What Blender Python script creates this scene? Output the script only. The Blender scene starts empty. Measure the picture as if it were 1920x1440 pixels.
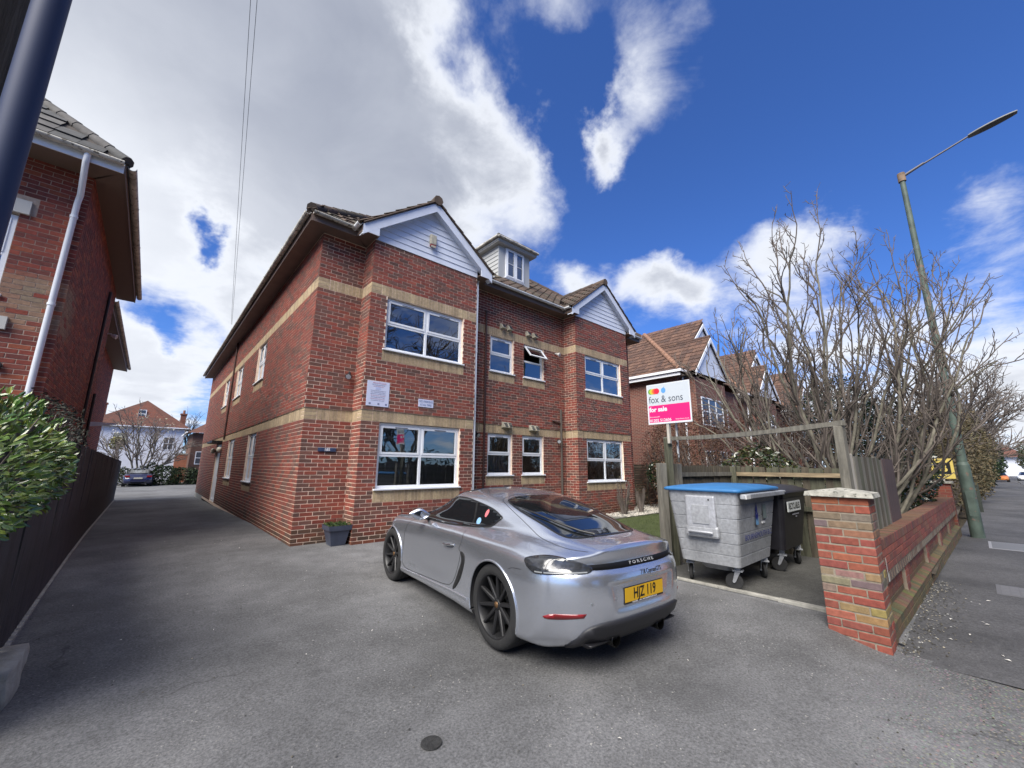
import bpy, bmesh, math, random
import numpy as np
from mathutils import Vector, Matrix, noise
from mathutils.bvhtree import BVHTree
R = math.radians
rnd = random.Random(7)
S = bpy.context.scene
COL = S.collection

# ------------------------------------------------------------ camera
CAM = Vector((0, 0, 1.425))
cd = bpy.data.cameras.new('camera'); cam = bpy.data.objects.new('camera', cd); COL.objects.link(cam)
yaw, pitch, roll = R(41.5148), R(11.5275), R(0.3689)
fw = Vector((math.sin(yaw)*math.cos(pitch), math.cos(yaw)*math.cos(pitch), math.sin(pitch)))
rt = Vector((math.cos(yaw), -math.sin(yaw), 0)); up = rt.cross(fw)
rt2 = rt*math.cos(roll)+up*math.sin(roll); up2 = up*math.cos(roll)-rt*math.sin(roll)
cam.matrix_world = Matrix(((rt2.x, up2.x, -fw.x, 0), (rt2.y, up2.y, -fw.y, 0), (rt2.z, up2.z, -fw.z, CAM.z), (0, 0, 0, 1)))
cd.sensor_fit = 'HORIZONTAL'; cd.sensor_width = 36; cd.lens = 754.54/1920*36
cd.clip_start = 0.05; cd.clip_end = 3000
S.camera = cam

# ------------------------------------------------------------ sky
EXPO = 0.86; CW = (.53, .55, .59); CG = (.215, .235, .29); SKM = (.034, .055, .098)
SUN_AZ, SUN_EL = -112.0, 47.0          # azimuth from +Y towards +X
w = bpy.data.worlds.new('World'); S.world = w; w.use_nodes = True
nt = w.node_tree; N = nt.nodes; L = nt.links; N.clear()
def nd(t, **k):
    n = N.new(t)
    for a, b in k.items(): setattr(n, a, b)
    return n
def mth(op, a, b=None, c=None, clamp=False):
    n = nd('ShaderNodeMath', operation=op); n.use_clamp = clamp
    for i, v in enumerate((a, b, c)):
        if v is None: continue
        if isinstance(v, (int, float)): n.inputs[i].default_value = v
        else: L.new(v, n.inputs[i])
    return n.outputs[0]
out = nd('ShaderNodeOutputWorld'); bg = nd('ShaderNodeBackground'); L.new(bg.outputs[0], out.inputs[0])
sky = nd('ShaderNodeTexSky', sky_type='NISHITA'); sky.sun_disc = False
sky.sun_elevation = R(SUN_EL); sky.sun_rotation = R(SUN_AZ)
sky.air_density = 1.0; sky.dust_density = 0.3; sky.ozone_density = 2.5
tc = nd('ShaderNodeTexCoord'); sep = nd('ShaderNodeSeparateXYZ'); L.new(tc.outputs['Generated'], sep.inputs[0])
zc = mth('MAXIMUM', sep.outputs[2], 0.0)
den = mth('ADD', zc, 0.16)
cmb = nd('ShaderNodeCombineXYZ'); L.new(mth('DIVIDE', sep.outputs[0], den), cmb.inputs[0]); L.new(mth('DIVIDE', sep.outputs[1], den), cmb.inputs[1])
def fbm(vec, scale, detail, rough, dist=0.0, off=(0, 0, 0)):
    m = nd('ShaderNodeMapping'); m.inputs['Location'].default_value = off; L.new(vec, m.inputs[0])
    n = nd('ShaderNodeTexNoise'); n.inputs['Scale'].default_value = scale; n.inputs['Detail'].default_value = detail
    n.inputs['Roughness'].default_value = rough; n.inputs['Distortion'].default_value = dist
    L.new(m.outputs[0], n.inputs['Vector']); return n.outputs[0]
n1 = fbm(cmb.outputs[0], 1.3, 10, 0.58, 0.35, (3.1, 1.7, 0))
n2 = fbm(cmb.outputs[0], 4.5, 8, 0.62, 0.5, (0.3, 5.2, 1))
dens = mth('MULTIPLY_ADD', mth('SUBTRACT', n1, .5), 1.5, mth('MULTIPLY', mth('SUBTRACT', n2, .5), .75))
# direction bent by noise so that the banks below get ragged edges
wn = nd('ShaderNodeTexNoise'); wn.inputs['Scale'].default_value = 2.3; wn.inputs['Detail'].default_value = 7; wn.inputs['Roughness'].default_value = .6; L.new(tc.outputs['Generated'], wn.inputs['Vector'])
wv = nd('ShaderNodeVectorMath', operation='MULTIPLY_ADD'); L.new(wn.outputs['Color'], wv.inputs[0]); wv.inputs[1].default_value = (.38, .38, .38); wv.inputs[2].default_value = (-.19, -.19, -.19)
wa = nd('ShaderNodeVectorMath', operation='ADD'); L.new(tc.outputs['Generated'], wa.inputs[0]); L.new(wv.outputs[0], wa.inputs[1]); wnm = nd('ShaderNodeVectorMath', operation='NORMALIZE'); L.new(wa.outputs[0], wnm.inputs[0])
BANKS = [(0, 40, 17, .62), (18, 50, 15, .60), (20, 36, 12, .52), (36, 42, 5, .22), (42, 38, 4.5, .38), (44, 60, 5, .15), (-14, 28, 12, .5), (-35, 45, 25, .35), (38, 50, 6, -.62), (35, 57, 5, -.35), (48, 46, 4.5, -.55), (54, 55, 6, -.45), (47, 41, 2.5, -.3),
         (53.5, 41.5, 2.8, .80), (59, 45, 3.0, .30), (64, 50, 4.0, .20), (59, 55, 3, .20), (50, 54, 3.5, .28), (70, 40, 3, .22), (71, 47, 5, .14), (72, 40, 3.5, .12), (66, 43, 4, .14),
         (84, 41, 13, -.75), (98, 38, 11, -.7), (76, 35, 7, -.5), (59, 34, 5.5, -.75), (93, 30, 6, -.35), (50, 33, 3, -.2), (52, 48, 3, -.3), (66, 33, 5, -.3),
         (76, 27, 4.5, .45), (82, 26, 4, .45), (78, 22, 4, .3), (64, 24, 3.0, .55), (59, 24, 2.5, .3), (68, 22, 3.2, .45), (49, 25, 3.5, .62), (53, 22, 3, .3), (84, 9, 8, .45), (74, 10, 5, .25), (97, 23, 3.6, .34), (96, 15, 3.5, .34), (94, 8, 4, .3), (94, 3, 5, .3),
         (85, 16, 4, -.12), (88, 20, 3, -.3), (70, 16, 5, -.15), (-5, 12, 5, .55), (4, 19, 3.2, .5), (-3, 22, 2.0, .25), (-1, 8, 5, .5), (-2, 15.5, 1.8, -.55), (-4, 17, 1.6, -.3), (2, 23.3, 1.3, -.7), (7, 27, 5, .35),
         (180, 75, 30, .5), (178, 24, 20, -.25), (-90, 40, 30, .5), (130, 40, 18, -.2)]  # unseen sky: cloud added behind the view to raise the fill light
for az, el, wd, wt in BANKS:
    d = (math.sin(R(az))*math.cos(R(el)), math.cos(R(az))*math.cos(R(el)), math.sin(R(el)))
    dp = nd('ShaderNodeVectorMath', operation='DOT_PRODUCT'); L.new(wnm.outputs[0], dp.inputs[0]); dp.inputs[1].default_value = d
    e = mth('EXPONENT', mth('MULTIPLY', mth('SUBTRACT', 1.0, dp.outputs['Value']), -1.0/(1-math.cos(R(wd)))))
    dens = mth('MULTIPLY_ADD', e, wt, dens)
mr = nd('ShaderNodeMapRange', interpolation_type='SMOOTHSTEP'); L.new(dens, mr.inputs[0]); mr.inputs[1].default_value = -.10; mr.inputs[2].default_value = .52
cover = mr.outputs[0]
mr2 = nd('ShaderNodeMapRange', interpolation_type='SMOOTHSTEP'); L.new(dens, mr2.inputs[0]); mr2.inputs[1].default_value = .32; mr2.inputs[2].default_value = .85
thick = mr2.outputs[0]
n3 = fbm(cmb.outputs[0], 2.4, 7, 0.55, 0.4, (7, 2, 4))
# cloud near the veiled sun is bright, thick cloud is grey
sd = (math.sin(R(-14))*math.cos(R(24)), math.cos(R(-14))*math.cos(R(24)), math.sin(R(24)))
dps = nd('ShaderNodeVectorMath', operation='DOT_PRODUCT'); L.new(wnm.outputs[0], dps.inputs[0]); dps.inputs[1].default_value = sd
glow = mth('EXPONENT', mth('MULTIPLY', mth('SUBTRACT', 1.0, dps.outputs['Value']), -1.0/(1-math.cos(R(17)))))
low = nd('ShaderNodeMapRange'); L.new(sep.outputs[2], low.inputs[0]); low.inputs[1].default_value = .25; low.inputs[2].default_value = .62
thk = mth('MULTIPLY', thick, mth('SUBTRACT', 1.35, mth('MULTIPLY', n3, 0.8)), clamp=True)
thk = mth('MULTIPLY', thk, mth('SUBTRACT', 1.0, mth('MULTIPLY', glow, 0.9)), clamp=True)
thk = mth('MULTIPLY', thk, mth('MULTIPLY_ADD', low.outputs[0], .55, .45), clamp=True)
cr = nd('ShaderNodeMix', data_type='RGBA'); L.new(thk, cr.inputs['Factor'])
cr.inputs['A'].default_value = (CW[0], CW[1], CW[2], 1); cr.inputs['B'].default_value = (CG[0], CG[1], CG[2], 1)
skm = nd('ShaderNodeVectorMath', operation='MULTIPLY'); L.new(sky.outputs[0], skm.inputs[0]); skm.inputs[1].default_value = SKM
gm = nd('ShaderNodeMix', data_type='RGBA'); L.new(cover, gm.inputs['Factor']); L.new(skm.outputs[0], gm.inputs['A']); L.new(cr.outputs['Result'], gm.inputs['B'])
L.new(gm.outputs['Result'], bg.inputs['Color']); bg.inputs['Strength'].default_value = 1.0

# ------------------------------------------------------------ sun behind thin cloud
sl = bpy.data.lights.new('sun', 'SUN'); sl.energy = 3.7; sl.angle = R(42); sl.color = (1.0, 0.95, 0.87)
so = bpy.data.objects.new('sun', sl); COL.objects.link(so)
sdir = Vector((math.sin(R(SUN_AZ))*math.cos(R(SUN_EL)), math.cos(R(SUN_AZ))*math.cos(R(SUN_EL)), math.sin(R(SUN_EL))))
so.rotation_euler = (sdir).to_track_quat('Z', 'Y').to_euler()
S.view_settings.view_transform = 'Standard'; S.view_settings.look = 'None'
S.view_settings.exposure = EXPO; S.view_settings.gamma = 1; S.view_settings.use_curve_mapping = False

# ------------------------------------------------------------ materials
MATS = {}
def mat(name, col=(.5, .5, .5), rough=.7, metal=0, tint=False, var=0.0, vscale=8, bump=0.0, bscale=60, coat=0, spec=.5, stretch=None, extra=None, speck=None, trans=0, coord='Object', bdist=.01):
    if name in MATS: return MATS[name]
    m = bpy.data.materials.new(name); m.use_nodes = True; MATS[name] = m
    t = m.node_tree; b = t.nodes['Principled BSDF']
    b.inputs['Roughness'].default_value = rough; b.inputs['Metallic'].default_value = metal
    b.inputs['Specular IOR Level'].default_value = spec
    if coat: b.inputs['Coat Weight'].default_value = coat; b.inputs['Coat Roughness'].default_value = .03
    if trans: b.inputs['Transmission Weight'].default_value = trans
    src = None
    if tint:
        a = t.nodes.new('ShaderNodeAttribute'); a.attribute_name = 'tint'; src = a.outputs['Color']
    else:
        r = t.nodes.new('ShaderNodeRGB'); r.outputs[0].default_value = (*col, 1); src = r.outputs[0]
    tcn = t.nodes.new('ShaderNodeTexCoord'); vec = tcn.outputs['Object' if coord == 'World' else coord]
    g = t.nodes.new('ShaderNodeNewGeometry')
    if coord == 'World': vec = g.outputs['Position']
    if stretch:
        mp = t.nodes.new('ShaderNodeMapping'); mp.inputs['Scale'].default_value = stretch; t.links.new(vec, mp.inputs[0]); vec = mp.outputs[0]
    def nz(sc, det=5, ro=.6):
        n = t.nodes.new('ShaderNodeTexNoise'); n.inputs['Scale'].default_value = sc; n.inputs['Detail'].default_value = det; n.inputs['Roughness'].default_value = ro
        t.links.new(vec, n.inputs['Vector']); return n.outputs[0]
    def mulc(src, fac_out, lo, hi, a=.3, c=.7):
        mr = t.nodes.new('ShaderNodeMapRange'); t.links.new(fac_out, mr.inputs[0])
        mr.inputs[1].default_value = a; mr.inputs[2].default_value = c; mr.inputs[3].default_value = lo; mr.inputs[4].default_value = hi
        mx = t.nodes.new('ShaderNodeVectorMath'); mx.operation = 'SCALE'; t.links.new(src, mx.inputs[0]); t.links.new(mr.outputs[0], mx.inputs['Scale']); return mx.outputs[0]
    if var: src = mulc(src, nz(vscale), 1-var, 1+var)
    if speck:   # (scale, threshold, colour) small flecks
        sc, th, scol = speck
        n = nz(sc, 2, .5); mr = t.nodes.new('ShaderNodeMapRange'); t.links.new(n, mr.inputs[0]); mr.inputs[1].default_value = th; mr.inputs[2].default_value = th+.04
        mx = t.nodes.new('ShaderNodeMix'); mx.data_type = 'RGBA'; t.links.new(mr.outputs[0], mx.inputs['Factor']); t.links.new(src, mx.inputs['A']); mx.inputs['B'].default_value = (*scol, 1); src = mx.outputs['Result']
    if extra: src = extra(t, src, vec, nz, mulc)
    t.links.new(src, b.inputs['Base Color'])
    if bump:
        bn = t.nodes.new('ShaderNodeBump'); bn.inputs['Strength'].default_value = bump; bn.inputs['Distance'].default_value = bdist
        t.links.new(nz(bscale, 6, .65), bn.inputs['Height']); t.links.new(bn.outputs[0], b.inputs['Normal'])
    return m

# ------------------------------------------------------------ mesh builder
class MB:
    def __init__(s): s.v = []; s.f = []; s.m = []; s.c = []; s.sm = []
    def face(s, pts, m=0, c=(.5, .5, .5), smooth=False):
        i = len(s.v); s.v += [tuple(p) for p in pts]; s.f.append(tuple(range(i, i+len(pts)))); s.m.append(m); s.c.append(c); s.sm.append(smooth)
    def hexa(s, p, m=0, c=(.5, .5, .5), skip=()):
        # p: 8 points, bottom 0-3 ccw seen from above, top 4-7
        i = len(s.v); s.v += [tuple(q) for q in p]
        fs = {'b': (0, 3, 2, 1), 't': (4, 5, 6, 7), 's0': (0, 1, 5, 4), 's1': (1, 2, 6, 5), 's2': (2, 3, 7, 6), 's3': (3, 0, 4, 7)}
        for k, q in fs.items():
            if k in skip: continue
            s.f.append(tuple(i+a for a in q)); s.m.append(m); s.c.append(c); s.sm.append(False)
    def box(s, x0, x1, y0, y1, z0, z1, m=0, c=(.5, .5, .5)):
        if x0 > x1: x0, x1 = x1, x0
        if y0 > y1: y0, y1 = y1, y0
        s.hexa([(x0, y0, z0), (x1, y0, z0), (x1, y1, z0), (x0, y1, z0), (x0, y0, z1), (x1, y0, z1), (x1, y1, z1), (x0, y1, z1)], m, c)
    def grid(s, rows, m=0, c=(.5, .5, .5), smooth=True, closed=False, flip=False):
        i = len(s.v); nc = len(rows[0])
        for r in rows: s.v += [tuple(p) for p in r]
        for a in range(len(rows)-1):
            for b in range(nc if closed else nc-1):
                b2 = (b+1) % nc
                q = (i+a*nc+b, i+a*nc+b2, i+(a+1)*nc+b2, i+(a+1)*nc+b)
                s.f.append(q[::-1] if flip else q); s.m.append(m); s.c.append(c); s.sm.append(smooth)
    def tube(s, pts, rad, n=8, m=0, c=(.5, .5, .5), cap=True, smooth=True, ell=1.0):
        pts = [Vector(p) for p in pts]
        if not isinstance(rad, (list, tuple)): rad = [rad]*len(pts)
        rows = []; u = None
        for k, p in enumerate(pts):
            t = (pts[min(k+1, len(pts)-1)]-pts[max(k-1, 0)]).normalized()
            if u is None:
                u = t.orthogonal().normalized() if abs(t.z) > .9 else t.cross(Vector((0, 0, 1))).normalized()
            u = (u-t*u.dot(t)).normalized(); v = t.cross(u)
            rows.append([p+(u*math.cos(2*math.pi*j/n)+v*math.sin(2*math.pi*j/n)*ell)*rad[k] for j in range(n)])
        s.grid(rows, m, c, smooth, closed=True, flip=False)
        if cap:
            s.face(rows[0][::-1], m, c); s.face(rows[-1], m, c)
    def lathe(s, prof, origin=(0, 0, 0), axis='Z', n=32, m=0, c=(.5, .5, .5), smooth=True):
        rows = []
        for r, h in prof:
            row = []
            for j in range(n):
                a = 2*math.pi*j/n; x, y = r*math.cos(a), r*math.sin(a)
                p = {'Z': (x, y, h), 'Y': (x, h, y), 'X': (h, x, y)}[axis]
                row.append((p[0]+origin[0], p[1]+origin[1], p[2]+origin[2]))
            rows.append(row)
        s.grid(rows, m, c, smooth, closed=True)
    def build(s, name, mats, parent=None, kind=None, label=None, cat=None, group=None, loc=None, mesh_only=False, recalc=False):
        me = bpy.data.meshes.new(name)
        me.from_pydata(s.v, [], s.f)
        if not isinstance(mats, (list, tuple)): mats = [mats]
        for a in mats: me.materials.append(a)
        me.polygons.foreach_set('material_index', s.m); me.polygons.foreach_set('use_smooth', s.sm)
        ca = me.color_attributes.new('tint', 'FLOAT_COLOR', 'CORNER')
        arr = []
        for f, c in zip(s.f, s.c): arr += list((*c, 1.0))*len(f)
        ca.data.foreach_set('color', arr)
        if recalc:
            bm = bmesh.new(); bm.from_mesh(me); bmesh.ops.recalc_face_normals(bm, faces=bm.faces); bm.to_mesh(me); bm.free()
        me.update()
        if mesh_only: return me
        return link(name, me, parent, kind, label, cat, group, loc)
def link(name, data, parent=None, kind=None, label=None, cat=None, group=None, loc=None, rot=None):
    o = bpy.data.objects.new(name, data); COL.objects.link(o)
    if parent is not None: o.parent = parent
    if kind: o['kind'] = kind
    if label: o['label'] = label
    if cat: o['category'] = cat
    if group: o['group'] = group
    if loc is not None: o.location = loc
    if rot is not None: o.rotation_euler = rot
    return o
def thing(name, label, cat, loc=(0, 0, 0), rot=(0, 0, 0), group=None):
    return link(name, None, None, None, label, cat, group, loc, rot)

class Fr:
    """a vertical facade frame: point(u, z, d): u along the wall, z up, d outwards"""
    def __init__(s, o, u, n): s.o = Vector(o); s.u = Vector(u).normalized(); s.n = Vector(n).normalized()
    def p(s, u, z, d=0): return s.o+s.u*u+s.n*d+Vector((0, 0, z))
    def box(s, mb, u0, u1, z0, z1, d0, d1, m=0, c=(.5, .5, .5)):
        if s.u.cross(s.n).z > 0: q = [(u0, d0), (u1, d0), (u1, d1), (u0, d1)]
        else: q = [(u0, d0), (u0, d1), (u1, d1), (u1, d0)]
        mb.hexa([s.p(a, z0, b) for a, b in q]+[s.p(a, z1, b) for a, b in q], m, c)

def fbevel(o, w, seg=2):
    md = o.modifiers.new('b', 'BEVEL'); md.width = w; md.segments = seg; md.limit_method = 'ANGLE'
    return o
def text(body, size, name, material, parent, mw, extrude=.001, align='CENTER', kind=None, shear=0, sx=1, bold=0):
    cu = bpy.data.curves.new(name, 'FONT'); cu.body = body; cu.size = size; cu.align_x = align; cu.align_y = 'CENTER'; cu.extrude = extrude; cu.shear = shear; cu.offset = bold
    cu.resolution_u = 3
    t = bpy.data.objects.new('tmp', cu); COL.objects.link(t)
    dg = bpy.context.evaluated_depsgraph_get(); me = bpy.data.meshes.new_from_object(t.evaluated_get(dg)); bpy.data.objects.remove(t)
    me.transform(Matrix.Diagonal((sx, 1, 1, 1))); me.transform(mw)
    me.materials.clear(); me.materials.append(material); me.name = name
    return link(name, me, parent)
def frame_mw(o, x, y):
    x = Vector(x).normalized(); y = Vector(y).normalized(); z = x.cross(y)
    return Matrix(((x.x, y.x, z.x, o[0]), (x.y, y.y, z.y, o[1]), (x.z, y.z, z.z, o[2]), (0, 0, 0, 1)))
def sstep(a, b, x):
    t = max(0, min(1, (x-a)/(b-a))); return t*t*(3-2*t)
def lerp(a, b, t): return a+(b-a)*t
def interp(x, tab):
    return float(np.interp(x, [a for a, _ in tab], [b for _, b in tab]))
# ------------------------------------------------------------ ground
def gz(x, y):
    b = interp(y, [(-1.6, -.24), (.7, -.20), (3, -.155), (5.5, -.10), (8.3, -.012), (12, 0), (28, -.30), (40, -.35), (60, -.35)])
    if y < 8.5:
        k = sstep(3.5, 5.5, x)*sstep(.72, 1.3, y)*(1-sstep(6.0, 8.0, y))
        b = lerp(b, -.065, k)
    if x > 5.62 and .75 < y < 30: b = -.16
    return b
def asphalt_extra(t, src, vec, nz, mulc):
    src = mulc(src, nz(.45, 4, .55), .72, 1.25, .35, .65)        # broad worn areas
    src = mulc(src, nz(2.2, 6, .7), .82, 1.18, .35, .65)
    src = mulc(src, nz(60, 3, .7), .55, 1.45, .3, .7)
    n = nz(48, 1, .5); mr = t.nodes.new('ShaderNodeMapRange'); t.links.new(n, mr.inputs[0]); mr.inputs[1].default_value = .70; mr.inputs[2].default_value = .76
    n2 = nz(.8, 4, .6); mr2 = t.nodes.new('ShaderNodeMapRange'); t.links.new(n2, mr2.inputs[0]); mr2.inputs[1].default_value = .42; mr2.inputs[2].default_value = .62
    mm = t.nodes.new('ShaderNodeMath'); mm.operation = 'MULTIPLY'; t.links.new(mr.outputs[0], mm.inputs[0]); t.links.new(mr2.outputs[0], mm.inputs[1])
    mx = t.nodes.new('ShaderNodeMix'); mx.data_type = 'RGBA'; t.links.new(mm.outputs[0], mx.inputs['Factor']); t.links.new(src, mx.inputs['A']); mx.inputs['B'].default_value = (.34, .33, .31, 1)
    src = mx.outputs['Result']
    vc = t.nodes.new('ShaderNodeTexVoronoi'); vc.feature = 'DISTANCE_TO_EDGE'; vc.inputs['Scale'].default_value = .42
    wv_ = t.nodes.new('ShaderNodeTexNoise'); wv_.inputs['Scale'].default_value = 3; wv_.inputs['Detail'].default_value = 6; t.links.new(vec, wv_.inputs['Vector']); wa_ = t.nodes.new('ShaderNodeVectorMath'); wa_.operation = 'MULTIPLY_ADD'; t.links.new(wv_.outputs['Color'], wa_.inputs[0]); wa_.inputs[1].default_value = (.5, .5, .5); t.links.new(vec, wa_.inputs[2]); t.links.new(wa_.outputs[0], vc.inputs['Vector'])
    mc = t.nodes.new('ShaderNodeMapRange'); t.links.new(vc.outputs['Distance'], mc.inputs[0]); mc.inputs[1].default_value = .0; mc.inputs[2].default_value = .007; mc.inputs[3].default_value = .62; mc.inputs[4].default_value = 1
    ms_ = t.nodes.new('ShaderNodeVectorMath'); ms_.operation = 'SCALE'; t.links.new(src, ms_.inputs[0]); t.links.new(mc.outputs[0], ms_.inputs['Scale'])
    gate = t.nodes.new('ShaderNodeMapRange'); t.links.new(nz(.35, 2, .5), gate.inputs[0]); gate.inputs[1].default_value = .52; gate.inputs[2].default_value = .60
    mg = t.nodes.new('ShaderNodeMix'); mg.data_type = 'RGBA'; t.links.new(gate.outputs[0], mg.inputs['Factor']); t.links.new(src, mg.inputs['A']); t.links.new(ms_.outputs[0], mg.inputs['B']); src = mg.outputs['Result']
    sp = t.nodes.new('ShaderNodeSeparateXYZ'); t.links.new(vec, sp.inputs[0]); wob = nz(1.1, 4, .6)
    ed = t.nodes.new('ShaderNodeMath'); ed.operation = 'MULTIPLY_ADD'; t.links.new(wob, ed.inputs[0]); ed.inputs[1].default_value = 1.6; t.links.new(sp.outputs[1], ed.inputs[2])
    m1 = t.nodes.new('ShaderNodeMapRange'); t.links.new(ed.outputs[0], m1.inputs[0]); m1.inputs[1].default_value = 1.75; m1.inputs[2].default_value = 1.25
    v = t.nodes.new('ShaderNodeTexVoronoi'); v.inputs['Scale'].default_value = 42; t.links.new(vec, v.inputs['Vector']); m2 = t.nodes.new('ShaderNodeMapRange'); t.links.new(v.outputs['Distance'], m2.inputs[0]); m2.inputs[1].default_value = .38; m2.inputs[2].default_value = .22
    m3 = t.nodes.new('ShaderNodeMath'); m3.operation = 'MULTIPLY'; t.links.new(m1.outputs[0], m3.inputs[0]); t.links.new(m2.outputs[0], m3.inputs[1])
    hs = t.nodes.new('ShaderNodeVectorMath'); hs.operation = 'MULTIPLY_ADD'; t.links.new(v.outputs['Color'], hs.inputs[0]); hs.inputs[1].default_value = (.12, .12, .12); hs.inputs[2].default_value = (.14, .13, .12)
    mx2 = t.nodes.new('ShaderNodeMix'); mx2.data_type = 'RGBA'; t.links.new(m3.outputs[0], mx2.inputs['Factor']); t.links.new(src, mx2.inputs['A']); t.links.new(hs.outputs[0], mx2.inputs['B'])
    return mx2.outputs['Result']
def pave_extra(t, src, vec, nz, mulc):
    src = mulc(src, nz(.7, 5, .6), .70, 1.28, .35, .65); src = mulc(src, nz(14, 3, .6), .86, 1.14, .35, .65)
    return mulc(src, nz(60, 3, .65), .6, 1.4, .3, .7)
M_asph = mat('asphalt', (.122, .122, .126), .93, extra=asphalt_extra, bump=.55, bscale=62, bdist=.012, coord='World')
M_pave = mat('pavement_tarmac', (.072, .071, .074), .88, extra=pave_extra, bump=.35, bscale=80, bdist=.008, coord='World')
M_soil = mat('garden_soil', (.075, .06, .042), .95, var=.4, vscale=6, bump=.8, bscale=25, bdist=.03, coord='World')
M_conc = mat('concrete', (.30, .29, .26), .9, var=.3, vscale=9, bump=.5, bscale=50, coord='World')
M_slab = mat('slab_concrete', (.085, .083, .077), .93, extra=pave_extra, bump=.6, bscale=45, bdist=.012, coord='World')
xs = [-8, -5, -3, -2, -1.5] + [round(-1+.14*i, 3) for i in range(48)] + [5.56, 5.62, 5.66, 6.5, 8, 10, 12, 16]
ys = [-1.6, -1.2] + [round(-1.0+.14*i, 3) for i in range(69)] + [8.9, 9.5] + list(range(10, 29)) + [30, 34, 38, 42, 46, 50, 55]
mb = MB(); idx = {}
for j, y in enumerate(ys):
    for i, x in enumerate(xs):
        idx[(i, j)] = len(mb.v)
        z = gz(x, y)
        if -1 < x < 5.6 and y < 9: z += .006*noise.noise(Vector((x*1.3, y*1.3, 0)))
        mb.v.append((x, y, z))
for j in range(len(ys)-1):
    for i in range(len(xs)-1):
        if xs[i] > 5.2 and ys[j+1] <= .77: continue
        mb.f.append((idx[(i, j)], idx[(i+1, j)], idx[(i+1, j+1)], idx[(i, j+1)])); mb.m.append(0); mb.c.append((.5,)*3); mb.sm.append(True)
mb.build('driveway', M_asph, kind='structure')
def sy(x): return .78-.025*(x-5.15)           # garden wall / pavement back line
mb = MB(); rows = []
for i in range(26):
    x = [5.18, 6, 7, 8, 9, 10, 12, 14, 16, 18, 21, 25, 30, 36, 44, 54, 66, 80, 100, 125, 155, 190, 230, 280, 340, 420][i]
    z = -.2-.0035*(x-5)*(1 if x < 60 else 55/(x-5))
    rows.append([(x, lerp(sy(x)-2.35, sy(x)+.05, k/6), z) for k in range(7)])
mb.grid(rows, flip=True); mb.build('pavement', M_pave, kind='structure')
mb = MB()
for i in range(0, 60):
    x = 5.3+i*.92 if i < 40 else 42.1+(i-40)*9; x1 = x+(.912 if i < 40 else 8.99)
    z = -.2-.0035*(min(x, 60)-5)
    mb.hexa([(x, sy(x)-2.5, -.5), (x1, sy(x1)-2.5, -.5), (x1, sy(x1)-2.352, -.5), (x, sy(x)-2.352, -.5), (x, sy(x)-2.5, z), (x1, sy(x1)-2.5, z), (x1, sy(x1)-2.352, z), (x, sy(x)-2.352, z)], 0)
mb.build('kerb', M_conc, kind='structure')
mb = MB(); mb.grid([[(x, -1.6-.025*(x-5), -.33 if x > 5.4 else -.25), (x, -9.5-.025*(x-5), -.33)] for x in (-120, -20, 5.3, 5.5, 60, 420)], flip=True)
mb.build('road', mat('road_asphalt', (.085, .085, .088), .85, extra=pave_extra, coord='World'), kind='structure')
mb = MB(); mb.face([(-900, -900, -.62), (900, -900, -.62), (900, 900, -.62), (-900, 900, -.62)]); mb.build('ground', M_soil, kind='structure')
mb = MB(); mb.grid([[(x, -9.5-.025*(x-5), -.2), (x, -40, -.2)] for x in (-120, 420)], flip=True); mb.build('far_verge', M_pave, kind='structure')

# front garden: lawn, gravel, flagstone path, bin store slab
M_grass = mat('grass', (.05, .066, .018), .9, var=.35, vscale=4, bump=.6, bscale=70, coord='World')
mb = MB(); mb.grid([[(x, y, -.045) for y in (3.5, 5, 6.2, 7.0)] for x in (5.7, 8, 10, 12.4)], flip=True); mb.build('lawn', M_grass, kind='structure')
mb = MB()
for k in range(14000):
    x, y = rnd.uniform(5.7, 12.4), rnd.uniform(3.5, 7.0); h = rnd.uniform(.015, .05); a = rnd.uniform(0, 6.28)
    dx, dy = math.cos(a)*.004, math.sin(a)*.004; g = rnd.uniform(.7, 1.3)
    mb.face([(x-dx, y-dy, -.045), (x+dx, y+dy, -.045), (x+rnd.uniform(-.02, .02), y+rnd.uniform(-.02, .02), -.045+h)], 0, (.05*g, .07*g, .017))
mb.build('grass_blades', mat('grass_blade', tint=True, rough=.8), kind='stuff', label='short green lawn grass between the parked silver car and the brick flats', cat='grass')
M_flag = mat('flagstone', (.16, .16, .14), .9, var=.3, vscale=5, bump=.4, bscale=40, coord='World')
path = thing('garden_path', 'grey flagstone path along the foot of the brick flats beside the lawn', 'path')
for i in range(12):
    mb = MB(); mb.box(5.75+i*.605, 6.345+i*.605, 7.02, 7.6, -.08, -.022+.004*(i % 3)); mb.build('paving_slab', M_flag, path)
mb = MB(); mb.grid([[(x, y, -.04) for y in (7.0, 8.3, 12)] for x in (5.7, 9, 14, 18.6)], flip=True); mb.build('planting_bed', M_soil, kind='structure')
mb = MB()
for k in range(9000):
    x, y = rnd.uniform(10.5, 18), rnd.uniform(7.0, 9.5); r = rnd.uniform(.012, .028); g = rnd.uniform(.3, .62); z = -.03+rnd.uniform(0, .02)
    a = rnd.uniform(0, 6.28); p = [(x+r*math.cos(a+q), y+r*math.sin(a+q), z) for q in (0, 2.1, 4.2)]
    t_ = (x, y, z+r*.9)
    c = (g, g*.93, g*.82)
    for q in range(3): mb.face([p[q], p[(q+1) % 3], t_], 0, c)
mb.build('gravel', mat('gravel_stone', tint=True, rough=.9), kind='stuff', label='pale gravel strip in front of the brown timber gate', cat='gravel')
mb = MB(); mb.grid([[(x, y, -.052) for y in (.95, 2, 3.5)] for x in (5.64, 7, 8.9)], flip=True); mb.build('bin_store_slab', M_slab, kind='structure')
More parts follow.
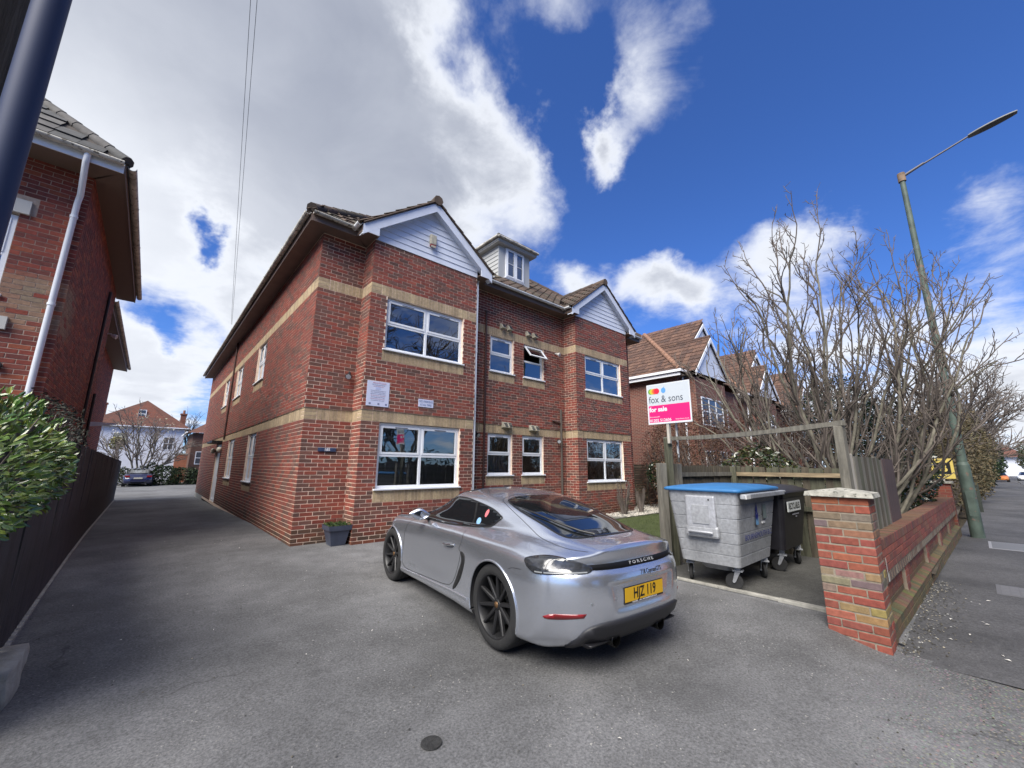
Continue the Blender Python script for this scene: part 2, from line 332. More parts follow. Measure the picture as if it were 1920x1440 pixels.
mb = MB(); mb.grid([[(x, y, -.06) for y in (3.5, 2.0, .6)] for x in (8.7, 14, 40, 120)], flip=False); mb.build('neighbour_garden', M_soil, kind='structure')
# concrete edging between driveway and bin store
edge = thing('kerb_edging', 'thin pale concrete edging along the front of the bin store', 'edging')
for i in range(3):
    mb = MB(); y0 = 1.05+i*.66; mb.box(5.575-.02*(i == 0), 5.635, y0, y0+.655, -.3, -.03-.004*i)
    fbevel(mb.build('edging_block', M_conc, edge), .006)
# leaf litter and small stones scattered on the drive
mb = MB()
for k in range(1300):
    if k < 750: x = rnd.uniform(5.3, 9); y = sy(x)-abs(rnd.gauss(0, .16))-.02; z = -.197
    elif k < 1000: x, y = rnd.uniform(2.6, 5.3), rnd.uniform(-.4, .7); z = gz(x, y)+.004
    else: x, y = rnd.uniform(-.7, 5.0), rnd.uniform(1.2, 9); z = gz(x, y)+.006
    r = rnd.uniform(.003, .009)*(1.5 if k < 750 else 1); a = rnd.uniform(0, 6.28); g = rnd.choice([.03, .04, .05, .06, .09, .12, .2, .3]); br = rnd.choice([.75, 1])
    c = (g, g*(.9 if br < 1 else 1), g*(.7 if br < 1 else .97))
    p = [(x+r*math.cos(a+q)*rnd.uniform(.7, 1.3), y+r*math.sin(a+q), z) for q in (0, 1.6, 3.1, 4.7)]
    t_ = (x, y, z+r*.7)
    for q in range(4): mb.face([p[q], p[(q+1) % 4], t_], 0, c)
mb.build('grit', mat('grit_bits', tint=True, rough=.9), kind='stuff', label='loose grit, small stones and leaf litter scattered over the tarmac', cat='grit')
mb = MB()
for k in range(90):
    if k < 14: x, y, s_ = rnd.uniform(5.6, 8.5), 0, .02; y = sy(x)-rnd.uniform(.1, 1.2); z = -.195
    else: x, y = rnd.uniform(-.6, 5.2), rnd.uniform(.2, 12); z = gz(x, y)+.01; s_ = .011
    a = rnd.uniform(0, 6.28); l = s_*rnd.uniform(.7, 1.4); c_, s2 = math.cos(a), math.sin(a); g = rnd.uniform(.45, .75)
    mb.face([(x-l*c_, y-l*s2, z), (x+l*.4*s2, y-l*.4*c_, z+.006), (x+l*c_, y+l*s2, z+.004), (x-l*.4*s2, y+l*.4*c_, z+.008)], 0, (g, g*.97, g*.9))
mb.build('fallen_petals', mat('petal', tint=True, rough=.7), kind='stuff', label='pale scraps and fallen petals lying on the tarmac', cat='litter')

# ------------------------------------------------------------ brick machinery
PAL_MAIN = [(.165, .047, .034), (.15, .045, .034), (.135, .047, .037), (.115, .048, .039), (.095, .05, .041), (.175, .052, .036), (.15, .040, .030), (.12, .058, .046), (.16, .055, .040), (.082, .047, .040), (.10, .055, .045)]
PAL_LEFT = [(.145, .036, .026), (.16, .042, .028), (.115, .033, .026), (.19, .058, .032), (.095, .03, .026), (.13, .04, .03)]
PAL_BUFF = [(.40, .30, .185), (.36, .27, .17), (.44, .34, .21), (.33, .25, .16), (.41, .31, .20)]
M_brick = mat('brick', tint=True, rough=.9, var=.22, vscale=22, bump=.5, bscale=90, bdist=.004)
M_mort = mat('mortar', (.80, .62, .49), .95, var=.2, vscale=10, bump=.4, bscale=80)
M_mortl = mat('mortar_aged', (.40, .31, .25), .95, var=.25, vscale=10, bump=.4, bscale=80)
PVC = mat('white_plastic', (.78, .80, .84), .35)
BR = []   # (distance, thing, name, frame, u0,u1,z0,z1,d0,d1,col)
class Wall:
    def __init__(s, T, fr, pal, mort, proud=.004):
        s.T, s.fr, s.pal, s.mort, s.proud = T, fr, pal, mort, proud; s.mb = MB(); s.items = []
    def sheet(s, u0, u1, z0, z1, holes=(), reveal=.1, off=0):
        holes = [(h[0], h[1], max(h[2], z0), min(h[3], z1), h[2] >= z0, h[3] <= z1) for h in holes if h[3] > z0+1e-4 and h[2] < z1-1e-4]
        us = sorted({u0, u1, *[h[0] for h in holes], *[h[1] for h in holes]}); zs = sorted({z0, z1, *[h[2] for h in holes], *[h[3] for h in holes]})
        F = s.fr; fl = F.u.cross(Vector((0, 0, 1))).dot(F.n) < 0
        def q(a, b, c, d):
            p = [F.p(v[0], v[1], (v[2] if len(v) > 2 else 0)+(off if len(v) < 3 or v[2] >= 0 else 0)) for v in (a, b, c, d)]; s.mb.face(p[::-1] if fl else p, 0)
        for a, b in zip(us, us[1:]):
            for c, d in zip(zs, zs[1:]):
                m = ((a+b)/2, (c+d)/2)
                if any(h[0] < m[0] < h[1] and h[2] < m[1] < h[3] for h in holes): continue
                q((a, c), (b, c), (b, d), (a, d))
        for h in holes:
            a, b, c, d = h[:4]; r = -reveal
            q((a, c, r), (a, c, 0), (a, d, 0), (a, d, r)); q((b, c, 0), (b, c, r), (b, d, r), (b, d, 0))
            
            if h[4]: q((a, c, 0), (a, c, r), (b, c, r), (b, c, 0))
            if h[5]: q((a, d, r), (a, d, 0), (b, d, 0), (b, d, r))
    def courses(s, u0, u1, z0, n, skips=(), off=0, e0=0, e1=0, d=0.0, pal=None, cut0=0, weather=None):
        """n courses of stretcher bond from z0; skips: rectangles left free; e0/e1 extend the ends to cover a corner"""
        pal = pal or s.pal
        for k in range(n):
            za = z0+k*.075+.005; zb = za+.065
            blocks = [(u0-(e0 if True else 0), u1+e1)]
            for (a, b, c, dd) in skips:
                if c < (za+zb)/2 < dd:
                    nb = []
                    for (x, y) in blocks:
                        if b <= x or a >= y: nb.append((x, y)); continue
                        if a > x: nb.append((x, a-.004))
                        if b < y: nb.append((b+.004, y))
                    blocks = nb
            st = u0+off+(.1125 if k % 2 else 0)
            for (x, y) in blocks:
                i0 = int(math.floor((x-st)/.225)); i = i0
                while True:
                    a = st+i*.225+.005; b = a+.215; i += 1
                    if a > y: break
                    a2, b2 = max(a, x), min(b, y)
                    if b2-a2 < .03: continue
                    c = rnd.choice(pal); g = rnd.uniform(.88, 1.12)*(1.34 if pal is PAL_MAIN or pal is PAL_LEFT else 1); c = (c[0]*g*1.06, c[1]*g*.93, c[2]*g*.88)
                    if weather: c = weather(c, (a2+b2)/2, za)
                    j = rnd.uniform(-.0015, .0015)
                    s.items.append((a2, b2, za, zb, d, d+s.proud+j, c))
    def soldiers(s, u0, u1, z0, h=.225, d=0, e0=0, e1=0, stack0=False, stack1=False, pal=PAL_BUFF):
        a, b = u0, u1
        for st, side in ((stack0, 0), (stack1, 1)):
            if not st: continue
            for k in range(3):
                x0, x1 = (u0-e0, u0+.215) if side == 0 else (u1-.215, u1+e1)
                s.items.append((x0, x1, z0+k*.075+.003, z0+k*.075+.071, d, d+s.proud+.001*k, rnd.choice(pal)))
            if side == 0: a = u0+.223
            else: b = u1-.223
        n = max(1, round((b-a)/.075)); w = (b-a)/n
        for k in range(n):
            g = rnd.uniform(.9, 1.08); c = tuple(v*g for v in rnd.choice(pal))
            x0 = a+k*w+.003-(e0 if k == 0 and not stack0 else 0); x1 = a+(k+1)*w-.003+(e1 if k == n-1 and not stack1 else 0)
            s.items.append((x0, x1, z0+.003, z0+h-.005, d, d+s.proud+rnd.uniform(-.001, .001), c))
    def done(s):
        s.part = s.mb.build('wall', s.mort, s.T)
        for it in s.items:
            c = s.fr.p((it[0]+it[1])/2, (it[2]+it[3])/2); BR.append(((c-CAM).length, s.T, s.part, s.fr, it))
def bricks_out(T, limit=300, matname='brick'):
    mine = [b for b in BR if b[1] is T]
    full = sorted([b for b in mine if abs(b[4][1]-b[4][0]-.215) < .004 and abs(b[4][3]-b[4][2]-.065) < .004], key=lambda b: b[0])
    vis = [b for b in full if (b[3].p((b[4][0]+b[4][1])/2, (b[4][2]+b[4][3])/2)-CAM).dot(b[3].n) < 0]
    sel = vis[:limit]; ids = {id(b) for b in sel}
    protos = {}
    for b in sel:
        d, T_, part, F, it = b; key = (id(F), tuple(round(v, 2) for v in it[6]))
        if key not in protos:
            m_ = MB(); w = .1075; hh = .0325; e = .0035
            # bevelled front face
            F.box(m_, -w, w, -hh, hh, 0-1e3*0, it[5]-it[4]-.0025, 0, it[6])
            if m_.f: pass
            o = MB(); G = Fr((0, 0, 0), F.u, F.n); t_ = it[5]-it[4]
            back = [(-w, -hh), (w, -hh), (w, hh), (-w, hh)]; frt = [(-w+e, -hh+e), (w-e, -hh+e), (w-e, hh-e), (-w+e, hh-e)]
            pb = [G.p(a, z, -.002) for a, z in back]; pm = [G.p(a, z, t_-.003) for a, z in back]; pf = [G.p(a, z, t_) for a, z in frt]
            fl = F.u.cross(Vector((0, 0, 1))).dot(F.n) < 0
            def q(p): o.face(p[::-1] if fl else p, 0, it[6])
            q(pf)
            for i in range(4):
                j = (i+1) % 4; q([pm[i], pm[j], pf[j], pf[i]]); q([pb[i], pb[j], pm[j], pm[i]])
            protos[key] = o.build('brick', MATS[matname], mesh_only=True)
        c = F.p((it[0]+it[1])/2, (it[2]+it[3])/2, it[4])
        link('brick', protos[key], part, loc=c)
    rest = MB(); parts = {}
    for b in mine:
        if id(b) in ids: continue
        it = b[4]; b[3].box(rest, it[0], it[1], it[2], it[3], it[4]-.002, it[5], 0, it[6])
    if rest.f: rest.build('brickwork', MATS[matname], T, kind='stuff')

# ------------------------------------------------------------ windows
def glass_mat():
    m = bpy.data.materials.new('window_glass'); m.use_nodes = True; t = m.node_tree; t.nodes.clear()
    o = t.nodes.new('ShaderNodeOutputMaterial'); g = t.nodes.new('ShaderNodeBsdfGlossy'); g.inputs['Roughness'].default_value = .006; g.inputs['Color'].default_value = (.92, .96, 1, 1)
    tr = t.nodes.new('ShaderNodeBsdfTransparent'); tr.inputs[0].default_value = (.62, .66, .66, 1); mx = t.nodes.new('ShaderNodeMixShader'); f = t.nodes.new('ShaderNodeFresnel'); f.inputs[0].default_value = 1.52
    ad = t.nodes.new('ShaderNodeMath'); ad.operation = 'MULTIPLY_ADD'; ad.inputs[1].default_value = 2.6; ad.inputs[2].default_value = .10; ad.use_clamp = True; t.links.new(f.outputs[0], ad.inputs[0])
    tcn = t.nodes.new('ShaderNodeTexCoord'); n = t.nodes.new('ShaderNodeTexNoise'); n.inputs['Scale'].default_value = 1.6; t.links.new(tcn.outputs['Object'], n.inputs[0])
    bp = t.nodes.new('ShaderNodeBump'); bp.inputs['Strength'].default_value = .12; bp.inputs['Distance'].default_value = .02; t.links.new(n.outputs[0], bp.inputs['Height']); t.links.new(bp.outputs[0], g.inputs['Normal'])
    t.links.new(ad.outputs[0], mx.inputs[0]); t.links.new(tr.outputs[0], mx.inputs[1]); t.links.new(g.outputs[0], mx.inputs[2]); t.links.new(mx.outputs[0], o.inputs[0]); MATS['window_glass'] = m; return m
GLASS = glass_mat()
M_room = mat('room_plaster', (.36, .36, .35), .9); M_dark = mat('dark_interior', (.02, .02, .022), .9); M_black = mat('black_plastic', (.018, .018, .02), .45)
M_blind = mat('blind_slat', (.45, .46, .48), .6)
def add_window(F, u0, u1, z0, z1, parent, lay, sill=True, room=True, inset=.055, blinds=None, drip=True, vents=True, curtain=None, open_cell=None, fw_=.055, sillw=.05, light_wall=False, sideroom=None):
    """lay: list of columns; each column a list of (z fraction, casement?) from the bottom"""
    mb = MB(); D = -inset
    def bx(a, b, c, d, e, f, m_=mb): F.box(m_, a, b, c, d, e, f)
    f = fw_
    bx(u0, u1, z0, z0+f, D-.06, D); bx(u0, u1, z1-f, z1, D-.06, D); bx(u0, u0+f, z0+f, z1-f, D-.06, D); bx(u1-f, u1, z0+f, z1-f, D-.06, D)
    nc = len(lay); W = (u1-u0-2*f); panes = []; vent = []; op = None
    for i, colm in enumerate(lay):
        a = u0+f+W*i/nc; b = u0+f+W*(i+1)/nc
        if i > 0: bx(a-.028, a+.028, z0+f, z1-f, D-.06, D+.004)
        a2 = a+(.028 if i > 0 else 0); b2 = b-(.028 if i < nc-1 else 0)
        zz = z0+f; H = z1-z0-2*f; acc = 0
        for j, (fr_, case) in enumerate(colm):
            acc += fr_; zt_ = z0+f+H*acc-(.025 if j < len(colm)-1 else 0); zb_ = zz
            if j < len(colm)-1: bx(a2, b2, zt_, zt_+.05, D-.06, D+.002)
            if open_cell == (i, j): op = (a2, b2, zb_, zt_)
            elif case:
                g = .042; e = D+.012
                bx(a2, b2, zb_, zb_+g, D, e); bx(a2, b2, zt_-g, zt_, D, e); bx(a2, a2+g, zb_+g, zt_-g, D, e); bx(b2-g, b2, zb_+g, zt_-g, D, e)
                panes.append((a2+g, b2-g, zb_+g, zt_-g, D-.01))
                if vents and j == len(colm)-1: vent.append(((a2+b2)/2-.14, (a2+b2)/2+.14, zt_-g*.72, zt_-g*.38, e))
            else: panes.append((a2, b2, zb_, zt_, D-.02))
            zz = zt_+.05
    wn = mb.build('window', PVC, parent)
    for (a, b, c, d, e) in panes:
        g = MB(); fl = F.u.cross(Vector((0, 0, 1))).dot(F.n) < 0
        p = [F.p(a, c, e), F.p(b, c, e), F.p(b, d, e), F.p(a, d, e)]; g.face(p[::-1] if fl else p); g.build('pane', GLASS, wn)
    for (a, b, c, d, e) in vent:
        g = MB(); F.box(g, a, b, c, d, e, e+.008); g.build('trickle_vent', M_black if a > 1e9 else mat('vent_grey', (.12, .12, .14), .5), wn)
    if op:
        a, b, c, d = op; g = MB(); gg = .045; ang = R(38); hz = d
        def hp(u, v, t_):   # hinge at the top, v measured downwards along the sash
            return F.p(u, hz-v*math.cos(ang)+t_*math.sin(ang)*0, D+.02+v*math.sin(ang)) + (F.n*math.cos(ang)*t_+Vector((0, 0, math.sin(ang)*t_)))
        Hh = d-c
        def sb(u_0, u_1, v0, v1, m_):
            m_.hexa([hp(u_0, v1, 0), hp(u_1, v1, 0), hp(u_1, v1, .03), hp(u_0, v1, .03), hp(u_0, v0, 0), hp(u_1, v0, 0), hp(u_1, v0, .03), hp(u_0, v0, .03)])
        sb(a, b, 0, gg, g); sb(a, b, Hh-gg, Hh, g); sb(a, a+gg, gg, Hh-gg, g); sb(b-gg, b, gg, Hh-gg, g)
        sh = g.build('open_sash', PVC, wn, recalc=True)
        g = MB(); g.face([hp(a+gg, Hh-gg, .015), hp(b-gg, Hh-gg, .015), hp(b-gg, gg, .015), hp(a+gg, gg, .015)]); g.build('pane', GLASS, wn)
    if sill:
        s_ = MB(); F.box(s_, u0-sillw, u1+sillw, z0-.035, z0-.002, D-.05, .05); o = s_.build('sill', PVC, wn); fbevel(o, .006)
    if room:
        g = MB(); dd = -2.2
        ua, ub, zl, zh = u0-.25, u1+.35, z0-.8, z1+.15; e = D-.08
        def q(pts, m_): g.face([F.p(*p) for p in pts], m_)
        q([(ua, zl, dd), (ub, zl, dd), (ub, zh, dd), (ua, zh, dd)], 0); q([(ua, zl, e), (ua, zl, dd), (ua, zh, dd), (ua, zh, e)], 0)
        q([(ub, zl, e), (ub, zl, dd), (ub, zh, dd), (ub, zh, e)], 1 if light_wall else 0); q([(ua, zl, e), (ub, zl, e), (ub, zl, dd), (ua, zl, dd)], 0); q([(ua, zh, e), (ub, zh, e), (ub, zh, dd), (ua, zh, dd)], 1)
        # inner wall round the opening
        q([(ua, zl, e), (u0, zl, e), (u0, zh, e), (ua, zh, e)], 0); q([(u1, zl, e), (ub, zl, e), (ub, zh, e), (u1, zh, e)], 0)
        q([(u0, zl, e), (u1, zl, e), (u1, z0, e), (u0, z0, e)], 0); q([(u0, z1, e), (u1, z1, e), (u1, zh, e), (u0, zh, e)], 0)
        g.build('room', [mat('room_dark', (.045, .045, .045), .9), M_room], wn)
    if blinds:
        g = MB(); k = z0+f
        while k < z0+(z1-z0)*blinds:
            F.box(g, u0+f, u1-f, k, k+.015, D-.115, D-.111); k += .026
        g.build('blind', M_blind, wn, kind='stuff')
    if curtain:
        g = MB(); n = 60; rows = []
        for zf in (z0+f, z0+curtain*(z1-z0)):
            rows.append([F.p(lerp(u0+f, u1-f, i/n), zf, D-.09+.012*math.sin(i*1.35)+.005*math.sin(i*.6)) for i in range(n+1)])
        g.grid(rows); g.build('net_curtain', mat('net_curtain', (.42, .46, .60), .9, var=.4, vscale=9, stretch=(1, 1, .15)), wn)
    return wn
# ------------------------------------------------------------ roof pieces
M_tile = mat('roof_tile', tint=True, rough=.85, var=.3, vscale=7, bump=.3, bscale=60)
PAL_TBR = [(.075, .05, .038), (.065, .043, .034), (.088, .06, .044), (.056, .042, .035), (.07, .058, .042)]
PAL_TRD = [(.115, .062, .044), (.095, .052, .038), (.13, .072, .05), (.08, .046, .036)]
PAL_TGR = [(.07, .07, .07), (.085, .08, .078), (.06, .06, .06), (.10, .095, .09)]
def tiles(mb, O, U, Sv, test, ur, sr, pal, w=.30, g=.32, roll=.028):
    O, U, Sv = Vector(O), Vector(U).normalized(), Vector(Sv).normalized(); Nn = U.cross(Sv)
    if Nn.z < 0: Nn = -Nn
    s = sr[0]; r = 0
    while s < sr[1]:
        u = ur[0]
        while u < ur[1]:
            c0 = O+U*(u+w/2)+Sv*(s+g/2)
            if test(c0):
                c = rnd.choice(pal); k = rnd.uniform(.85, 1.12); c = tuple(v*k for v in c)
                j = rnd.uniform(-.004, .004)
                def P(a, b, h): return O+U*(u+a)+Sv*(s+b)+Nn*(h+j)
                prof = [(.004, .012), (.05, .012+roll), (.10, .012), (w-.004, .012)]
                lo = [P(a, -.03, h+.024) for a, h in prof]; hi = [P(a, g+.03, h-.004) for a, h in prof]; bt = [P(a, -.03, h+.004) for a, h in prof]
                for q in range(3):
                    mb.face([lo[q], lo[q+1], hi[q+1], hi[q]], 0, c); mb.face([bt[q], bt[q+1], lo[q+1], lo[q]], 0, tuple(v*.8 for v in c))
            u += w
        s += g; r += 1
def ridge(mb, a, b, rad, pal, step=.42):
    a, b = Vector(a), Vector(b); n = max(1, int((b-a).length/step)); d = (b-a)/n
    for i in range(n):
        c = rnd.choice(pal); mb.tube([a+d*i, a+d*(i+1.06)], [rad*1.08, rad*.96], 8, 0, c, cap=True, smooth=True)
M_soff = mat('brown_soffit', (.15, .105, .085), .6, var=.15, vscale=3)
M_fasc = mat('brown_fascia', (.13, .092, .075), .6, var=.2, vscale=3)
M_gutt = mat('weathered_gutter', (.44, .42, .37), .6, var=.45, vscale=5, speck=(14, .6, (.16, .14, .11)))
M_pvcd = mat('white_boarding', (.66, .70, .80), .45, var=.06, vscale=3)
M_guttw = mat('white_gutter', (.66, .67, .68), .5, var=.25, vscale=4)
def eave(T, p0, p1, outn, over, z, mats=(None, None, None), fz=.17, gut=True, e0=0, e1=0, gr=.055, s0=0, s1=0):
    """soffit board, fascia and gutter along a wall line p0->p1 (xy); e: extra length of the outer line at each end"""
    p0, p1 = Vector((*p0, 0)), Vector((*p1, 0)); u = (p1-p0).normalized(); n = Vector((*outn, 0)); Lg = (p1-p0).length
    sm, fm, gm_ = [a or b for a, b in zip(mats, (M_soff, M_fasc, M_gutt))]
    def q(a, d, zz): return p0+u*a+n*d+Vector((0, 0, zz))
    mb = MB(); mb.hexa([q(-s0, -.02, z), q(Lg+s1, -.02, z), q(Lg+e1, over, z), q(-e0, over, z), q(-s0, -.02, z+.02), q(Lg+s1, -.02, z+.02), q(Lg+e1, over, z+.02), q(-e0, over, z+.02)])
    mb.build('soffit', sm, T, recalc=True)
    mb = MB(); mb.hexa([q(-e0, over, z-.012), q(Lg+e1, over, z-.012), q(Lg+e1, over+.02, z-.012), q(-e0, over+.02, z-.012), q(-e0, over, z+fz), q(Lg+e1, over, z+fz), q(Lg+e1, over+.02, z+fz), q(-e0, over+.02, z+fz)])
    mb.build('fascia', fm, T, recalc=True)
    if gut:
        mb = MB(); rows = []
        for a in (-e0-.0, Lg+e1+.0):
            rows.append([q(a, over+.028+gr+gr*math.cos(t), z+fz-.015+gr*math.sin(t)*1.0) for t in [math.pi+math.pi*i/10 for i in range(11)]] + [q(a, over+.028+gr+(gr-.006)*math.cos(t), z+fz-.012+(gr-.006)*math.sin(t)) for t in [2*math.pi-math.pi*i/10 for i in range(11)]])
        mb.grid(rows, closed=True); mb.face(rows[0]); mb.face(rows[1][::-1])
        k = .9
        while k < Lg:      # joints and brackets
            t_ = [q(k, over+.028+gr+(gr+.008)*math.cos(t), z+fz-.015+(gr+.008)*math.sin(t)) for t in [math.pi+math.pi*i/8 for i in range(9)]]
            t2 = [p+u*.05 for p in t_]; mb.grid([t_, t2], smooth=False); k += 1.9
        mb.build('gutter', gm_, T, recalc=True)
def pipe(T, pts, r=.034, m=None, name='downpipe', brackets=True, n=12, out=(0, -1, 0)):
    mb = MB(); pts = [Vector(p) for p in pts]
    mb.tube(pts, r, n, smooth=True)
    o = mb.build(name, m or PVC, T)
    if brackets:
        a, b = pts[-2], pts[-1]; L_ = (a-b).length; k = .25
        while k < L_:
            c = a+(b-a)*(k/L_); d = (b-a).normalized(); bm_ = MB(); bm_.tube([c-d*.02, c+d*.02], r*1.22, n)
            bm_.build('pipe_bracket', m or PVC, o); k += 1.5
    return o

# ============================================================ the brick flats
T = flats = thing('brick_flats', 'two storey red brick block of flats with two white boarded gables and buff brick bands', 'building', (0, 0, 0))
Z0, ZL, ZL2, ZU, ZU2, ZT = -.04, 2.285, 2.51, 4.985, 5.21, 6.185
XS, YF, YB = 2.104, 8.36, 7.86
X1, X2, X3, X4, X5 = 3.01, 5.72, 9.64, 12.52, 13.42
dirt = lambda c, u, z: tuple(a*lerp(b, 1, sstep(.05, .42, z+rnd.uniform(-.06, .06))) for a, b in zip(c, (.62, .72, .62)))
UP = .018     # the upper storey stands slightly proud of the band
def storey(W_, u0, u1, holes_l, holes_u, e0=0, e1=0, off=None, stack0=False, stack1=False, be0=0, be1=0, skipd=()):
    off = -.005-e0 if off is None else off
    skl = [(a, b, c, ZL) for a, b, c, *_ in holes_l]; sku = [(a, b, c, ZU) for a, b, c, *_ in holes_u]
    W_.courses(u0, u1, Z0, 31, skl+[(h[0]-.04, h[1]+.04, h[2]-.225, h[2]) for h in holes_l if len(h) < 5]+list(skipd), off, e0, e1, weather=dirt)
    W_.soldiers(u0, u1, ZL, .225, 0, be0, be1, stack0, stack1)
    W_.courses(u0, u1, ZL2, 11, sku+[(h[0]-.04, h[1]+.04, h[2]-.225, h[2]) for h in holes_u], off, e0+UP if e0 else 0, e1, d=UP)
    W_.courses(u0, u1, ZL2+.825, 22, sku+[(h[0]-.04, h[1]+.04, h[2]-.225, h[2]) for h in holes_u], off, e0+.006 if e0 else 0, e1, d=.006)
    W_.soldiers(u0, u1, ZU, .225, .004, be0, be1, stack0, stack1)
    W_.courses(u0, u1, ZU2, 13, [], off, e0+.006 if e0 else 0, e1, d=.006)
    for h in list(holes_l)+list(holes_u):
        if len(h) < 5: W_.soldiers(h[0]-.04, h[1]+.04, h[2]-.225, .225, 0 if h in holes_l else (.006 if h[2]-.225 > ZL2+.825 else UP))
    sh = [(a, b, c, d) for a, b, c, d, *_ in list(holes_l)+list(holes_u)]
    W_.sheet(u0-e0*.5, u1, Z0-.1, ZL2, sh); W_.sheet(u0-(UP if e0 else 0), u1, ZL2, ZL2+.825, sh, off=UP); W_.sheet(u0-e0*.5, u1, ZL2+.825, ZT+.02, sh, off=.006)
    W_.mb.face([W_.fr.p(u0-(UP if e0 else 0), ZL2, 0), W_.fr.p(u1, ZL2, 0), W_.fr.p(u1, ZL2, UP), W_.fr.p(u0-(UP if e0 else 0), ZL2, UP)])
LAY2 = [[(.5, False), (.5, True)]]*2; LAY1 = [[(.5, False), (.5, True)]]
# side wall along the drive
FSd = Fr((XS, YF, 0), (0, 1, 0), (-1, 0, 0)); Ws = Wall(T, FSd, PAL_MAIN, M_mort)
low = [(4.52, 5.72, .935, ZL), (8.22, 9.62, .935, ZL), (11.5, 12.95, Z0, ZL-.07, 1)]; upw = [(4.62, 5.88, 3.785, ZU), (8.42, 9.92, 3.785, ZU), (11.8, 13.1, 3.785, ZU)]
storey(Ws, 0, 19.64, low, upw, off=-.005, be0=0, stack0=True)
Ws.done()
for h in low[:2]+upw: add_window(FSd, h[0]+.01, h[1]-.01, h[2]+.035, h[3]-.01, T, LAY2 if h is not upw[2] else LAY2, room=True)
h = low[2]; mb = MB(); FSd.box(mb, h[0], h[0]+.08, Z0, h[3], -.1, -.03); FSd.box(mb, h[1]-.08, h[1], Z0, h[3], -.1, -.03); FSd.box(mb, h[0]+.08, h[1]-.08, h[3]-.08, h[3], -.1, -.03); FSd.box(mb, h[0]+.08, h[1]-.08, Z0, .06, -.1, -.02)
dr = mb.build('entrance_door', PVC, T); mb = MB(); FSd.box(mb, h[0]+.08, h[1]-.08, .06, h[3]-.08, -.09, -.05); mb.build('door_leaf', PVC, dr)
mb = MB(); FSd.box(mb, h[0]+.25, h[0]+.6, .95, 1.9, -.05, -.046); mb.build('door_glass', M_dark, dr); mb = MB(); FSd.box(mb, h[0]+.14, h[0]+.18, .95, 1.12, -.05, .0); mb.build('door_handle', mat('chrome', (.7, .7, .72), .15, 1), dr)
mb = MB(); FSd.box(mb, h[0]-.15, h[1]+.15, 2.26, 2.34, 0, .35); mb.build('door_canopy', M_black, T)
for u in (h[0]-.25, h[1]+.25):
    mb = MB(); c = FSd.p(u, 1.98, .09); mb.lathe([(.001, -.11), (.05, -.10), (.085, -.05), (.09, .02), (.07, .09), (.001, .11)], c, 'Z', 14); mb.build('wall_lamp', mat('lamp_cream', (.62, .60, .50), .4), T)
# front pieces
FA = Fr((XS, YF, 0), (1, 0, 0), (0, -1, 0)); W_ = Wall(T, FA, PAL_MAIN, M_mort); storey(W_, 0, X1-XS, [], [], e0=.004, be0=.004, stack0=True); W_.done()
FBl = Fr((X1, YB, 0), (0, 1, 0), (-1, 0, 0)); W_ = Wall(T, FBl, PAL_MAIN, M_mort); storey(W_, 0, YF-YB-.008, [], [], off=-.005, stack0=True); W_.done()
FC = Fr((X1, YB, 0), (1, 0, 0), (0, -1, 0)); W_ = Wall(T, FC, PAL_MAIN, M_mort); hl = [(.38, 2.33, .935, ZL)]; hu = [(.36, 2.33, 3.785, ZU)]; storey(W_, 0, X2-X1, hl, hu, e0=.004, be0=.004, stack0=True, stack1=True); W_.done()
add_window(FC, .385, 2.325, .972, ZL-.012, T, LAY2, blinds=.97); add_window(FC, .365, 2.325, 3.822, ZU-.012, T, LAY2)
FCr = Fr((X2, YB, 0), (0, 1, 0), (1, 0, 0)); W_ = Wall(T, FCr, PAL_MAIN, M_mort); W_.sheet(0, .5, Z0, ZT); W_.courses(0, .49, Z0, 83, []); W_.done()
FD = Fr((X2, YF, 0), (1, 0, 0), (0, -1, 0)); W_ = Wall(T, FD, PAL_MAIN, M_mort)
hl = [(.84, 1.70, 1.16, ZL), (2.08, 2.93, 1.16, ZL)]; hu = [(.87, 1.72, 3.935, ZU), (2.13, 2.96, 3.935, ZU)]
storey(W_, 0, X3-X2, hl, hu, off=.06); W_.done()
add_window(FD, .845, 1.695, 1.197, ZL-.012, T, LAY1, curtain=.5); add_window(FD, 2.085, 2.925, 1.197, ZL-.012, T, LAY1, light_wall=True)
add_window(FD, .875, 1.715, 3.972, ZU-.012, T, LAY1); add_window(FD, 2.135, 2.955, 3.972, ZU-.012, T, LAY1, open_cell=(0, 1))
FE = Fr((X3, YB, 0), (0, 1, 0), (-1, 0, 0)); W_ = Wall(T, FE, PAL_MAIN, M_mort); storey(W_, 0, YF-YB-.008, [], [], off=-.005, stack0=True); W_.done()
FG = Fr((X3, YB, 0), (1, 0, 0), (0, -1, 0)); W_ = Wall(T, FG, PAL_MAIN, M_mort); hl = [(.42, 2.39, .935, ZL)]; hu = [(.44, 2.42, 3.785, ZU)]; storey(W_, 0, X4-X3, hl, hu, e0=.004, be0=.004, stack0=True, stack1=True); W_.done()
add_window(FG, .425, 2.385, .972, ZL-.012, T, LAY2, light_wall=True); add_window(FG, .445, 2.415, 3.822, ZU-.012, T, LAY2)
FGr = Fr((X4, YB, 0), (0, 1, 0), (1, 0, 0)); W_ = Wall(T, FGr, PAL_MAIN, M_mort); W_.sheet(0, .5, Z0, ZT); W_.courses(0, .49, Z0, 83, []); W_.done()
FH = Fr((X4, YF, 0), (1, 0, 0), (0, -1, 0)); W_ = Wall(T, FH, PAL_MAIN, M_mort); W_.sheet(0, .9, Z0, ZT); W_.courses(0, .9, Z0, 83, []); W_.done()
FR_ = Fr((X5, YF, 0), (0, 1, 0), (1, 0, 0)); W_ = Wall(T, FR_, PAL_MAIN, M_mort); W_.sheet(0, 19.64, Z0, ZT); W_.done()
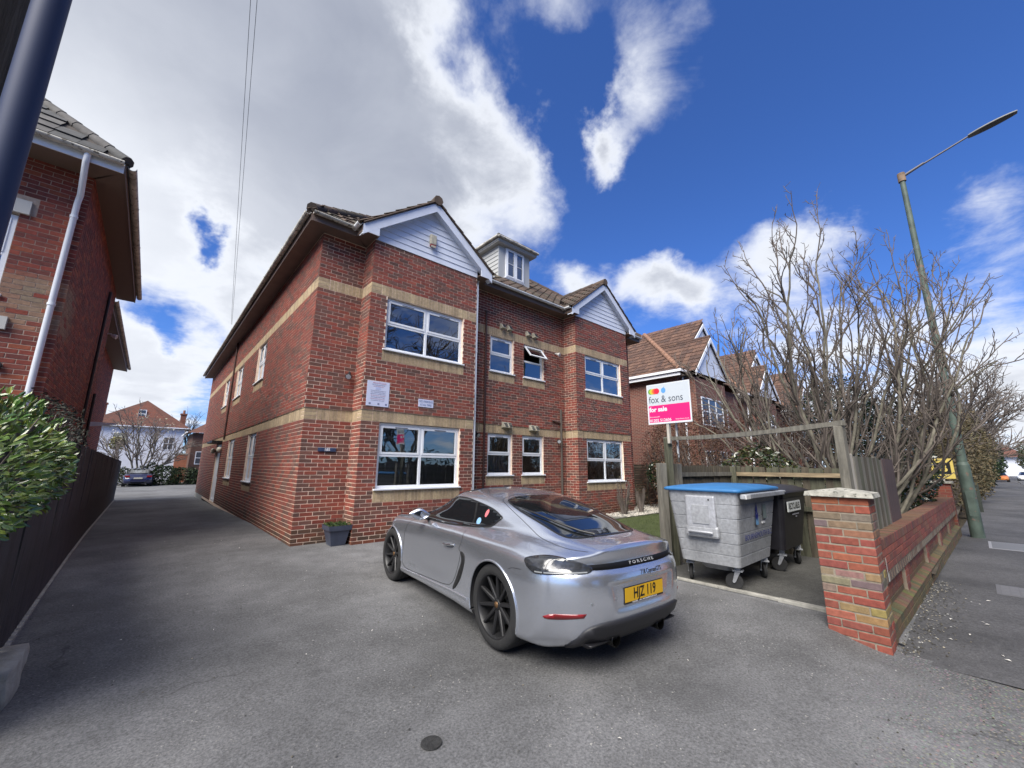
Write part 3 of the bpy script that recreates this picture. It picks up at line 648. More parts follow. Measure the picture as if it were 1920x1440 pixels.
FK = Fr((XS, 28.0, 0), (1, 0, 0), (0, 1, 0)); W_ = Wall(T, FK, PAL_MAIN, M_mort); W_.sheet(0, X5-XS, Z0-.4, ZT); W_.done()
mb = MB(); FSd.box(mb, 16, 19.64, -.45, -.02, -.02, .004); mb.build('footing', M_conc, T)
bricks_out(T)
# eaves
ZE = 6.2; OV = .33
eave(T, (XS, 28.0), (XS, YF), (-1, 0), OV, ZE, e0=.33, e1=OV)
eave(T, (XS, YF), (X1, YF), (0, -1), OV, ZE, e0=OV, e1=-OV, mats=(None, None, M_gutt))
eave(T, (X1, YB-.16), (X1, YF), (-1, 0), OV, ZE, e0=0, e1=-OV, mats=(None, None, M_guttw))
eave(T, (X2, YF), (X3, YF), (0, -1), OV, ZE, e0=-OV, e1=-OV, mats=(None, None, M_guttw))
eave(T, (X3, YB-.16), (X3, YF), (-1, 0), OV, ZE, e1=-OV, mats=(None, None, M_guttw))
eave(T, (X4, YB-.16), (X4, YF), (1, 0), OV, ZE, e1=-OV, mats=(None, None, M_guttw))
eave(T, (X2, YB-.16), (X2, YF), (1, 0), OV, ZE, e1=-OV, mats=(None, None, M_guttw))
eave(T, (X4, YF), (X5, YF), (0, -1), OV, ZE, e0=-OV, e1=OV, mats=(None, None, M_guttw))
eave(T, (X5, 28), (X5, YF), (1, 0), OV, ZE, e0=.33, e1=OV)
# main roof
K = .80; ex, ey, ez = XS-OV-.03, YF-OV-.03, ZE+.20; TOPT = 3.1
def zm(x, y): return ez+K*min(x-ex, y-ey, X5+OV+.03-x, 28.36-y, TOPT)
GX = [((X1+X2)/2, (X1-OV-.02, X2+OV+.02)), ((X3+X4)/2, (X3-OV-.02, X4+OV+.02))]
KG = .76
def zg(i, x): c, (a, b) = GX[i]; return ez-.02+KG*((c-a)-abs(x-c))
def ing(x, y): return any(a < x < b and y > YB-.2 and zg(i, x) > zm(x, y) for i, (c, (a, b)) in enumerate(GX))
rf = MB()
x0, x1, y0, y1 = ex, X5+OV+.03, ey, 28.36; t = TOPT; zt = ez+K*t
Pq = lambda x, y, z: (x, y, z-.03)
rf.face([Pq(x0, y0, ez), Pq(x1, y0, ez), Pq(x1-t, y0+t, zt), Pq(x0+t, y0+t, zt)]); rf.face([Pq(x0, y1, ez), Pq(x0, y0, ez), Pq(x0+t, y0+t, zt), Pq(x0+t, y1-t, zt)])
rf.face([Pq(x1, y0, ez), Pq(x1, y1, ez), Pq(x1-t, y1-t, zt), Pq(x1-t, y0+t, zt)]); rf.face([Pq(x1, y1, ez), Pq(x0, y1, ez), Pq(x0+t, y1-t, zt), Pq(x1-t, y1-t, zt)])
rf.face([Pq(x0+t, y0+t, zt), Pq(x1-t, y0+t, zt), Pq(x1-t, y1-t, zt), Pq(x0+t, y1-t, zt)])
for i, (c, (a, b)) in enumerate(GX):
    ya = YB-.19; za = zg(i, c)-.03; yc_ = y0+(za-ez+.03)/K
    rf.face([(a, ya, ez-.05), (c, ya, za), (c, yc_, za), (a, y0, ez-.05)]); rf.face([(c, ya, za), (b, ya, ez-.05), (b, y0, ez-.05), (c, yc_, za)])
roof = rf.build('roof', mat('roof_underlay', (.06, .05, .045), .9), T)
tl = MB()
sl_ = math.sqrt(1+K*K); sg = math.sqrt(1+KG*KG)
tiles(tl, (0, ey-.02, ez-.012), (1, 0, 0), (0, 1, K), lambda p: zm(p.x, p.y) > p.z-.06 and ex < p.x < x1 and p.y < ey+t and not ing(p.x, p.y) and not (7.3 < p.x < 8.75 and p.y > 8.95), (ex, x1), (0, t*sl_), PAL_TBR)
tiles(tl, (ex-.02, 0, ez-.012), (0, 1, 0), (1, 0, K), lambda p: min(p.y-ey, 28.36-p.y) > p.x-ex and p.x < ex+t and p.y < 28.3, (ey, 28.4), (0, t*sl_), PAL_TBR)
for i, (c, (a, b)) in enumerate(GX):
    for sgn in (1, -1):
        st = a if sgn > 0 else b
        tiles(tl, (st-.03*sgn, 0, ez-.04), (0, 1, 0), (sgn, 0, KG), lambda p: zm(p.x, p.y) < p.z+.05 and (p.x-c)*sgn < .02, (YB-.22, 10.2), (0, (c-a)*sg), PAL_TBR, w=.30)
tl.build('roof_tiling', M_tile, roof, kind='stuff')
rg = MB()
ridge(rg, (x0, y0, ez+.02), (x0+t, y0+t, zt+.02), .11, PAL_TBR); ridge(rg, (x1, y0, ez+.02), (x1-t, y0+t, zt+.02), .11, PAL_TBR); ridge(rg, (x0+t, y0+t, zt), (x1-t, y0+t, zt), .11, PAL_TBR)
for i, (c, (a, b)) in enumerate(GX): ridge(rg, (c, YB-.24, zg(i, c)+.0), (c, y0+(zg(i, c)-ez)/K, zg(i, c)+.0), .115, PAL_TBR)
rg.build('ridge_tiling', M_tile, roof, kind='stuff')
# gable fronts
for i, (c, (a, b)) in enumerate(GX):
    hw = c-a; zb = ZE-.012; pass
    mbb = MB(); mbb.box(c-(X2-X1)/2-(.085 if i else 0), c+(X2-X1)/2+(.085 if i else 0), YB-.012, YB-.004, zb, zb+.01)
    host = mbb.build('gable', M_pvcd, T)
    k = 0; zz = zb
    while True:
        z2 = zz+.148; half = (c-(X1 if i == 0 else X3)); top = zg(i, c)-.07
        w1 = min(half, (top-zz)/KG); w2 = min(half, (top-z2)/KG)
        if w1 < .12: break
        w2 = max(w2, .02); B = MB(); yy = YB-.005
        B.face([(c-w1, yy-.022, zz), (c+w1, yy-.022, zz), (c+w2, yy-.008, z2), (c-w2, yy-.008, z2)]); B.face([(c-w1, yy-.022, zz), (c-w1, yy, zz), (c+w1, yy, zz), (c+w1, yy-.022, zz)])
        B.build('cladding_board', M_pvcd, host); zz = z2+.0005; k += 1
    for sgn in (1, -1):
        yb_ = YB-.19; tz = zg(i, c)-.045; ex_ = c-sgn*(hw+.0); ez_ = ez-.065
        n = Vector((-KG*sgn, 0, 1)).normalized(); B = MB(); a0 = Vector((c, 0, tz)); a1 = Vector((ex_, 0, ez_)); dn = Vector((0, 0, -.235))
        def Y_(p, y): return (p.x, y, p.z)
        B.hexa([Y_(a1+dn, yb_), Y_(a0+dn, yb_), Y_(a0+dn, yb_+.022), Y_(a1+dn, yb_+.022), Y_(a1, yb_), Y_(a0, yb_), Y_(a0, yb_+.022), Y_(a1, yb_+.022)])
        # boxed eaves end
        x_in = c-sgn*(X2-X1)/2 if i == 0 else c-sgn*(X4-X3)/2
        B.hexa([(ex_, yb_+.001, ZE-.014), (x_in, yb_+.001, ZE-.014), (x_in, yb_+.021, ZE-.014), (ex_, yb_+.021, ZE-.014), (ex_, yb_+.001, ez_), (x_in, yb_+.001, ez_+.18), (x_in, yb_+.021, ez_+.18), (ex_, yb_+.021, ez_)])
        B.build('bargeboard', M_pvcd, host, recalc=True)
        B = MB(); q0 = a0+Vector((0, 0, -.20)); q1 = a1+Vector((0, 0, -.20))
        B.hexa([Y_(q1, yb_+.02), Y_(q0, yb_+.02), Y_(q0, YB), Y_(q1, YB), Y_(q1+Vector((0, 0, .02)), yb_+.02), Y_(q0+Vector((0, 0, .02)), yb_+.02), Y_(q0+Vector((0, 0, .02)), YB), Y_(q1+Vector((0, 0, .02)), YB)])
        B.build('rake_soffit', M_pvcd, host, recalc=True)
        B = MB(); B.tube([(ex_, yb_-.02, ez_+.02), (c, yb_-.02, tz+.045)], .022, 6, 0, PAL_TBR[0]); B.build('verge_mortar', M_tile, host)
# dormer
mb = MB(); dx0, dx1, dy, dz0, dz1 = 7.37, 8.67, 9.0, 7.12, 8.30
mb.box(dx0, dx1, dy+.0, dy+2.2, dz0-.2, dz1); dm = mb.build('dormer', M_pvcd, T)
z = 7.1
while z < dz1-.02:
    for xx, s_ in ((dx0, -1), (dx1, 1)):
        B = MB(); B.face([(xx+s_*.022, dy-.012, z), (xx+s_*.022, dy+1.9, z), (xx+s_*.006, dy+1.9, z+.14), (xx+s_*.006, dy-.012, z+.14)][::-s_]); B.face([(xx+s_*.022, dy-.012, z), (xx, dy-.012, z), (xx, dy+1.9, z), (xx+s_*.022, dy+1.9, z)]); B.build('cladding_board', mat('cream_cladding', (.42, .43, .43), .5), dm)
    z += .141
FD2 = Fr((dx0, dy-.002, 0), (1, 0, 0), (0, -1, 0))
mb = MB(); FD2.box(mb, -.02, .25, dz0, dz1, 0, .02); FD2.box(mb, 1.05, 1.32, dz0, dz1, 0, .02); FD2.box(mb, .25, 1.05, dz0, 7.26, 0, .02); mb.build('dormer_cheek', mat('cream_cladding'), dm)
add_window(FD2, .26, 1.04, 7.27, 8.28, dm, [[(.99, True)], [(.99, True)]], sill=True, room=False, inset=-.06, vents=False, fw_=.04)
mb = MB(); FD2.box(mb, .27, 1.03, 7.3, 8.25, .0, .004); mb.build('dormer_blackout', M_dark, dm)
mb = MB(); FD2.box(mb, .33, .62, 7.76, 7.775, .055, .062); FD2.box(mb, .69, .98, 7.76, 7.775, .055, .062); mb.build('glazing_bar', PVC, dm)
mb = MB(); mb.box(dx0-.17, dx1+.17, dy-.19, dy+2.5, dz1, dz1+.03); mb.build('soffit', mat('cream_cladding'), dm)
mb = MB(); mb.box(dx0-.19, dx1+.19, dy-.21, dy+2.5, dz1+.031, dz1+.15); mb.build('fascia', mat('cream_cladding'), dm)
mb = MB(); mb.tube([(dx0-.22, dy-.255, dz1+.13), (dx1+.22, dy-.255, dz1+.13)], .045, 8); mb.tube([(dx0-.235, dy-.255, dz1+.13), (dx0-.235, dy+2.0, dz1+.13)], .045, 8); mb.build('gutter', M_gutt, dm)
mb = MB(); hz = dz1+.16; a = (dx0-.2, dx1+.2, dy-.23, dy+2.5)
mb.face([(a[0], a[2], hz), (a[1], a[2], hz), (a[1]-.4, a[2]+.4, hz+.14), (a[0]+.4, a[2]+.4, hz+.14)]); mb.face([(a[0], a[3], hz), (a[0], a[2], hz), (a[0]+.4, a[2]+.4, hz+.14), (a[0]+.4, a[3], hz+.14)]); mb.face([(a[1], a[2], hz), (a[1], a[3], hz), (a[1]-.4, a[3], hz+.14), (a[1]-.4, a[2]+.4, hz+.14)]); mb.face([(a[0]+.4, a[2]+.4, hz+.14), (a[1]-.4, a[2]+.4, hz+.14), (a[1]-.4, a[3], hz+.14), (a[0]+.4, a[3], hz+.14)])
for q in mb.m: pass
mb.c = [PAL_TBR[0]]*len(mb.f); mb.build('dormer_roof', M_tile, dm)
mb = MB(); ridge(mb, (a[0], a[2], hz+.0), (a[0]+.4, a[2]+.4, hz+.16), .06, PAL_TBR, .2); ridge(mb, (a[0]+.1, a[2]+.05, hz+.04), (a[1]-.1, a[2]+.05, hz+.04), .05, PAL_TBR, .3); mb.build('ridge_tiling', M_tile, dm, kind='stuff')
# pipes and fittings on the wall
pipe(T, [(X2+.22, YF-.36, 6.33), (X2+.12, 7.98, 6.18), (X2+.075, 7.93, 6.0), (X2+.075, 7.93, .02)], .036, PVC)
M_rust = mat('brown_pipe', (.05, .022, .018), .6)
pipe(T, [(6.40, YF-.05, 5.62), (6.40, YF-.05, .0)], .028, M_rust, 'soil_pipe')
pipe(T, [(9.40, YF-.05, 3.15), (9.40, YF-.05, .0)], .036, mat('grey_brown_pipe', (.09, .075, .062), .5), 'soil_pipe'); pipe(T, [(9.0, YF-.05, 2.78), (9.36, YF-.05, 2.72)], .02, M_rust, 'waste_pipe', brackets=False)
pipe(T, [(XS-.05, 19.0, 6.2), (XS-.05, 19.0, 2.35)], .03, M_rust, 'rainwater_pipe')
M_cowl = mat('cream_cowl', (.42, .39, .31), .55, var=.3, vscale=14)
for (x, z) in ((7.0, 5.31), (7.26, 5.31), (8.0, 5.31), (8.27, 5.31), (7.10, 2.52), (7.26, 2.52), (8.13, 2.50), (8.30, 2.50)):
    mb = MB(); y = YF-.01
    mb.hexa([(x-.07, y-.13, z-.07), (x+.07, y-.13, z-.07), (x+.07, y, z-.07), (x-.07, y, z-.07), (x-.07, y-.05, z+.07), (x+.07, y-.05, z+.07), (x+.07, y, z+.07), (x-.07, y, z+.07)])
    mb.box(x-.08, x+.08, y-.012, y, z-.085, z+.085)
    o = mb.build('vent_cowl', M_cowl, T)
    mb = MB()
    for q in range(3): mb.box(x-.05, x+.05, y-.135+.026*q, y-.13+.026*q, z-.05+.04*q, z-.03+.04*q)
    mb.build('louvre', M_black, o)
def flood(name, loc, d, lbl, m=None):
    t_ = thing(name, lbl, 'light', loc)
    mb = MB(); mb.tube([(0, 0, 0), (d[0]*.5, d[1]*.5, .0)], .02, 8); mb.build('bracket', m or M_black, t_)
    mb = MB(); D = Vector(d); mb.tube([D*.5, D*.8, D*1.15], [.03, .055, .065], 14); mb.build('lamp_head', m or M_black, t_)
    mb = MB(); mb.tube([D*1.151, D*1.17], [.052, .05], 14); mb.build('lens', mat('lamp_lens', (.5, .52, .55), .1), t_)
flood('floodlight', (2.88, YF-.02, 3.30), (-.06, -.12, -.10), 'black floodlight in the corner above the large white notice')
flood('floodlight.001', (6.12, YF-.02, 2.27), (.02, -.12, -.08), 'black floodlight beside the white downpipe at the height of the lower buff band')
flood('floodlight.002', (9.27, YF-.02, 2.22), (-.09, -.13, -.06), 'black floodlight next to the brown pipe left of the right hand bay')
flood('security_camera', (9.20, YF-.02, 4.93), (.04, -.14, -.05), 'small white camera under the upper buff band beside the right hand bay', mat('camera_white', (.6, .6, .58), .4))
t_ = thing('alarm_box', 'cream alarm box with red base on the white boarded left gable', 'alarm', (4.36, YB-.03, 6.62)); mb = MB(); mb.box(-.085, .085, -.075, .0, -.06, .2); fbevel(mb.build('cover', M_cowl, t_), .02); mb = MB(); mb.box(-.07, .07, -.07, .0, -.085, -.06); mb.build('strobe', mat('strobe_red', (.30, .03, .03), .3), t_); mb = MB(); mb.box(-.06, .06, -.078, -.06, -.13, -.085); mb.build('strobe_base', M_cowl, t_)
# notices
PAP = mat('notice_white', (.60, .63, .80), .4); INK = mat('ink_grey', (.16, .18, .30), .6); INKR = mat('ink_red', (.48, .20, .26), .6); INKB = mat('ink_blue', (.05, .10, .28), .6)
t_ = thing('parking_notice', 'large white parking notice with small print on the brick left of the bay window', 'notice', (3.30, YB-.035, 2.845)); mb = MB(); mb.box(-.235, .235, 0, .008, -.255, .255); mb.build('board', PAP, t_)
def tx(s, size, x, z, m, nm='lettering', sx=1, par=None, y=-.0015, o=None, al='CENTER', bold=0): return text(s, size, nm, m, par or t_, frame_mw((x, y, z), (1, 0, 0), (0, 0, 1)), .0005, al, sx=sx, bold=bold)
tx('PRIVATE LAND', .042, .02, .215, INKR); tx('No unauthorised parking', .026, .0, .18, INK); tx('permit holders only', .026, .0, .15, INKR)
for k, (s, m_) in enumerate((('Terms and conditions apply at all', INK), ('times. Vehicles parked without a', INK), ('valid permit or outside a marked', INK), ('bay may be issued with a charge', INKR), ('notice payable within 28 days.', INK), ('By entering this land you agree', INKR), ('to be bound by these terms', INK))): tx(s, .024, 0, .06-.033*k, m_)
mb = MB(); mb.box(-.06, .05, -.002, 0, .085, .135); mb.build('parking_symbol', mat('pale_blue_ink', (.45, .50, .72), .5), t_)
for xx in (-.16, .02, .18): mb = MB(); mb.box(xx-.02, xx+.02, -.002, 0, -.225, -.19); mb.build('small_symbol', INK, t_)
t_ = thing('no_parking_sign', 'small white sign reading no parking at all times on the brick between storeys', 'sign', (4.40, YB-.035, 2.765)); mb = MB(); mb.box(-.185, .185, 0, .008, -.085, .085); mb.build('board', PAP, t_)
tx('NO PARKING', .07, 0, .035, INKB, sx=.78); tx('AT ALL TIMES', .065, 0, -.038, INKB, sx=.72)
t_ = thing('number_plaque', 'dark slate plaque with the house number 185 on the left brick pier', 'house number', (2.575, YF-.03, 1.715)); mb = MB(); mb.box(-.17, .17, 0, .018, -.038, .038); fbevel(mb.build('slate', mat('slate_blue', (.03, .05, .11), .5, var=.5, vscale=20), t_), .006); tx('185', .075, .0, 0, mat('number_white', (.75, .76, .80), .5), y=-.002, bold=.0015)
# cable loop on the wall
t_ = thing('wall_cable', 'short black cable hanging from the brick wall beside the front of the silver car', 'cable', (3.95, YB-.02, .45)); mb = MB(); mb.tube([(0, 0, .12), (.03, -.02, .06), (0, -.03, -.06), (-.03, -.02, -.16), (.05, -.02, -.22), (.12, -.01, -.2)], .007, 6); mb.build('cable', M_black, t_)
# planter
t_ = thing('planter', 'slate blue square plant pot with low green plants at the foot of the brick pier', 'planter', (2.80, 8.06, .0))
mb = MB(); mb.hexa([(-.125, -.125, -.02), (.125, -.125, -.02), (.125, .125, -.02), (-.125, .125, -.02), (-.19, -.19, .32), (.19, -.19, .32), (.19, .19, .32), (-.19, .19, .32)], skip=('t',)); mb.hexa([(-.2, -.2, .25), (.2, -.2, .25), (.2, .2, .25), (-.2, .2, .25), (-.21, -.21, .335), (.21, -.21, .335), (.21, .21, .335), (-.21, .21, .335)], skip=('t', 'b'))
mb.build('pot', mat('pot_blue', (.055, .065, .10), .45, var=.2, vscale=6), t_); mb = MB(); mb.face([(-.19, -.19, .30), (.19, -.19, .30), (.19, .19, .30), (-.19, .19, .30)]); mb.build('soil', M_soil, t_)
mb = MB()
for k in range(260):
    x, y = rnd.uniform(-.18, .18), rnd.uniform(-.18, .18); a = rnd.uniform(0, 6.28); l = rnd.uniform(.02, .05); z = .30+rnd.uniform(0, .05)
    g = rnd.uniform(.6, 1.3); mb.face([(x, y, z), (x+l*math.cos(a)-.01, y+l*math.sin(a), z+.03), (x+1.6*l*math.cos(a), y+1.6*l*math.sin(a), z+.035), (x+l*math.cos(a)+.012, y+l*math.sin(a)+.01, z+.028)], 0, (.06*g, .11*g, .03))
mb.build('foliage', mat('leaf', tint=True, rough=.5), t_, kind='stuff')

# ============================================================ left hand brick building
T = leftb = thing('brick_house', 'dark red brick building on the left with brown soffits and a grey tiled roof', 'building', (0, 0, 0))
LX, LY, LT = -1.33, 9.13, 6.12
pale = lambda c, u, z: tuple(lerp(a, b, .75*sstep(3.25, 3.5, z)*(1-sstep(4.05, 4.3, z))*max(0, 1-abs(u-.35)/.8)) for a, b in zip(c, (.27, .22, .15))) if rnd.random() < .85 else c
FL = Fr((LX, LY, 0), (-1, 0, 0), (0, -1, 0)); W_ = Wall(T, FL, PAL_LEFT, M_mortl)
hw = [(.66, 1.9, 3.82, 5.14)]
W_.courses(0, 3.2, -.4+.02, 87, hw+[(.50, 1.9, 5.15, 5.5)], off=-.009, e0=.004, weather=pale); W_.sheet(0, 7, -.45, LT, hw); W_.done()
add_window(FL, .67, 1.89, 3.85, 5.13, T, LAY2, inset=.03)
mb = MB(); FL.box(mb, .56, 1.85, 5.16, 5.38, 0, .05)
mb.build('lintel', mat('lintel_white', (.5, .49, .46), .7), T)
FLs = Fr((LX, LY, 0), (0, 1, 0), (1, 0, 0)); W_ = Wall(T, FLs, PAL_LEFT, M_mortl); W_.courses(0, 6.32, -.38, 87, [], off=-.005, weather=pale); W_.sheet(0, 6.32, -.45, LT); W_.done()
F2 = Fr((-1.88, LY+6.32, 0), (0, 1, 0), (1, 0, 0)); W_ = Wall(T, F2, PAL_LEFT, M_mortl); W_.courses(0, 11.7, -.38, 84, [], off=.01); W_.sheet(0, 11.7, -.7, LT-.2); W_.done()
F3 = Fr((-1.88, LY+18.02, 0), (-1, 0, 0), (0, 1, 0)); W_ = Wall(T, F3, PAL_LEFT, M_mortl); W_.sheet(0, 5, -.7, LT-.2); W_.done()
F4 = Fr((LX, LY+6.32, 0), (-1, 0, 0), (0, 1, 0)); W_ = Wall(T, F4, PAL_LEFT, M_mortl); W_.sheet(0, 7, -.7, LT); W_.done()
bricks_out(T)
mts = (mat('soffit_taupe', (.16, .115, .09), .6), PVC, M_gutt)
eave(T, (LX, LY), (LX-7, LY), (0, -1), .50, LT, mts, e0=.37, fz=.16, gr=.06); eave(T, (LX, LY), (LX, LY+6.5), (1, 0), .37, LT, (mts[0], mts[0], M_gutt), e0=.5, e1=.25, s1=.25, gr=.06)
eave(T, (-1.88, LY+6.7), (-1.88, LY+18.0), (1, 0), .45, LT-.2, (mts[0], mts[0], M_gutt), e1=.3, gr=.06)
rf = MB(); ax, ay, az_ = LX+.42, LY-.55, LT+.17; t = 3.0; k2 = .98
rf.face([(ax, ay, az_), (ax-t, ay+t, az_+k2*t), (ax-7.5, ay+t, az_+k2*t), (ax-7.5, ay, az_)][::-1]); rf.face([(ax, ay, az_), (ax, LY+6.6, az_), (ax-t, LY+6.6, az_+k2*t), (ax-t, ay+t, az_+k2*t)])
rf.face([(ax, LY+6.6, az_), (ax-t, LY+6.6, az_+k2*t), (ax-2*t, LY+6.6, az_)][::-1]); rf.face([(-1.4, LY+6.6, az_-.2), (-1.4, LY+18.2, az_-.2), (-1.4-t, LY+18.2-t, az_-.2+k2*t), (-1.4-t, LY+6.6, az_-.2+k2*t)])
roof = rf.build('roof', mat('roof_underlay'), T); tl = MB(); sl_ = math.sqrt(1+k2*k2)
tiles(tl, (ax-7.5, ay-.02, az_), (1, 0, 0), (0, 1, k2), lambda p: (ax-p.x) > (p.y-ay)+.14 and p.y < ay+t, (0, 7.5), (0, t*sl_), PAL_TGR, roll=.0, g=.36)
tiles(tl, (ax+.02, ay, az_), (0, 1, 0), (-1, 0, k2), lambda p: (ax-p.x) < (p.y-ay)-.14, (0, LY+6.65-ay), (0, t*sl_), PAL_TGR, roll=.0)
tl.build('roof_tiling', M_tile, roof, kind='stuff'); rg = MB(); ridge(rg, (ax-.03, ay+.03, az_+.03), (ax-t, ay+t, az_+k2*t+.03), .09, PAL_TGR); rg.build('ridge_tiling', M_tile, roof, kind='stuff')
px_ = LX-.14
pipe(T, [(px_+.09, LY-.56, LT+.10), (px_+.09, LY-.56, LT-.06), (px_+.05, LY-.12, LT-.42), (px_+.03, LY-.06, LT-.55), (px_, LY-.06, .3)], .04, PVC)
pipe(T, [(LX+.05, 13.65, 5.6), (LX+.05, 13.65, .3)], .03, M_black, 'waste_pipe')
pipe(T, [(LX+.05, 14.9, 3.2), (LX+.05, 14.9, .3)], .03, M_black, 'waste_pipe')
mb = MB(); FL.box(mb, .50, .62, 3.33, 3.52, 0, .06); mb.build('air_vent', mat('lintel_white'), T)
mb = MB(); mb.tube([(LX-.50, LY, 2.80), (LX-.50, LY-.07, 2.80)], .06, 12); mb.build('pipe_outlet', M_black, T)
flood('security_camera.001', (LX, 15.35, 4.93), (.17, -.05, -.06), 'white camera on the side corner of the dark brick building', mat('camera_white'))
t_ = thing('wall_light', 'white bracket light low on the side wall of the dark brick building', 'light', (LX, 15.2, 2.42)); mb = MB(); mb.hexa([(0, -.05, -.05), (.55, -.04, .03), (.55, .04, .03), (0, .05, -.05), (0, -.05, .07), (.55, -.04, .07), (.55, .04, .07), (0, .05, .07)]); mb.build('bracket', PVC, t_)
# ============================================================ the silver sports coupe
# car space: x forward from the rear axle, y to the left, z up from the ground under the rear axle
CARP = (3.337, 2.954); CARH = 4.7; CARZ = -.140; CARS = .015
def spl(x, tab):
    """smooth (pchip-like) interpolation"""
    xs_ = [a for a, _ in tab]; ys_ = [b for _, b in tab]
    if x <= xs_[0]: return ys_[0]
    if x >= xs_[-1]: return ys_[-1]
    i = max(j for j in range(len(xs_)) if xs_[j] <= x); i = min(i, len(xs_)-2)
    def sl(j):
        if j <= 0 or j >= len(xs_)-1:
            j0 = 0 if j <= 0 else len(xs_)-2; return (ys_[j0+1]-ys_[j0])/(xs_[j0+1]-xs_[j0])
        a = (ys_[j]-ys_[j-1])/(xs_[j]-xs_[j-1]); b = (ys_[j+1]-ys_[j])/(xs_[j+1]-xs_[j])
        return 0 if a*b <= 0 else 2*a*b/(a+b)
    h = xs_[i+1]-xs_[i]; t = (x-xs_[i])/h; m0, m1 = sl(i)*h, sl(i+1)*h
    return (2*t**3-3*t*t+1)*ys_[i]+(t**3-2*t*t+t)*m0+(-2*t**3+3*t*t)*ys_[i+1]+(t**3-t*t)*m1
T_zb = [(-1, .235), (-.7, .20), (0, .16), (2.5, .15), (3.1, .17), (3.4, .20)]
T_W = [(-.95, .66), (-.8, .755), (-.7, .815), (-.6, .855), (-.45, .885), (-.2, .904), (.05, .908), (.4, .895), (.9, .868), (1.5, .866), (2.1, .882), (2.475, .893), (2.8, .878), (3.05, .83), (3.25, .74), (3.4, .60)]
T_yc = [(-.95, .60), (-.75, .665), (-.5, .72), (-.2, .765), (.05, .78), (.5, .80), (1.0, .805), (1.6, .80), (2.0, .785), (2.475, .75), (2.8, .71), (3.1, .64), (3.4, .50)]
T_zc = [(-.95, .83), (-.75, .865), (-.5, .89), (-.2, .912), (.05, .915), (.5, .905), (1.0, .885), (1.6, .872), (2.0, .868), (2.475, .85), (2.8, .78), (3.1, .68), (3.4, .53)]
T_yv = [(-.95, .44), (-.75, .50), (-.5, .56), (-.2, .625), (.05, .66), (.5, .70), (1.0, .725), (1.6, .735), (2.0, .72), (2.3, .64), (2.475, .56), (2.8, .50), (3.1, .46), (3.4, .36)]
T_zv = [(-.95, .885), (-.75, .905), (-.5, .93), (-.2, .955), (.05, .965), (.5, .955), (1.0, .935), (1.6, .918), (2.0, .905), (2.3, .862), (2.475, .825), (2.8, .745), (3.1, .655), (3.4, .53)]
T_yr = [(-.95, .30), (-.75, .36), (-.5, .42), (-.2, .475), (.05, .505), (.4, .545), (.8, .575), (1.2, .585), (1.5, .585), (1.75, .60), (1.95, .63), (2.15, .62), (2.35, .52), (2.475, .42), (2.8, .34), (3.1, .30), (3.4, .24)]
T_zr = [(-.95, .905), (-.75, .93), (-.5, .965), (-.2, 1.045), (.05, 1.105), (.4, 1.175), (.8, 1.222), (1.1, 1.222), (1.35, 1.135), (1.6, 1.035), (1.85, .945), (2.1, .89), (2.35, .845), (2.475, .82), (2.8, .74), (3.1, .65), (3.4, .53)]
T_zt = [(-.95, .925), (-.87, .935), (-.7, .945), (-.5, .985), (-.2, 1.075), (.05, 1.14), (.4, 1.222), (.8, 1.282), (1.05, 1.29), (1.3, 1.255), (1.55, 1.165), (1.8, 1.055), (2.05, .95), (2.3, .895), (2.475, .865), (2.8, .785), (3.1, .685), (3.4, .53)]
def car_pt(j, x):
    zb, W_, yc, zc, yv, zv, yr, zr, zt = [spl(x, t) for t in (T_zb, T_W, T_yc, T_zc, T_yv, T_zv, T_yr, T_zr, T_zt)]
    waist = .022*math.exp(-((x-1.2)/.75)**2)
    return [(0, zb), (W_*.55, zb), (W_-.10, zb), (W_-.018, zb+.045), (W_-.004, zb+.13), (W_-waist, .44), (W_-waist*.6, .58), (W_-.004, .70), (lerp(W_, yc, .30), lerp(.70, zc, .70)), (yc, zc), (lerp(yc, yv, .6), lerp(zc, zv, .6)-.006*0), (yv, zv),
            (lerp(yv, yr, .5)+.018, lerp(zv, zr, .5)+.004), (yr, zr), (yr*.62, lerp(zr, zt, .72)), (yr*.3, lerp(zr, zt, .95)), (0, zt)][j]
def Xr(y, z):
    A = spl(z, [(.18, .80), (.24, .86), (.30, .925), (.36, .95), (.45, .972), (.55, .98), (.66, .975), (.735, .955), (.775, .92), (.80, .905), (.84, .90), (.90, .905), (.93, .895), (.96, .86)])
    v = -A+.40*(abs(y)/.88)**4.0
    # recess of the number plate
    k = sstep(.40, .33, abs(y)-(z-.5)*.25)*sstep(.43, .50, z)*sstep(.685, .655, z)
    return v+.022*k
def Xf(y, z):
    B = spl(z, [(.15, 3.28), (.25, 3.36), (.36, 3.385), (.46, 3.37), (.54, 3.33), (.62, 3.25), (.75, 3.0)])
    return B-.62*(abs(y)/.88)**2.6
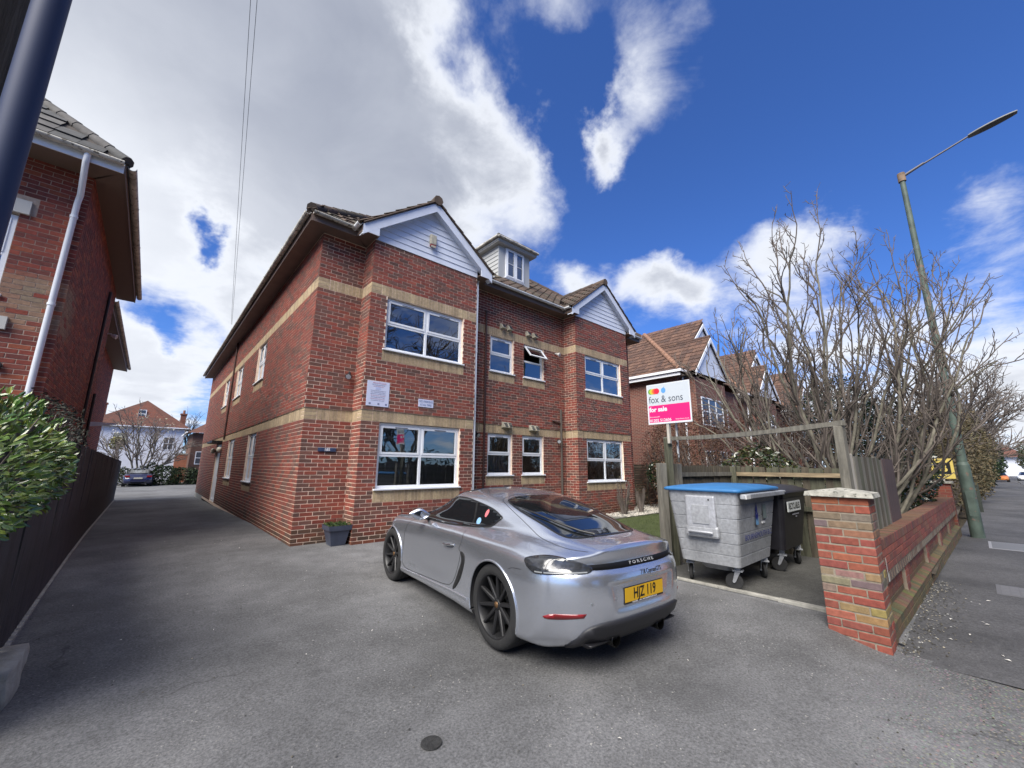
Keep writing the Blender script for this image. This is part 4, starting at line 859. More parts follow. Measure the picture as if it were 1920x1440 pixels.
def car_mesh():
    NJ = 17
    def settle(j, surf, x):
        for _ in range(40):
            y, z = car_pt(j, x); x = .6*x+.4*surf(y, z)
        return x
    xr = [settle(j, Xr, -.7) for j in range(NJ)]; xf = [settle(j, Xf, 3.1) for j in range(NJ)]
    rows = []
    XA, XB = -.10, 2.50
    st = [('r', t/20) for t in range(20)] + [('m', XA+(XB-XA)*t/84) for t in range(85)] + [('f', t/14) for t in range(1, 15)]
    M = 6
    for k, s in st:
        P = []
        for j in range(NJ):
            x = s if k == 'm' else (lerp(xr[j], XA, s) if k == 'r' else lerp(XB, xf[j], s))
            y, z = car_pt(j, x); P.append(Vector((x, y, z)))
        Pm = [Vector((P[1].x, -P[1].y, P[1].z))]+P+[Vector((P[-2].x, -P[-2].y, P[-2].z))]
        row = []
        for a in range(1, NJ):
            p0, p1, p2, p3 = Pm[a-1], Pm[a], Pm[a+1], Pm[a+2]
            for q in range(M):
                t = q/M
                # catmull-rom with limited tangents
                m1 = (p2-p0)*.5; m2 = (p3-p1)*.5; l = (p2-p1).length
                if m1.length > l*1.15: m1 = m1*(l*1.15/m1.length)
                if m2.length > l*1.15: m2 = m2*(l*1.15/m2.length)
                row.append(p1*(2*t**3-3*t*t+1)+m1*(t**3-2*t*t+t)+p2*(-2*t**3+3*t*t)+m2*(t**3-t*t))
        row.append(P[-1]); rows.append(row)
    # close both ends with concentric rings lying on the end surfaces
    def capr(base, surf, zm_, n=26):
        out_ = []
        for i in range(1, n+1):
            k = 1-i/n; r = []
            for p in base:
                z = zm_+(p.z-zm_)*k; y = p.y*k; x = surf(y, z)
                if i <= 2: x = lerp(p.x+(surf(y, z)-surf(p.y, p.z)), x, i/3)
                r.append(Vector((x, y, z)))
            out_.append(r)
        return out_
    rows = capr(rows[0], Xr, .58)[::-1]+rows+capr(rows[-1], Xf, .40)
    mb = MB(); full = []
    for r in rows: full.append(r+[Vector((p.x, -p.y, p.z)) for p in r[-2:0:-1]])
    mb.grid(full, closed=True)
    bm = bmesh.new(); vs = [bm.verts.new(v) for v in mb.v]
    for f in mb.f:
        try: bm.faces.new([vs[i] for i in f])
        except ValueError: pass
    bmesh.ops.remove_doubles(bm, verts=bm.verts, dist=.0002)
    bmesh.ops.dissolve_degenerate(bm, dist=.0001, edges=bm.edges)
    bmesh.ops.recalc_face_normals(bm, faces=bm.faces)
    for f in bm.faces: f.smooth = True
    me = bpy.data.meshes.new('body'); bm.to_mesh(me)
    tree = BVHTree.FromBMesh(bm); bm.free()
    return me, tree
CARM = Matrix.Translation((CARP[0], CARP[1], CARZ)) @ Matrix.Rotation(-R(CARH), 4, 'Z') @ Matrix(((0, -1, 0, 0), (1, 0, 0, 0), (0, 0, 1, 0), (0, 0, 0, 1))) @ Matrix.Rotation(-CARS, 4, 'Y')
body_me, CT = car_mesh()
CARX = Vector
def cray(o, d):
    h = CT.ray_cast(Vector(o), Vector(d).normalized()); return (h[0], h[1]) if h[0] is not None else (None, None)
def smooth_poly(pts, n=6, corners=()):
    out_ = []; m = len(pts)
    for i in range(m):
        p0, p1, p2, p3 = [np.array(pts[(i+k) % m], float) for k in (-1, 0, 1, 2)]
        m1 = (p2-p0)*.5; m2 = (p3-p1)*.5
        if i in corners: m1 = (p2-p1)
        if (i+1) % m in corners: m2 = (p2-p1)
        for q in range(n):
            t = q/n; out_.append(tuple(p1*(2*t**3-3*t*t+1)+m1*(t**3-2*t*t+t)+p2*(-2*t**3+3*t*t)+m2*(t**3-t*t)))
    return out_
def caster(axis, side=1, dirv=None, hv=None):
    if axis == 'side': return lambda a, b: cray((a, 1.6*side, b), (0, -side, 0))
    if axis == 'top': return lambda a, b: cray((a, b*side, 2), (0, 0, -1))
    if axis == 'rear': return lambda a, b: cray((-2, a*side, b), (1, 0, 0))
    D = Vector(dirv); Hh = Vector(hv)
    def f(a, b):
        o = Hh*a+Vector((0, 0, b))-D*2; d = D.copy(); o.y *= side; d.y *= side; return cray(o, d)
    return f
def panel(name, pts, cast, off, material, parent, thick=0, step=.045, skirt=True):
    bm = bmesh.new(); vs = [bm.verts.new((a, b, 0)) for a, b in pts]; bm.faces.new(vs)
    lo = [min(p[k] for p in pts) for k in (0, 1)]; hi = [max(p[k] for p in pts) for k in (0, 1)]
    for k in (0, 1):
        q = lo[k]+step
        while q < hi[k]:
            co = [0, 0, 0]; co[k] = q; nn = [0, 0, 0]; nn[k] = 1
            bmesh.ops.bisect_plane(bm, geom=bm.verts[:]+bm.edges[:]+bm.faces[:], dist=1e-5, plane_co=co, plane_no=nn); q += step
    bmesh.ops.triangulate(bm, faces=[f for f in bm.faces if len(f.verts) > 4])
    ref = None; nrm = {}
    for v in bm.verts:
        p, n = cast(v.co.x, v.co.y)
        if p is None:
            p, n, _, _ = CT.find_nearest(ref or Vector((0, 0, .6)))
        ref = p; nrm[v] = (p.copy(), n.copy())
    edges = [e for e in bm.edges if len(e.link_faces) == 1]
    for v in bm.verts:
        p, n = nrm[v]; v.co = p+n*off
    if skirt and edges:
        r = bmesh.ops.extrude_edge_only(bm, edges=edges)
        for v in [g for g in r['geom'] if isinstance(g, bmesh.types.BMVert)]:
            p, n, _, _ = CT.find_nearest(v.co); v.co = p-n*.004
    for f in bm.faces: f.smooth = True
    bmesh.ops.recalc_face_normals(bm, faces=bm.faces)
    # make sure it faces outwards
    f = max(bm.faces, key=lambda f: f.calc_area()); p, n, _, _ = CT.find_nearest(f.calc_center_median())
    if f.normal.dot(n) < 0: bmesh.ops.reverse_faces(bm, faces=bm.faces)
    me = bpy.data.meshes.new(name); bm.to_mesh(me); bm.free(); me.materials.append(material)
    return link(name, me, parent)
def seam(name, pts, cast, material, parent, wd=.005, off=.0012, n=8, raise_=0, closed=False):
    P = []; m = len(pts)
    for i in range(m-1 if not closed else m):
        p0, p1, p2, p3 = [np.array(pts[min(max(i+k, 0), m-1)] if not closed else pts[(i+k) % m], float) for k in (-1, 0, 1, 2)]
        for q in range(n):
            t = q/n; P.append(.5*((2*p1)+(-p0+p2)*t+(2*p0-5*p1+4*p2-p3)*t*t+(-p0+3*p1-3*p2+p3)*t**3))
    if not closed: P.append(np.array(pts[-1], float))
    S3 = [cast(*p) for p in P]; S3 = [s for s in S3 if s[0] is not None]
    mb = MB(); r1 = []; r2 = []
    for i, (p, n_) in enumerate(S3):
        t = (S3[min(i+1, len(S3)-1)][0]-S3[max(i-1, 0)][0]).normalized(); s_ = t.cross(n_).normalized()*wd/2
        r1.append(p+n_*(off+raise_)+s_); r2.append(p+n_*(off+raise_)-s_)
    if raise_:
        r0 = [p-(q-p)*.0-n_*raise_+s for (p, n_), q, s in zip(S3, r2, [Vector()]*len(S3))]
        mb.tube([p+n_*off for p, n_ in S3], wd/2, 6)
    else: mb.grid([r1, r2])
    return mb.build(name, material, parent, recalc=True)
def text_on(body, size, name, material, parent, cast, ca, cb, off=.002, sx=1, flip=False, shear=0, bold=0, zdir=1):
    cu = bpy.data.curves.new(name, 'FONT'); cu.body = body; cu.size = size; cu.align_x = 'CENTER'; cu.align_y = 'CENTER'; cu.shear = shear; cu.offset = bold; cu.resolution_u = 3
    t = bpy.data.objects.new('tmp', cu); COL.objects.link(t); dg = bpy.context.evaluated_depsgraph_get(); me = bpy.data.meshes.new_from_object(t.evaluated_get(dg)); bpy.data.objects.remove(t)
    for v in me.vertices:
        a = ca+(-v.co.x if flip else v.co.x)*sx; b = cb+v.co.y
        p, n = cast(a, b)
        if p is None: p, n, _, _ = CT.find_nearest(Vector((ca, .8, cb)))
        v.co = p+n*off
    me.materials.clear(); me.materials.append(material); return link(name, me, parent)

paint = bpy.data.materials.new('silver_paint'); paint.use_nodes = True; MATS['silver_paint'] = paint
b = paint.node_tree.nodes['Principled BSDF']; b.inputs['Base Color'].default_value = (.66, .69, .76, 1); b.inputs['Metallic'].default_value = .88; b.inputs['Roughness'].default_value = .3; b.inputs['Coat Weight'].default_value = 1; b.inputs['Coat Roughness'].default_value = .03
tn = paint.node_tree.nodes.new('ShaderNodeTexNoise'); tn.inputs['Scale'].default_value = 900; tcn = paint.node_tree.nodes.new('ShaderNodeTexCoord'); paint.node_tree.links.new(tcn.outputs['Object'], tn.inputs[0])
mr = paint.node_tree.nodes.new('ShaderNodeMapRange'); paint.node_tree.links.new(tn.outputs[0], mr.inputs[0]); mr.inputs[3].default_value = .22; mr.inputs[4].default_value = .30; paint.node_tree.links.new(mr.outputs[0], b.inputs['Roughness'])
M_cg = mat('car_glass', (.008, .010, .012), .02, spec=.6, coat=.5); M_trim = mat('satin_black', (.014, .014, .015), .38); M_gap = mat('panel_gap', (.010, .010, .011), .8); M_rub = mat('rubber', (.02, .02, .021), .82, var=.2, vscale=30, bump=.2, bscale=120)
M_wheel = mat('black_alloy', (.022, .022, .024), .42, metal=.3)
car = thing('parked_car', 'silver two door sports coupe parked on the drive in front of the brick flats', 'car'); car.matrix_world = CARM
arch = bpy.data.materials['dark_interior']
body_me.materials.append(paint); body_me.materials.append(arch)
bm = bmesh.new(); bm.from_mesh(body_me)
for (ax_, rr_, zc_) in ((0, .369, .352), (2.475, .364, .338)):
    for s_ in (1, -1):
        inside = [f for f in bm.faces if (lambda c: c.y*s_ > .60 and (c.x-ax_)**2+(c.z-zc_)**2 < rr_**2)(f.calc_center_median())]
        bmesh.ops.delete(bm, geom=inside, context='FACES')
        be = [e for e in bm.edges if len(e.link_faces) == 1 and all(v.co.y*s_ > .5 and (v.co.x-ax_)**2+(v.co.z-zc_)**2 < (rr_+.09)**2 for v in e.verts)]
        vs = {v for e in be for v in e.verts}
        for v in vs:
            d = Vector((v.co.x-ax_, 0, v.co.z-zc_)); 
            if v.co.z < .23: continue
            d = d.normalized()*rr_; p, n, _, _ = CT.ray_cast(Vector((ax_+d.x, 1.6*s_, zc_+d.z)), Vector((0, -s_, 0)))
            if p is not None: v.co = p
        r = bmesh.ops.extrude_edge_only(bm, edges=be)
        ev = [g for g in r['geom'] if isinstance(g, bmesh.types.BMVert)]
        for v in ev: v.co.y = s_*.55
        for f in [g for g in r['geom'] if isinstance(g, bmesh.types.BMFace)]: f.material_index = 1; f.smooth = False
        for e in be: e.smooth = False
bmesh.ops.delete(bm, geom=[v for v in bm.verts if not v.link_faces], context='VERTS')
bm.to_mesh(body_me); bm.free(); bo = link('body', body_me, car)
SIDE = caster('side')
for s_ in (1, -1):
    C_ = caster('side', s_)
    gl = [(1.86, .905), (1.5, .893), (1.128, .899), (.77, .919), (.437, .945), (.318, .972), (.228, 1.052), (.378, 1.108), (.598, 1.152), (.888, 1.187), (1.14, 1.182), (1.36, 1.095), (1.62, .990)]
    P_ = smooth_poly(gl, 5, corners=(0, 6))
    grow = [(a+(.018 if a > 1.9 else 0)*0, b) for a, b in P_]
    panel('side_window', P_, C_, .005, M_cg, car, step=.024)
    seam('window_trim', P_[::2]+[P_[0]], C_, M_trim, car, wd=.012, off=.006, n=2)
    seam('door_pillar', [(.655, .93), (.645, 1.02), (.70, 1.155)], C_, M_trim, car, wd=.03, off=.0062)
    seam('door_seam', [(1.72, .90), (1.93, .84), (2.035, .74), (2.07, .556), (2.09, .36), (2.03, .285), (1.85, .262), (1.336, .285), (.921, .312), (.78, .36), (.70, .47), (.625, .60), (.60, .69), (.64, .72), (.60, .80), (.62, .90)], C_, M_gap, car, wd=.0055)
    panel('air_intake', smooth_poly([(.59, .70), (.50, .678), (.515, .58), (.60, .43), (.70, .325), (.75, .322), (.665, .474), (.575, .61)], 4), C_, .0025, M_gap, car, step=.03)
    seam('intake_blade', [(.545, .675), (.56, .57), (.64, .42), (.72, .33)], C_, M_trim, car, wd=.012, raise_=.008)
    seam('sill_crease', [(2.10, .235), (1.3, .262), (.42, .30)], C_, paint, car, wd=.03, raise_=.002)  # raised crease in plain body paint along the sill
    seam('bumper_seam', [(-.40, .735), (-.30, .728), (-.25, .71)], C_, M_gap, car, wd=.004)
    # handle
    mb = MB(); pp = []
    for q in range(9):
        t = q/8; p, n = C_(lerp(.99, .75, t), lerp(.712, .735, t)); pp.append(p+n*(.004+.026*math.sin(math.pi*t)**.5))
    mb.tube(pp, [.008, .014, .016, .017, .017, .017, .016, .014, .008], 10, ell=.8); mb.build('door_handle', mat('chrome'), car)
    panel('handle_recess', smooth_poly([(.97, .725), (.97, .695), (.86, .69), (.77, .705), (.77, .745), (.87, .745)], 3), C_, .001, mat('silver_shade', (.28, .30, .33), .4, metal=.6), car, step=.05, skirt=False)
    # mirror
    mt_ = MB(); rows = []
    for i in range(13):
        t = i/12; yy = s_*(.80+.245*t); r = math.sin(math.pi*min(max(.5-.5*math.cos(math.pi*(t*.93+.045)), .0), 1))**.55
        rows.append([(1.535+.030*t-.035*(1-t)+.062*r*math.cos(a)*(1.0 if math.cos(a) > 0 else .55), yy, .955+.018*t+.070*r*math.sin(a)) for a in [2*math.pi*k/18 for k in range(18)]])
    mt_.grid(rows, closed=True); mt_.face(rows[0]); mt_.face(rows[-1]); mo = mt_.build('door_mirror', paint, car, recalc=True)
    mb = MB(); mb.face([(1.500, s_*(.93+.088*math.cos(a)), .963+.045*math.sin(a)) for a in [2*math.pi*k/20 for k in range(20)]]); mb.build('mirror_glass', mat('mirror_silver', (.75, .77, .8), .03, 1), mo)
    mb = MB(); mb.tube([(1.60, s_*.735, .885), (1.575, s_*.80, .90), (1.55, s_*.87, .915)], [.035, .026, .03], 8, ell=.5); mb.build('mirror_foot', M_trim, mo)
    # wheels
    for (ax_, rr_, zc_, wdt) in ((0, .350, .350, .30), (2.475, .3365, .3365, .25)):
        wl = link('wheel', None, car, loc=(ax_, s_*(.884-wdt/2), zc_+(0 if ax_ == 0 else .0)))
        h = wdt/2; k = rr_/.3445; yo = lambda v: s_*v
        mb = MB(); pr = [(.252*k, h-.014), (.258*k, h-.006), (.275*k, h-.001), (.305*k, h), (.326*k, h-.008), (.338*k, h-.024), (.344*k, h-.045), (.3445*k, h-.075)]
        for g_ in (-.06, -.02, .02, .06):
            pr += [(.3445*k, -g_*k+.006), (.337*k, -g_*k+.005), (.337*k, -g_*k-.005), (.3445*k, -g_*k-.006)]
        pr += [(.3445*k, -h+.075), (.338*k, -h+.024), (.305*k, -h), (.25*k, -h+.02)]
        mb.lathe([(r, yo(v)) for r, v in pr], (0, 0, 0), 'Y', 56, smooth=True); mb.build('tyre', M_rub, wl, recalc=True)
        mb = MB(); mb.lathe([(r*k, yo(v)) for r, v in ((.252, h-.016), (.262, h-.006), (.259, h-.004), (.246, h-.014), (.240, h-.04), (.232, h-.06), (.225, -h+.05), (.245, -h+.03))], (0, 0, 0), 'Y', 56)
        for q in range(10):
            a = 2*math.pi*(q+.5)/10+.1; 
            for (r0, r1, w0, w1, y0, y1, tk) in ((.035, .246, .019, .013, h-.052, h-.022, .034),):
                dr, dt = Vector((math.cos(a), 0, math.sin(a))), Vector((-math.sin(a), 0, math.cos(a)))
                P8 = [dr*r0*k+dt*w0, dr*r1*k+dt*w1, dr*r1*k-dt*w1, dr*r0*k-dt*w0]
                ys_ = [y0, y1, y1, y0]; lo_ = [p+Vector((0, yo(y-tk), 0)) for p, y in zip(P8, ys_)]; c_ = .62
                P9 = [dr*r0*k+dt*w0*c_, dr*r1*k+dt*w1*c_, dr*r1*k-dt*w1*c_, dr*r0*k-dt*w0*c_]
                md_ = [p+Vector((0, yo(y-.010), 0)) for p, y in zip(P8, ys_)]; hi_ = [p+Vector((0, yo(y), 0)) for p, y in zip(P9, ys_)]
                mb.face(hi_)
                for e in range(4): f = (e+1) % 4; mb.face([md_[e], md_[f], hi_[f], hi_[e]]); mb.face([lo_[e], lo_[f], md_[f], md_[e]])
        mb.lathe([(.001, yo(h-.042)), (.034, yo(h-.044)), (.05, yo(h-.052)), (.052, yo(h-.09)), (.001, yo(h-.1))], (0, 0, 0), 'Y', 24)
        mb.build('rim', M_wheel, wl, recalc=True)
        mb = MB(); mb.lathe([(.001, yo(h-.038)), (.026, yo(h-.040)), (.028, yo(h-.05))], (0, 0, 0), 'Y', 20); mb.build('hub_cap', mat('crest_bronze', (.18, .10, .045), .35, metal=.5), wl)
        mb = MB(); mb.lathe([(.06, yo(h-.115)), (.168, yo(h-.115)), (.168, yo(h-.145)), (.06, yo(h-.145))], (0, 0, 0), 'Y', 32, smooth=False); mb.build('brake_disc', mat('cast_iron', (.10, .10, .10), .4, metal=.8), wl)
        for q in range(5):
            a = 2*math.pi*q/5; mb = MB(); c0 = Vector((.036*math.cos(a), yo(h-.05), .036*math.sin(a))); mb.tube([c0, c0+Vector((0, yo(.006), 0))], .006, 6); mb.build('wheel_bolt', M_trim, wl)
for s_ in (1, -1):
    for (ax_, rr_, zc_) in ((0, .373, .352), (2.475, .370, .338)):
        aa = [R(-18+216*k/14) for k in range(15)]
        pts = [(ax_+rr_*math.cos(a), zc_+rr_*math.sin(a)) for a in aa]
        seam('arch_lip', [q for q in pts if q[1] > .235], caster('side', s_), paint, car, wd=.02, raise_=.003, n=3)
# rear glass, lamps, strip
TOPC = caster('top'); REAR = caster('rear')
rg_ = [(.46, 0), (.45, .25), (.41, .41), (.30, .468), (.064, .492), (-.32, .478), (-.50, .45), (-.575, .36), (-.60, .18), (-.61, 0)]
rg_ = rg_+[(a, -b) for a, b in rg_[-2:0:-1]]
panel('rear_window', smooth_poly(rg_, 4), TOPC, .0035, M_cg, car, step=.03)
seam('window_trim', smooth_poly(rg_, 3), TOPC, M_trim, car, wd=.018, off=.0042, n=2, closed=True)
hl_ = [(.54, 0), (.52, .27), (.46, .45), (.30, .52), (.0, .56), (-.35, .60), (-.62, .585), (-.80, .50)]
for s_ in (1, -1): seam('hatch_seam', hl_, caster('top', s_), M_gap, car, wd=.005)
ws = [(1.10, 0), (1.08, .3), (1.06, .50), (1.30, .585), (1.6, .655), (1.90, .675), (2.06, .55), (2.15, .3), (2.18, 0)]
panel('windscreen', smooth_poly(ws+[(a, -b) for a, b in ws[-2:0:-1]], 3), TOPC, .0035, M_cg, car, step=.035)
D_ = Vector((.70, -.714, 0)); H_ = Vector((.714, .70, 0))
LP = [(-.425, .858, .803), (-.440, .841, .833), (-.559, .77, .860), (-.692, .704, .861), (-.801, .621, .838), (-.860, .527, .792), (-.864, .573, .758), (-.783, .70, .750), (-.631, .833, .736), (-.552, .856, .735), (-.475, .863, .762)]
lp2 = [(Vector(p).dot(H_), p[2]) for p in LP]
M_lamp = mat('lamp_smoked', (.035, .037, .042), .08, metal=.1, coat=.6, var=.5, vscale=7); M_red = mat('lamp_red', (.22, .008, .012), .15, coat=1)
for s_ in (1, -1):
    C_ = caster('x', s_, D_, H_); o = panel('tail_lamp', smooth_poly(lp2, 4), C_, .008, M_lamp, car, step=.03)
    cx_ = sum(a for a, _ in lp2)/len(lp2); cz_ = sum(b for _, b in lp2)/len(lp2)
    inner = [(cx_+(a-cx_)*.72-.0, cz_+(b_-cz_)*.55+.012) for a, b_ in lp2]
    panel('lamp_reflector', smooth_poly(inner, 4), C_, .0088, mat('lamp_pale', (.07, .072, .08), .25, metal=.5, coat=.5, var=.6, vscale=16), o, step=.03, skirt=False)
    seam('lamp_light_bar', [(lp2[6][0]+.01, .762), (lp2[7][0], .757), (lp2[9][0], .747)], C_, mat('lamp_clear', (.22, .23, .24), .25), o, wd=.010, off=.0095)
    C2 = caster('x', s_, Vector((.80, -.60, 0)), Vector((.60, .80, 0)))
    RP = [(-.633, .844, .44), (-.707, .795, .466), (-.878, .616, .478), (-.865, .631, .449), (-.671, .816, .424)]
    panel('red_reflector', smooth_poly([(Vector(p).dot(Vector((.60, .80, 0))), p[2]) for p in RP], 3, corners=(0, 2, 3)), C2, .004, M_red, car, step=.04)
st_ = [(.555, .812), (.30, .812), (0, .810), (-.30, .812), (-.555, .812), (-.545, .775), (-.25, .768), (0, .767), (.25, .768), (.545, .775)]
panel('light_strip', smooth_poly(st_, 3, corners=(0, 4, 5, 9)), REAR, .004, mat('strip_black', (.006, .006, .007), .5, spec=.2), car, step=.05)
text_on('P O R S C H E', .036, 'maker_lettering', mat('letter_grey', (.35, .36, .38), .5), car, REAR, -.03, .789, .0095, sx=1.55, flip=True, bold=.0006)
text_on('718 CaymanGTS', .046, 'model_lettering', M_trim, car, REAR, -.10, .715, .002, sx=.92, flip=True, shear=.12, bold=.0006)
text_on('GTS 4.0', .040, 'side_lettering', mat('letter_dark_grey', (.16, .17, .18), .5), car, caster('side'), 1.80, .335, .002, sx=1.2, flip=True, bold=.0004)
# number plate
pl = MB(); zc_ = .563; xpl = -.957
def plp(y, z, o): return (xpl-o+.0*(z-zc_), y, z)
pl.box(xpl-.004, xpl+.03, -.263, .263, zc_-.064, zc_+.064); po = fbevel(pl.build('number_plate', M_trim, car), .003)
mb = MB(); mb.box(xpl-.0065, xpl-.003, -.257, .257, zc_-.048, zc_+.058); mb.build('plate_face', mat('plate_yellow', (.62, .36, .012), .35), po)
text('HJZ 119', .112, 'plate_lettering', mat('plate_black', (.008, .008, .008), .4), po, frame_mw((xpl-.0075, 0, zc_+.004), (0, -1, 0), (0, 0, 1)), .0004, sx=.80, bold=.0022)
text('Heathfield Motors  www.heathfieldmotors.co.uk', .017, 'dealer_lettering', mat('number_white'), po, frame_mw((xpl-.0052, 0, zc_-.0555), (0, -1, 0), (0, 0, 1)), .0003)
# diffuser and exhaust
dv = [(.66, .205), (.62, .345), (.49, .398), (.25, .405), (0, .405), (-.25, .405), (-.49, .398), (-.62, .345), (-.66, .205), (-.3, .195), (0, .195), (.3, .195)]
panel('diffuser', smooth_poly(dv, 3, corners=(0, 8)), REAR, .014, mat('diffuser_plastic', (.018, .018, .022), .5), car, step=.06)
seam('diffuser_blade', [(.60, .27), (.48, .335), (.25, .352), (0, .352), (-.25, .352), (-.48, .335), (-.60, .27)], REAR, M_trim, car, wd=.02, raise_=.016)
for s_ in (1, -1):
    mb = MB(); yy = s_*.30; mb.lathe([(.045, -.895), (.050, -.897), (.052, -.89), (.052, -.72), (.044, -.72), (.044, -.89)], (0, 0, 0), 'X', 28)
    mb.v = [(a, b_+yy, c_+.232) for a, b_, c_ in mb.v]; o = mb.build('exhaust_tip', mat('black_chrome', (.03, .03, .03), .22, metal=.9), car, recalc=True)
    mb = MB(); mb.lathe([(.001, -.82), (.044, -.82)], (0, 0, 0), 'X', 20); mb.v = [(a, b_+yy, c_+.232) for a, b_, c_ in mb.v]; mb.build('exhaust_bore', M_gap, o)
    for (yy, zz_) in ((.58, .545), (.36, .56)):
        p, n = REAR(yy*s_, zz_)
        if p: mb = MB(); mb.tube([p, p+n*.0015], .011, 14, smooth=False); mb.build('parking_sensor', mat('silver_shade'), car)
mb = MB(); mb.hexa([(-.78, -.50, .172), (-.4, -.5, .17), (-.4, .5, .17), (-.78, .50, .172), (-.885, -.58, .24), (-.4, -.6, .25), (-.4, .6, .25), (-.885, .58, .24)]); fbevel(mb.build('diffuser_tray', MATS['diffuser_plastic'], car), .02)
mb = MB(); mb.box(-.42, 3.0, -.58, .58, .12, .20); mb.build('underbody', M_gap, car)
# wiper
wp = [caster('top')(x, y) for x, y in ((-.60, .20), (-.50, .275), (-.3, .36), (-.05, .43), (.12, .465))]
mb = MB(); mb.tube([p+n*.022 for p, n in wp], [.014, .012, .010, .008, .006], 6); mb.build('rear_wiper', M_trim, car)
# window stickers
for (x, z, r_, m_, n_) in ((.555, .985, .036, mat('sticker_blue', (.25, .45, .72), .4), 'round_sticker'), (.47, 1.07, .024, mat('sticker_red', (.62, .16, .18), .4), 'red_sticker')):
    pts = [(x+r_*math.cos(a)*(1 if r_ > .03 else 1.0), z+r_*math.sin(a)*(1 if r_ > .03 else 1.6)) for a in [2*math.pi*k/16 for k in range(16)]]
    panel(n_, pts, SIDE, .0072, m_, car, skirt=False)
# ============================================================ bin store, walls, posts
M_wood = mat('grey_timber', (.155, .145, .122), .9, var=.4, vscale=5, stretch=(6, 6, .7), bump=.7, bscale=26, bdist=.01)
M_woodd = mat('dark_timber', (.085, .072, .052), .9, var=.45, vscale=4, stretch=(7, 7, .8), bump=.6, bscale=26, bdist=.01)
M_woodg = mat('mossy_timber', (.085, .085, .058), .9, var=.45, vscale=4, stretch=(6, 6, .8), bump=.6, bscale=26, bdist=.01)
M_pale = mat('pale_timber', (.42, .39, .34), .9, var=.25, vscale=4, stretch=(6, 6, .8), bump=.5, bscale=26, bdist=.008)
M_black_fence = mat('black_stained_boards', (.034, .034, .038), .72, var=.6, vscale=5, stretch=(5, 5, .5), bump=.7, bscale=30, bdist=.008)
M_stone = mat('cap_stone', (.34, .33, .29), .9, var=.35, vscale=14, bump=.7, bscale=40, bdist=.008, speck=(24, .60, (.13, .13, .11)))
def azp(az, r, z=0): return Vector((math.sin(R(az))*r, math.cos(R(az))*r, z))
def post(name, label, x, y, z0, z1, wx, wy, m, rot=0, group=None, lean=0):
    t_ = MB(); t_.box(-wx/2, wx/2, -wy/2, wy/2, z0, z1); o = t_.build(name, m, label=label, cat='post', group=group, loc=(x, y, 0)); fbevel(o, .008); o.rotation_euler = (0, lean, rot); return o
# brick pillar
RED, ORG, GRY, BUF, YEL = (.235, .066, .043), (.26, .088, .052), (.155, .112, .092), (.22, .155, .105), (.27, .175, .075)
rowsP = [[ORG, ORG], [RED, RED, RED], [GRY, (.19, .125, .10)], [GRY, (.175, .13, .10), GRY], [RED, (.24, .11, .07)], [RED, RED, RED], [RED, (.26, .08, .055)], [RED, ORG, RED], [RED, RED], [(.2, .16, .11), BUF, YEL], [BUF, GRY], [BUF, ORG, RED], [RED, RED], [RED, (.25, .15, .08), YEL], [(.3, .11, .06), (.24, .15, .08)], [RED, RED, RED], [RED, RED], [RED, RED, RED], [RED, RED]]
T = pillar = thing('brick_pillar', 'stout red and buff brick gate pillar with a flat stone cap beside the wheeled bins', 'pillar', (5.32, .945, 0)); PT = Matrix.Translation((5.32, .945, 0))
mb = MB(); mb.box(-.1655, .1655, -.2215, .2215, -.5, 1.135); mb.build('core', mat('pillar_mortar', (.24, .205, .16), .95, var=.3, vscale=12, bump=.5, bscale=60), T)
for k, cols in enumerate(rowsP):
    z1 = 1.14-.075*k; z0 = z1-.063
    ys = [(.225, .004), (-.004, -.225)] if len(cols) == 2 else [(.225, .118), (.108, -.108), (-.118, -.225)]
    for (a, b), c in zip(ys, cols):
        j = rnd.uniform(-.004, .004); c = tuple(v*rnd.uniform(.85, 1.15) for v in c)
        m_ = MB(); m_.box(-.17+j, -.17+j+(.1025 if len(cols) == 2 else .1025), b, a, z0+rnd.uniform(-.002, .002), z1+rnd.uniform(-.002, .002), 0, c)
        fbevel(m_.build('brick', M_brick, T), .006)
    # the face towards the pavement
    xs_ = [(-.066, .052), (.062, .17)] if len(cols) == 2 else [(-.060, .17)]
    if len(cols) == 2: xs_ = [(-.0625, .17)]
    else: xs_ = [(-.0625, .045), (.055, .17)]
    for a, b in xs_:
        j = rnd.uniform(-.004, .004); c = tuple(v*rnd.uniform(.75, 1.0) for v in cols[-1])
        for yy, sg_ in ((-.225, 1), (.225, -1)):
            m_ = MB(); m_.box(a, b, yy+j*sg_, yy+j*sg_+.1*sg_, z0, z1, 0, c); fbevel(m_.build('brick', M_brick, T), .006)
mb = MB(); mb.hexa([(-.215, -.275, 1.145), (.215, -.275, 1.145), (.215, .275, 1.145), (-.215, .275, 1.145), (-.205, -.265, 1.19), (.205, -.265, 1.19), (.205, .265, 1.19), (-.205, .265, 1.19)], skip=('t',))
q = [(-.205, -.265, 1.19), (.205, -.265, 1.19), (.205, .265, 1.19), (-.205, .265, 1.19)]
for i in range(4): mb.face([q[i], q[(i+1) % 4], (0, 0, 1.232)])
fbevel(mb.build('cap_stone', M_stone, T, recalc=True), .006)
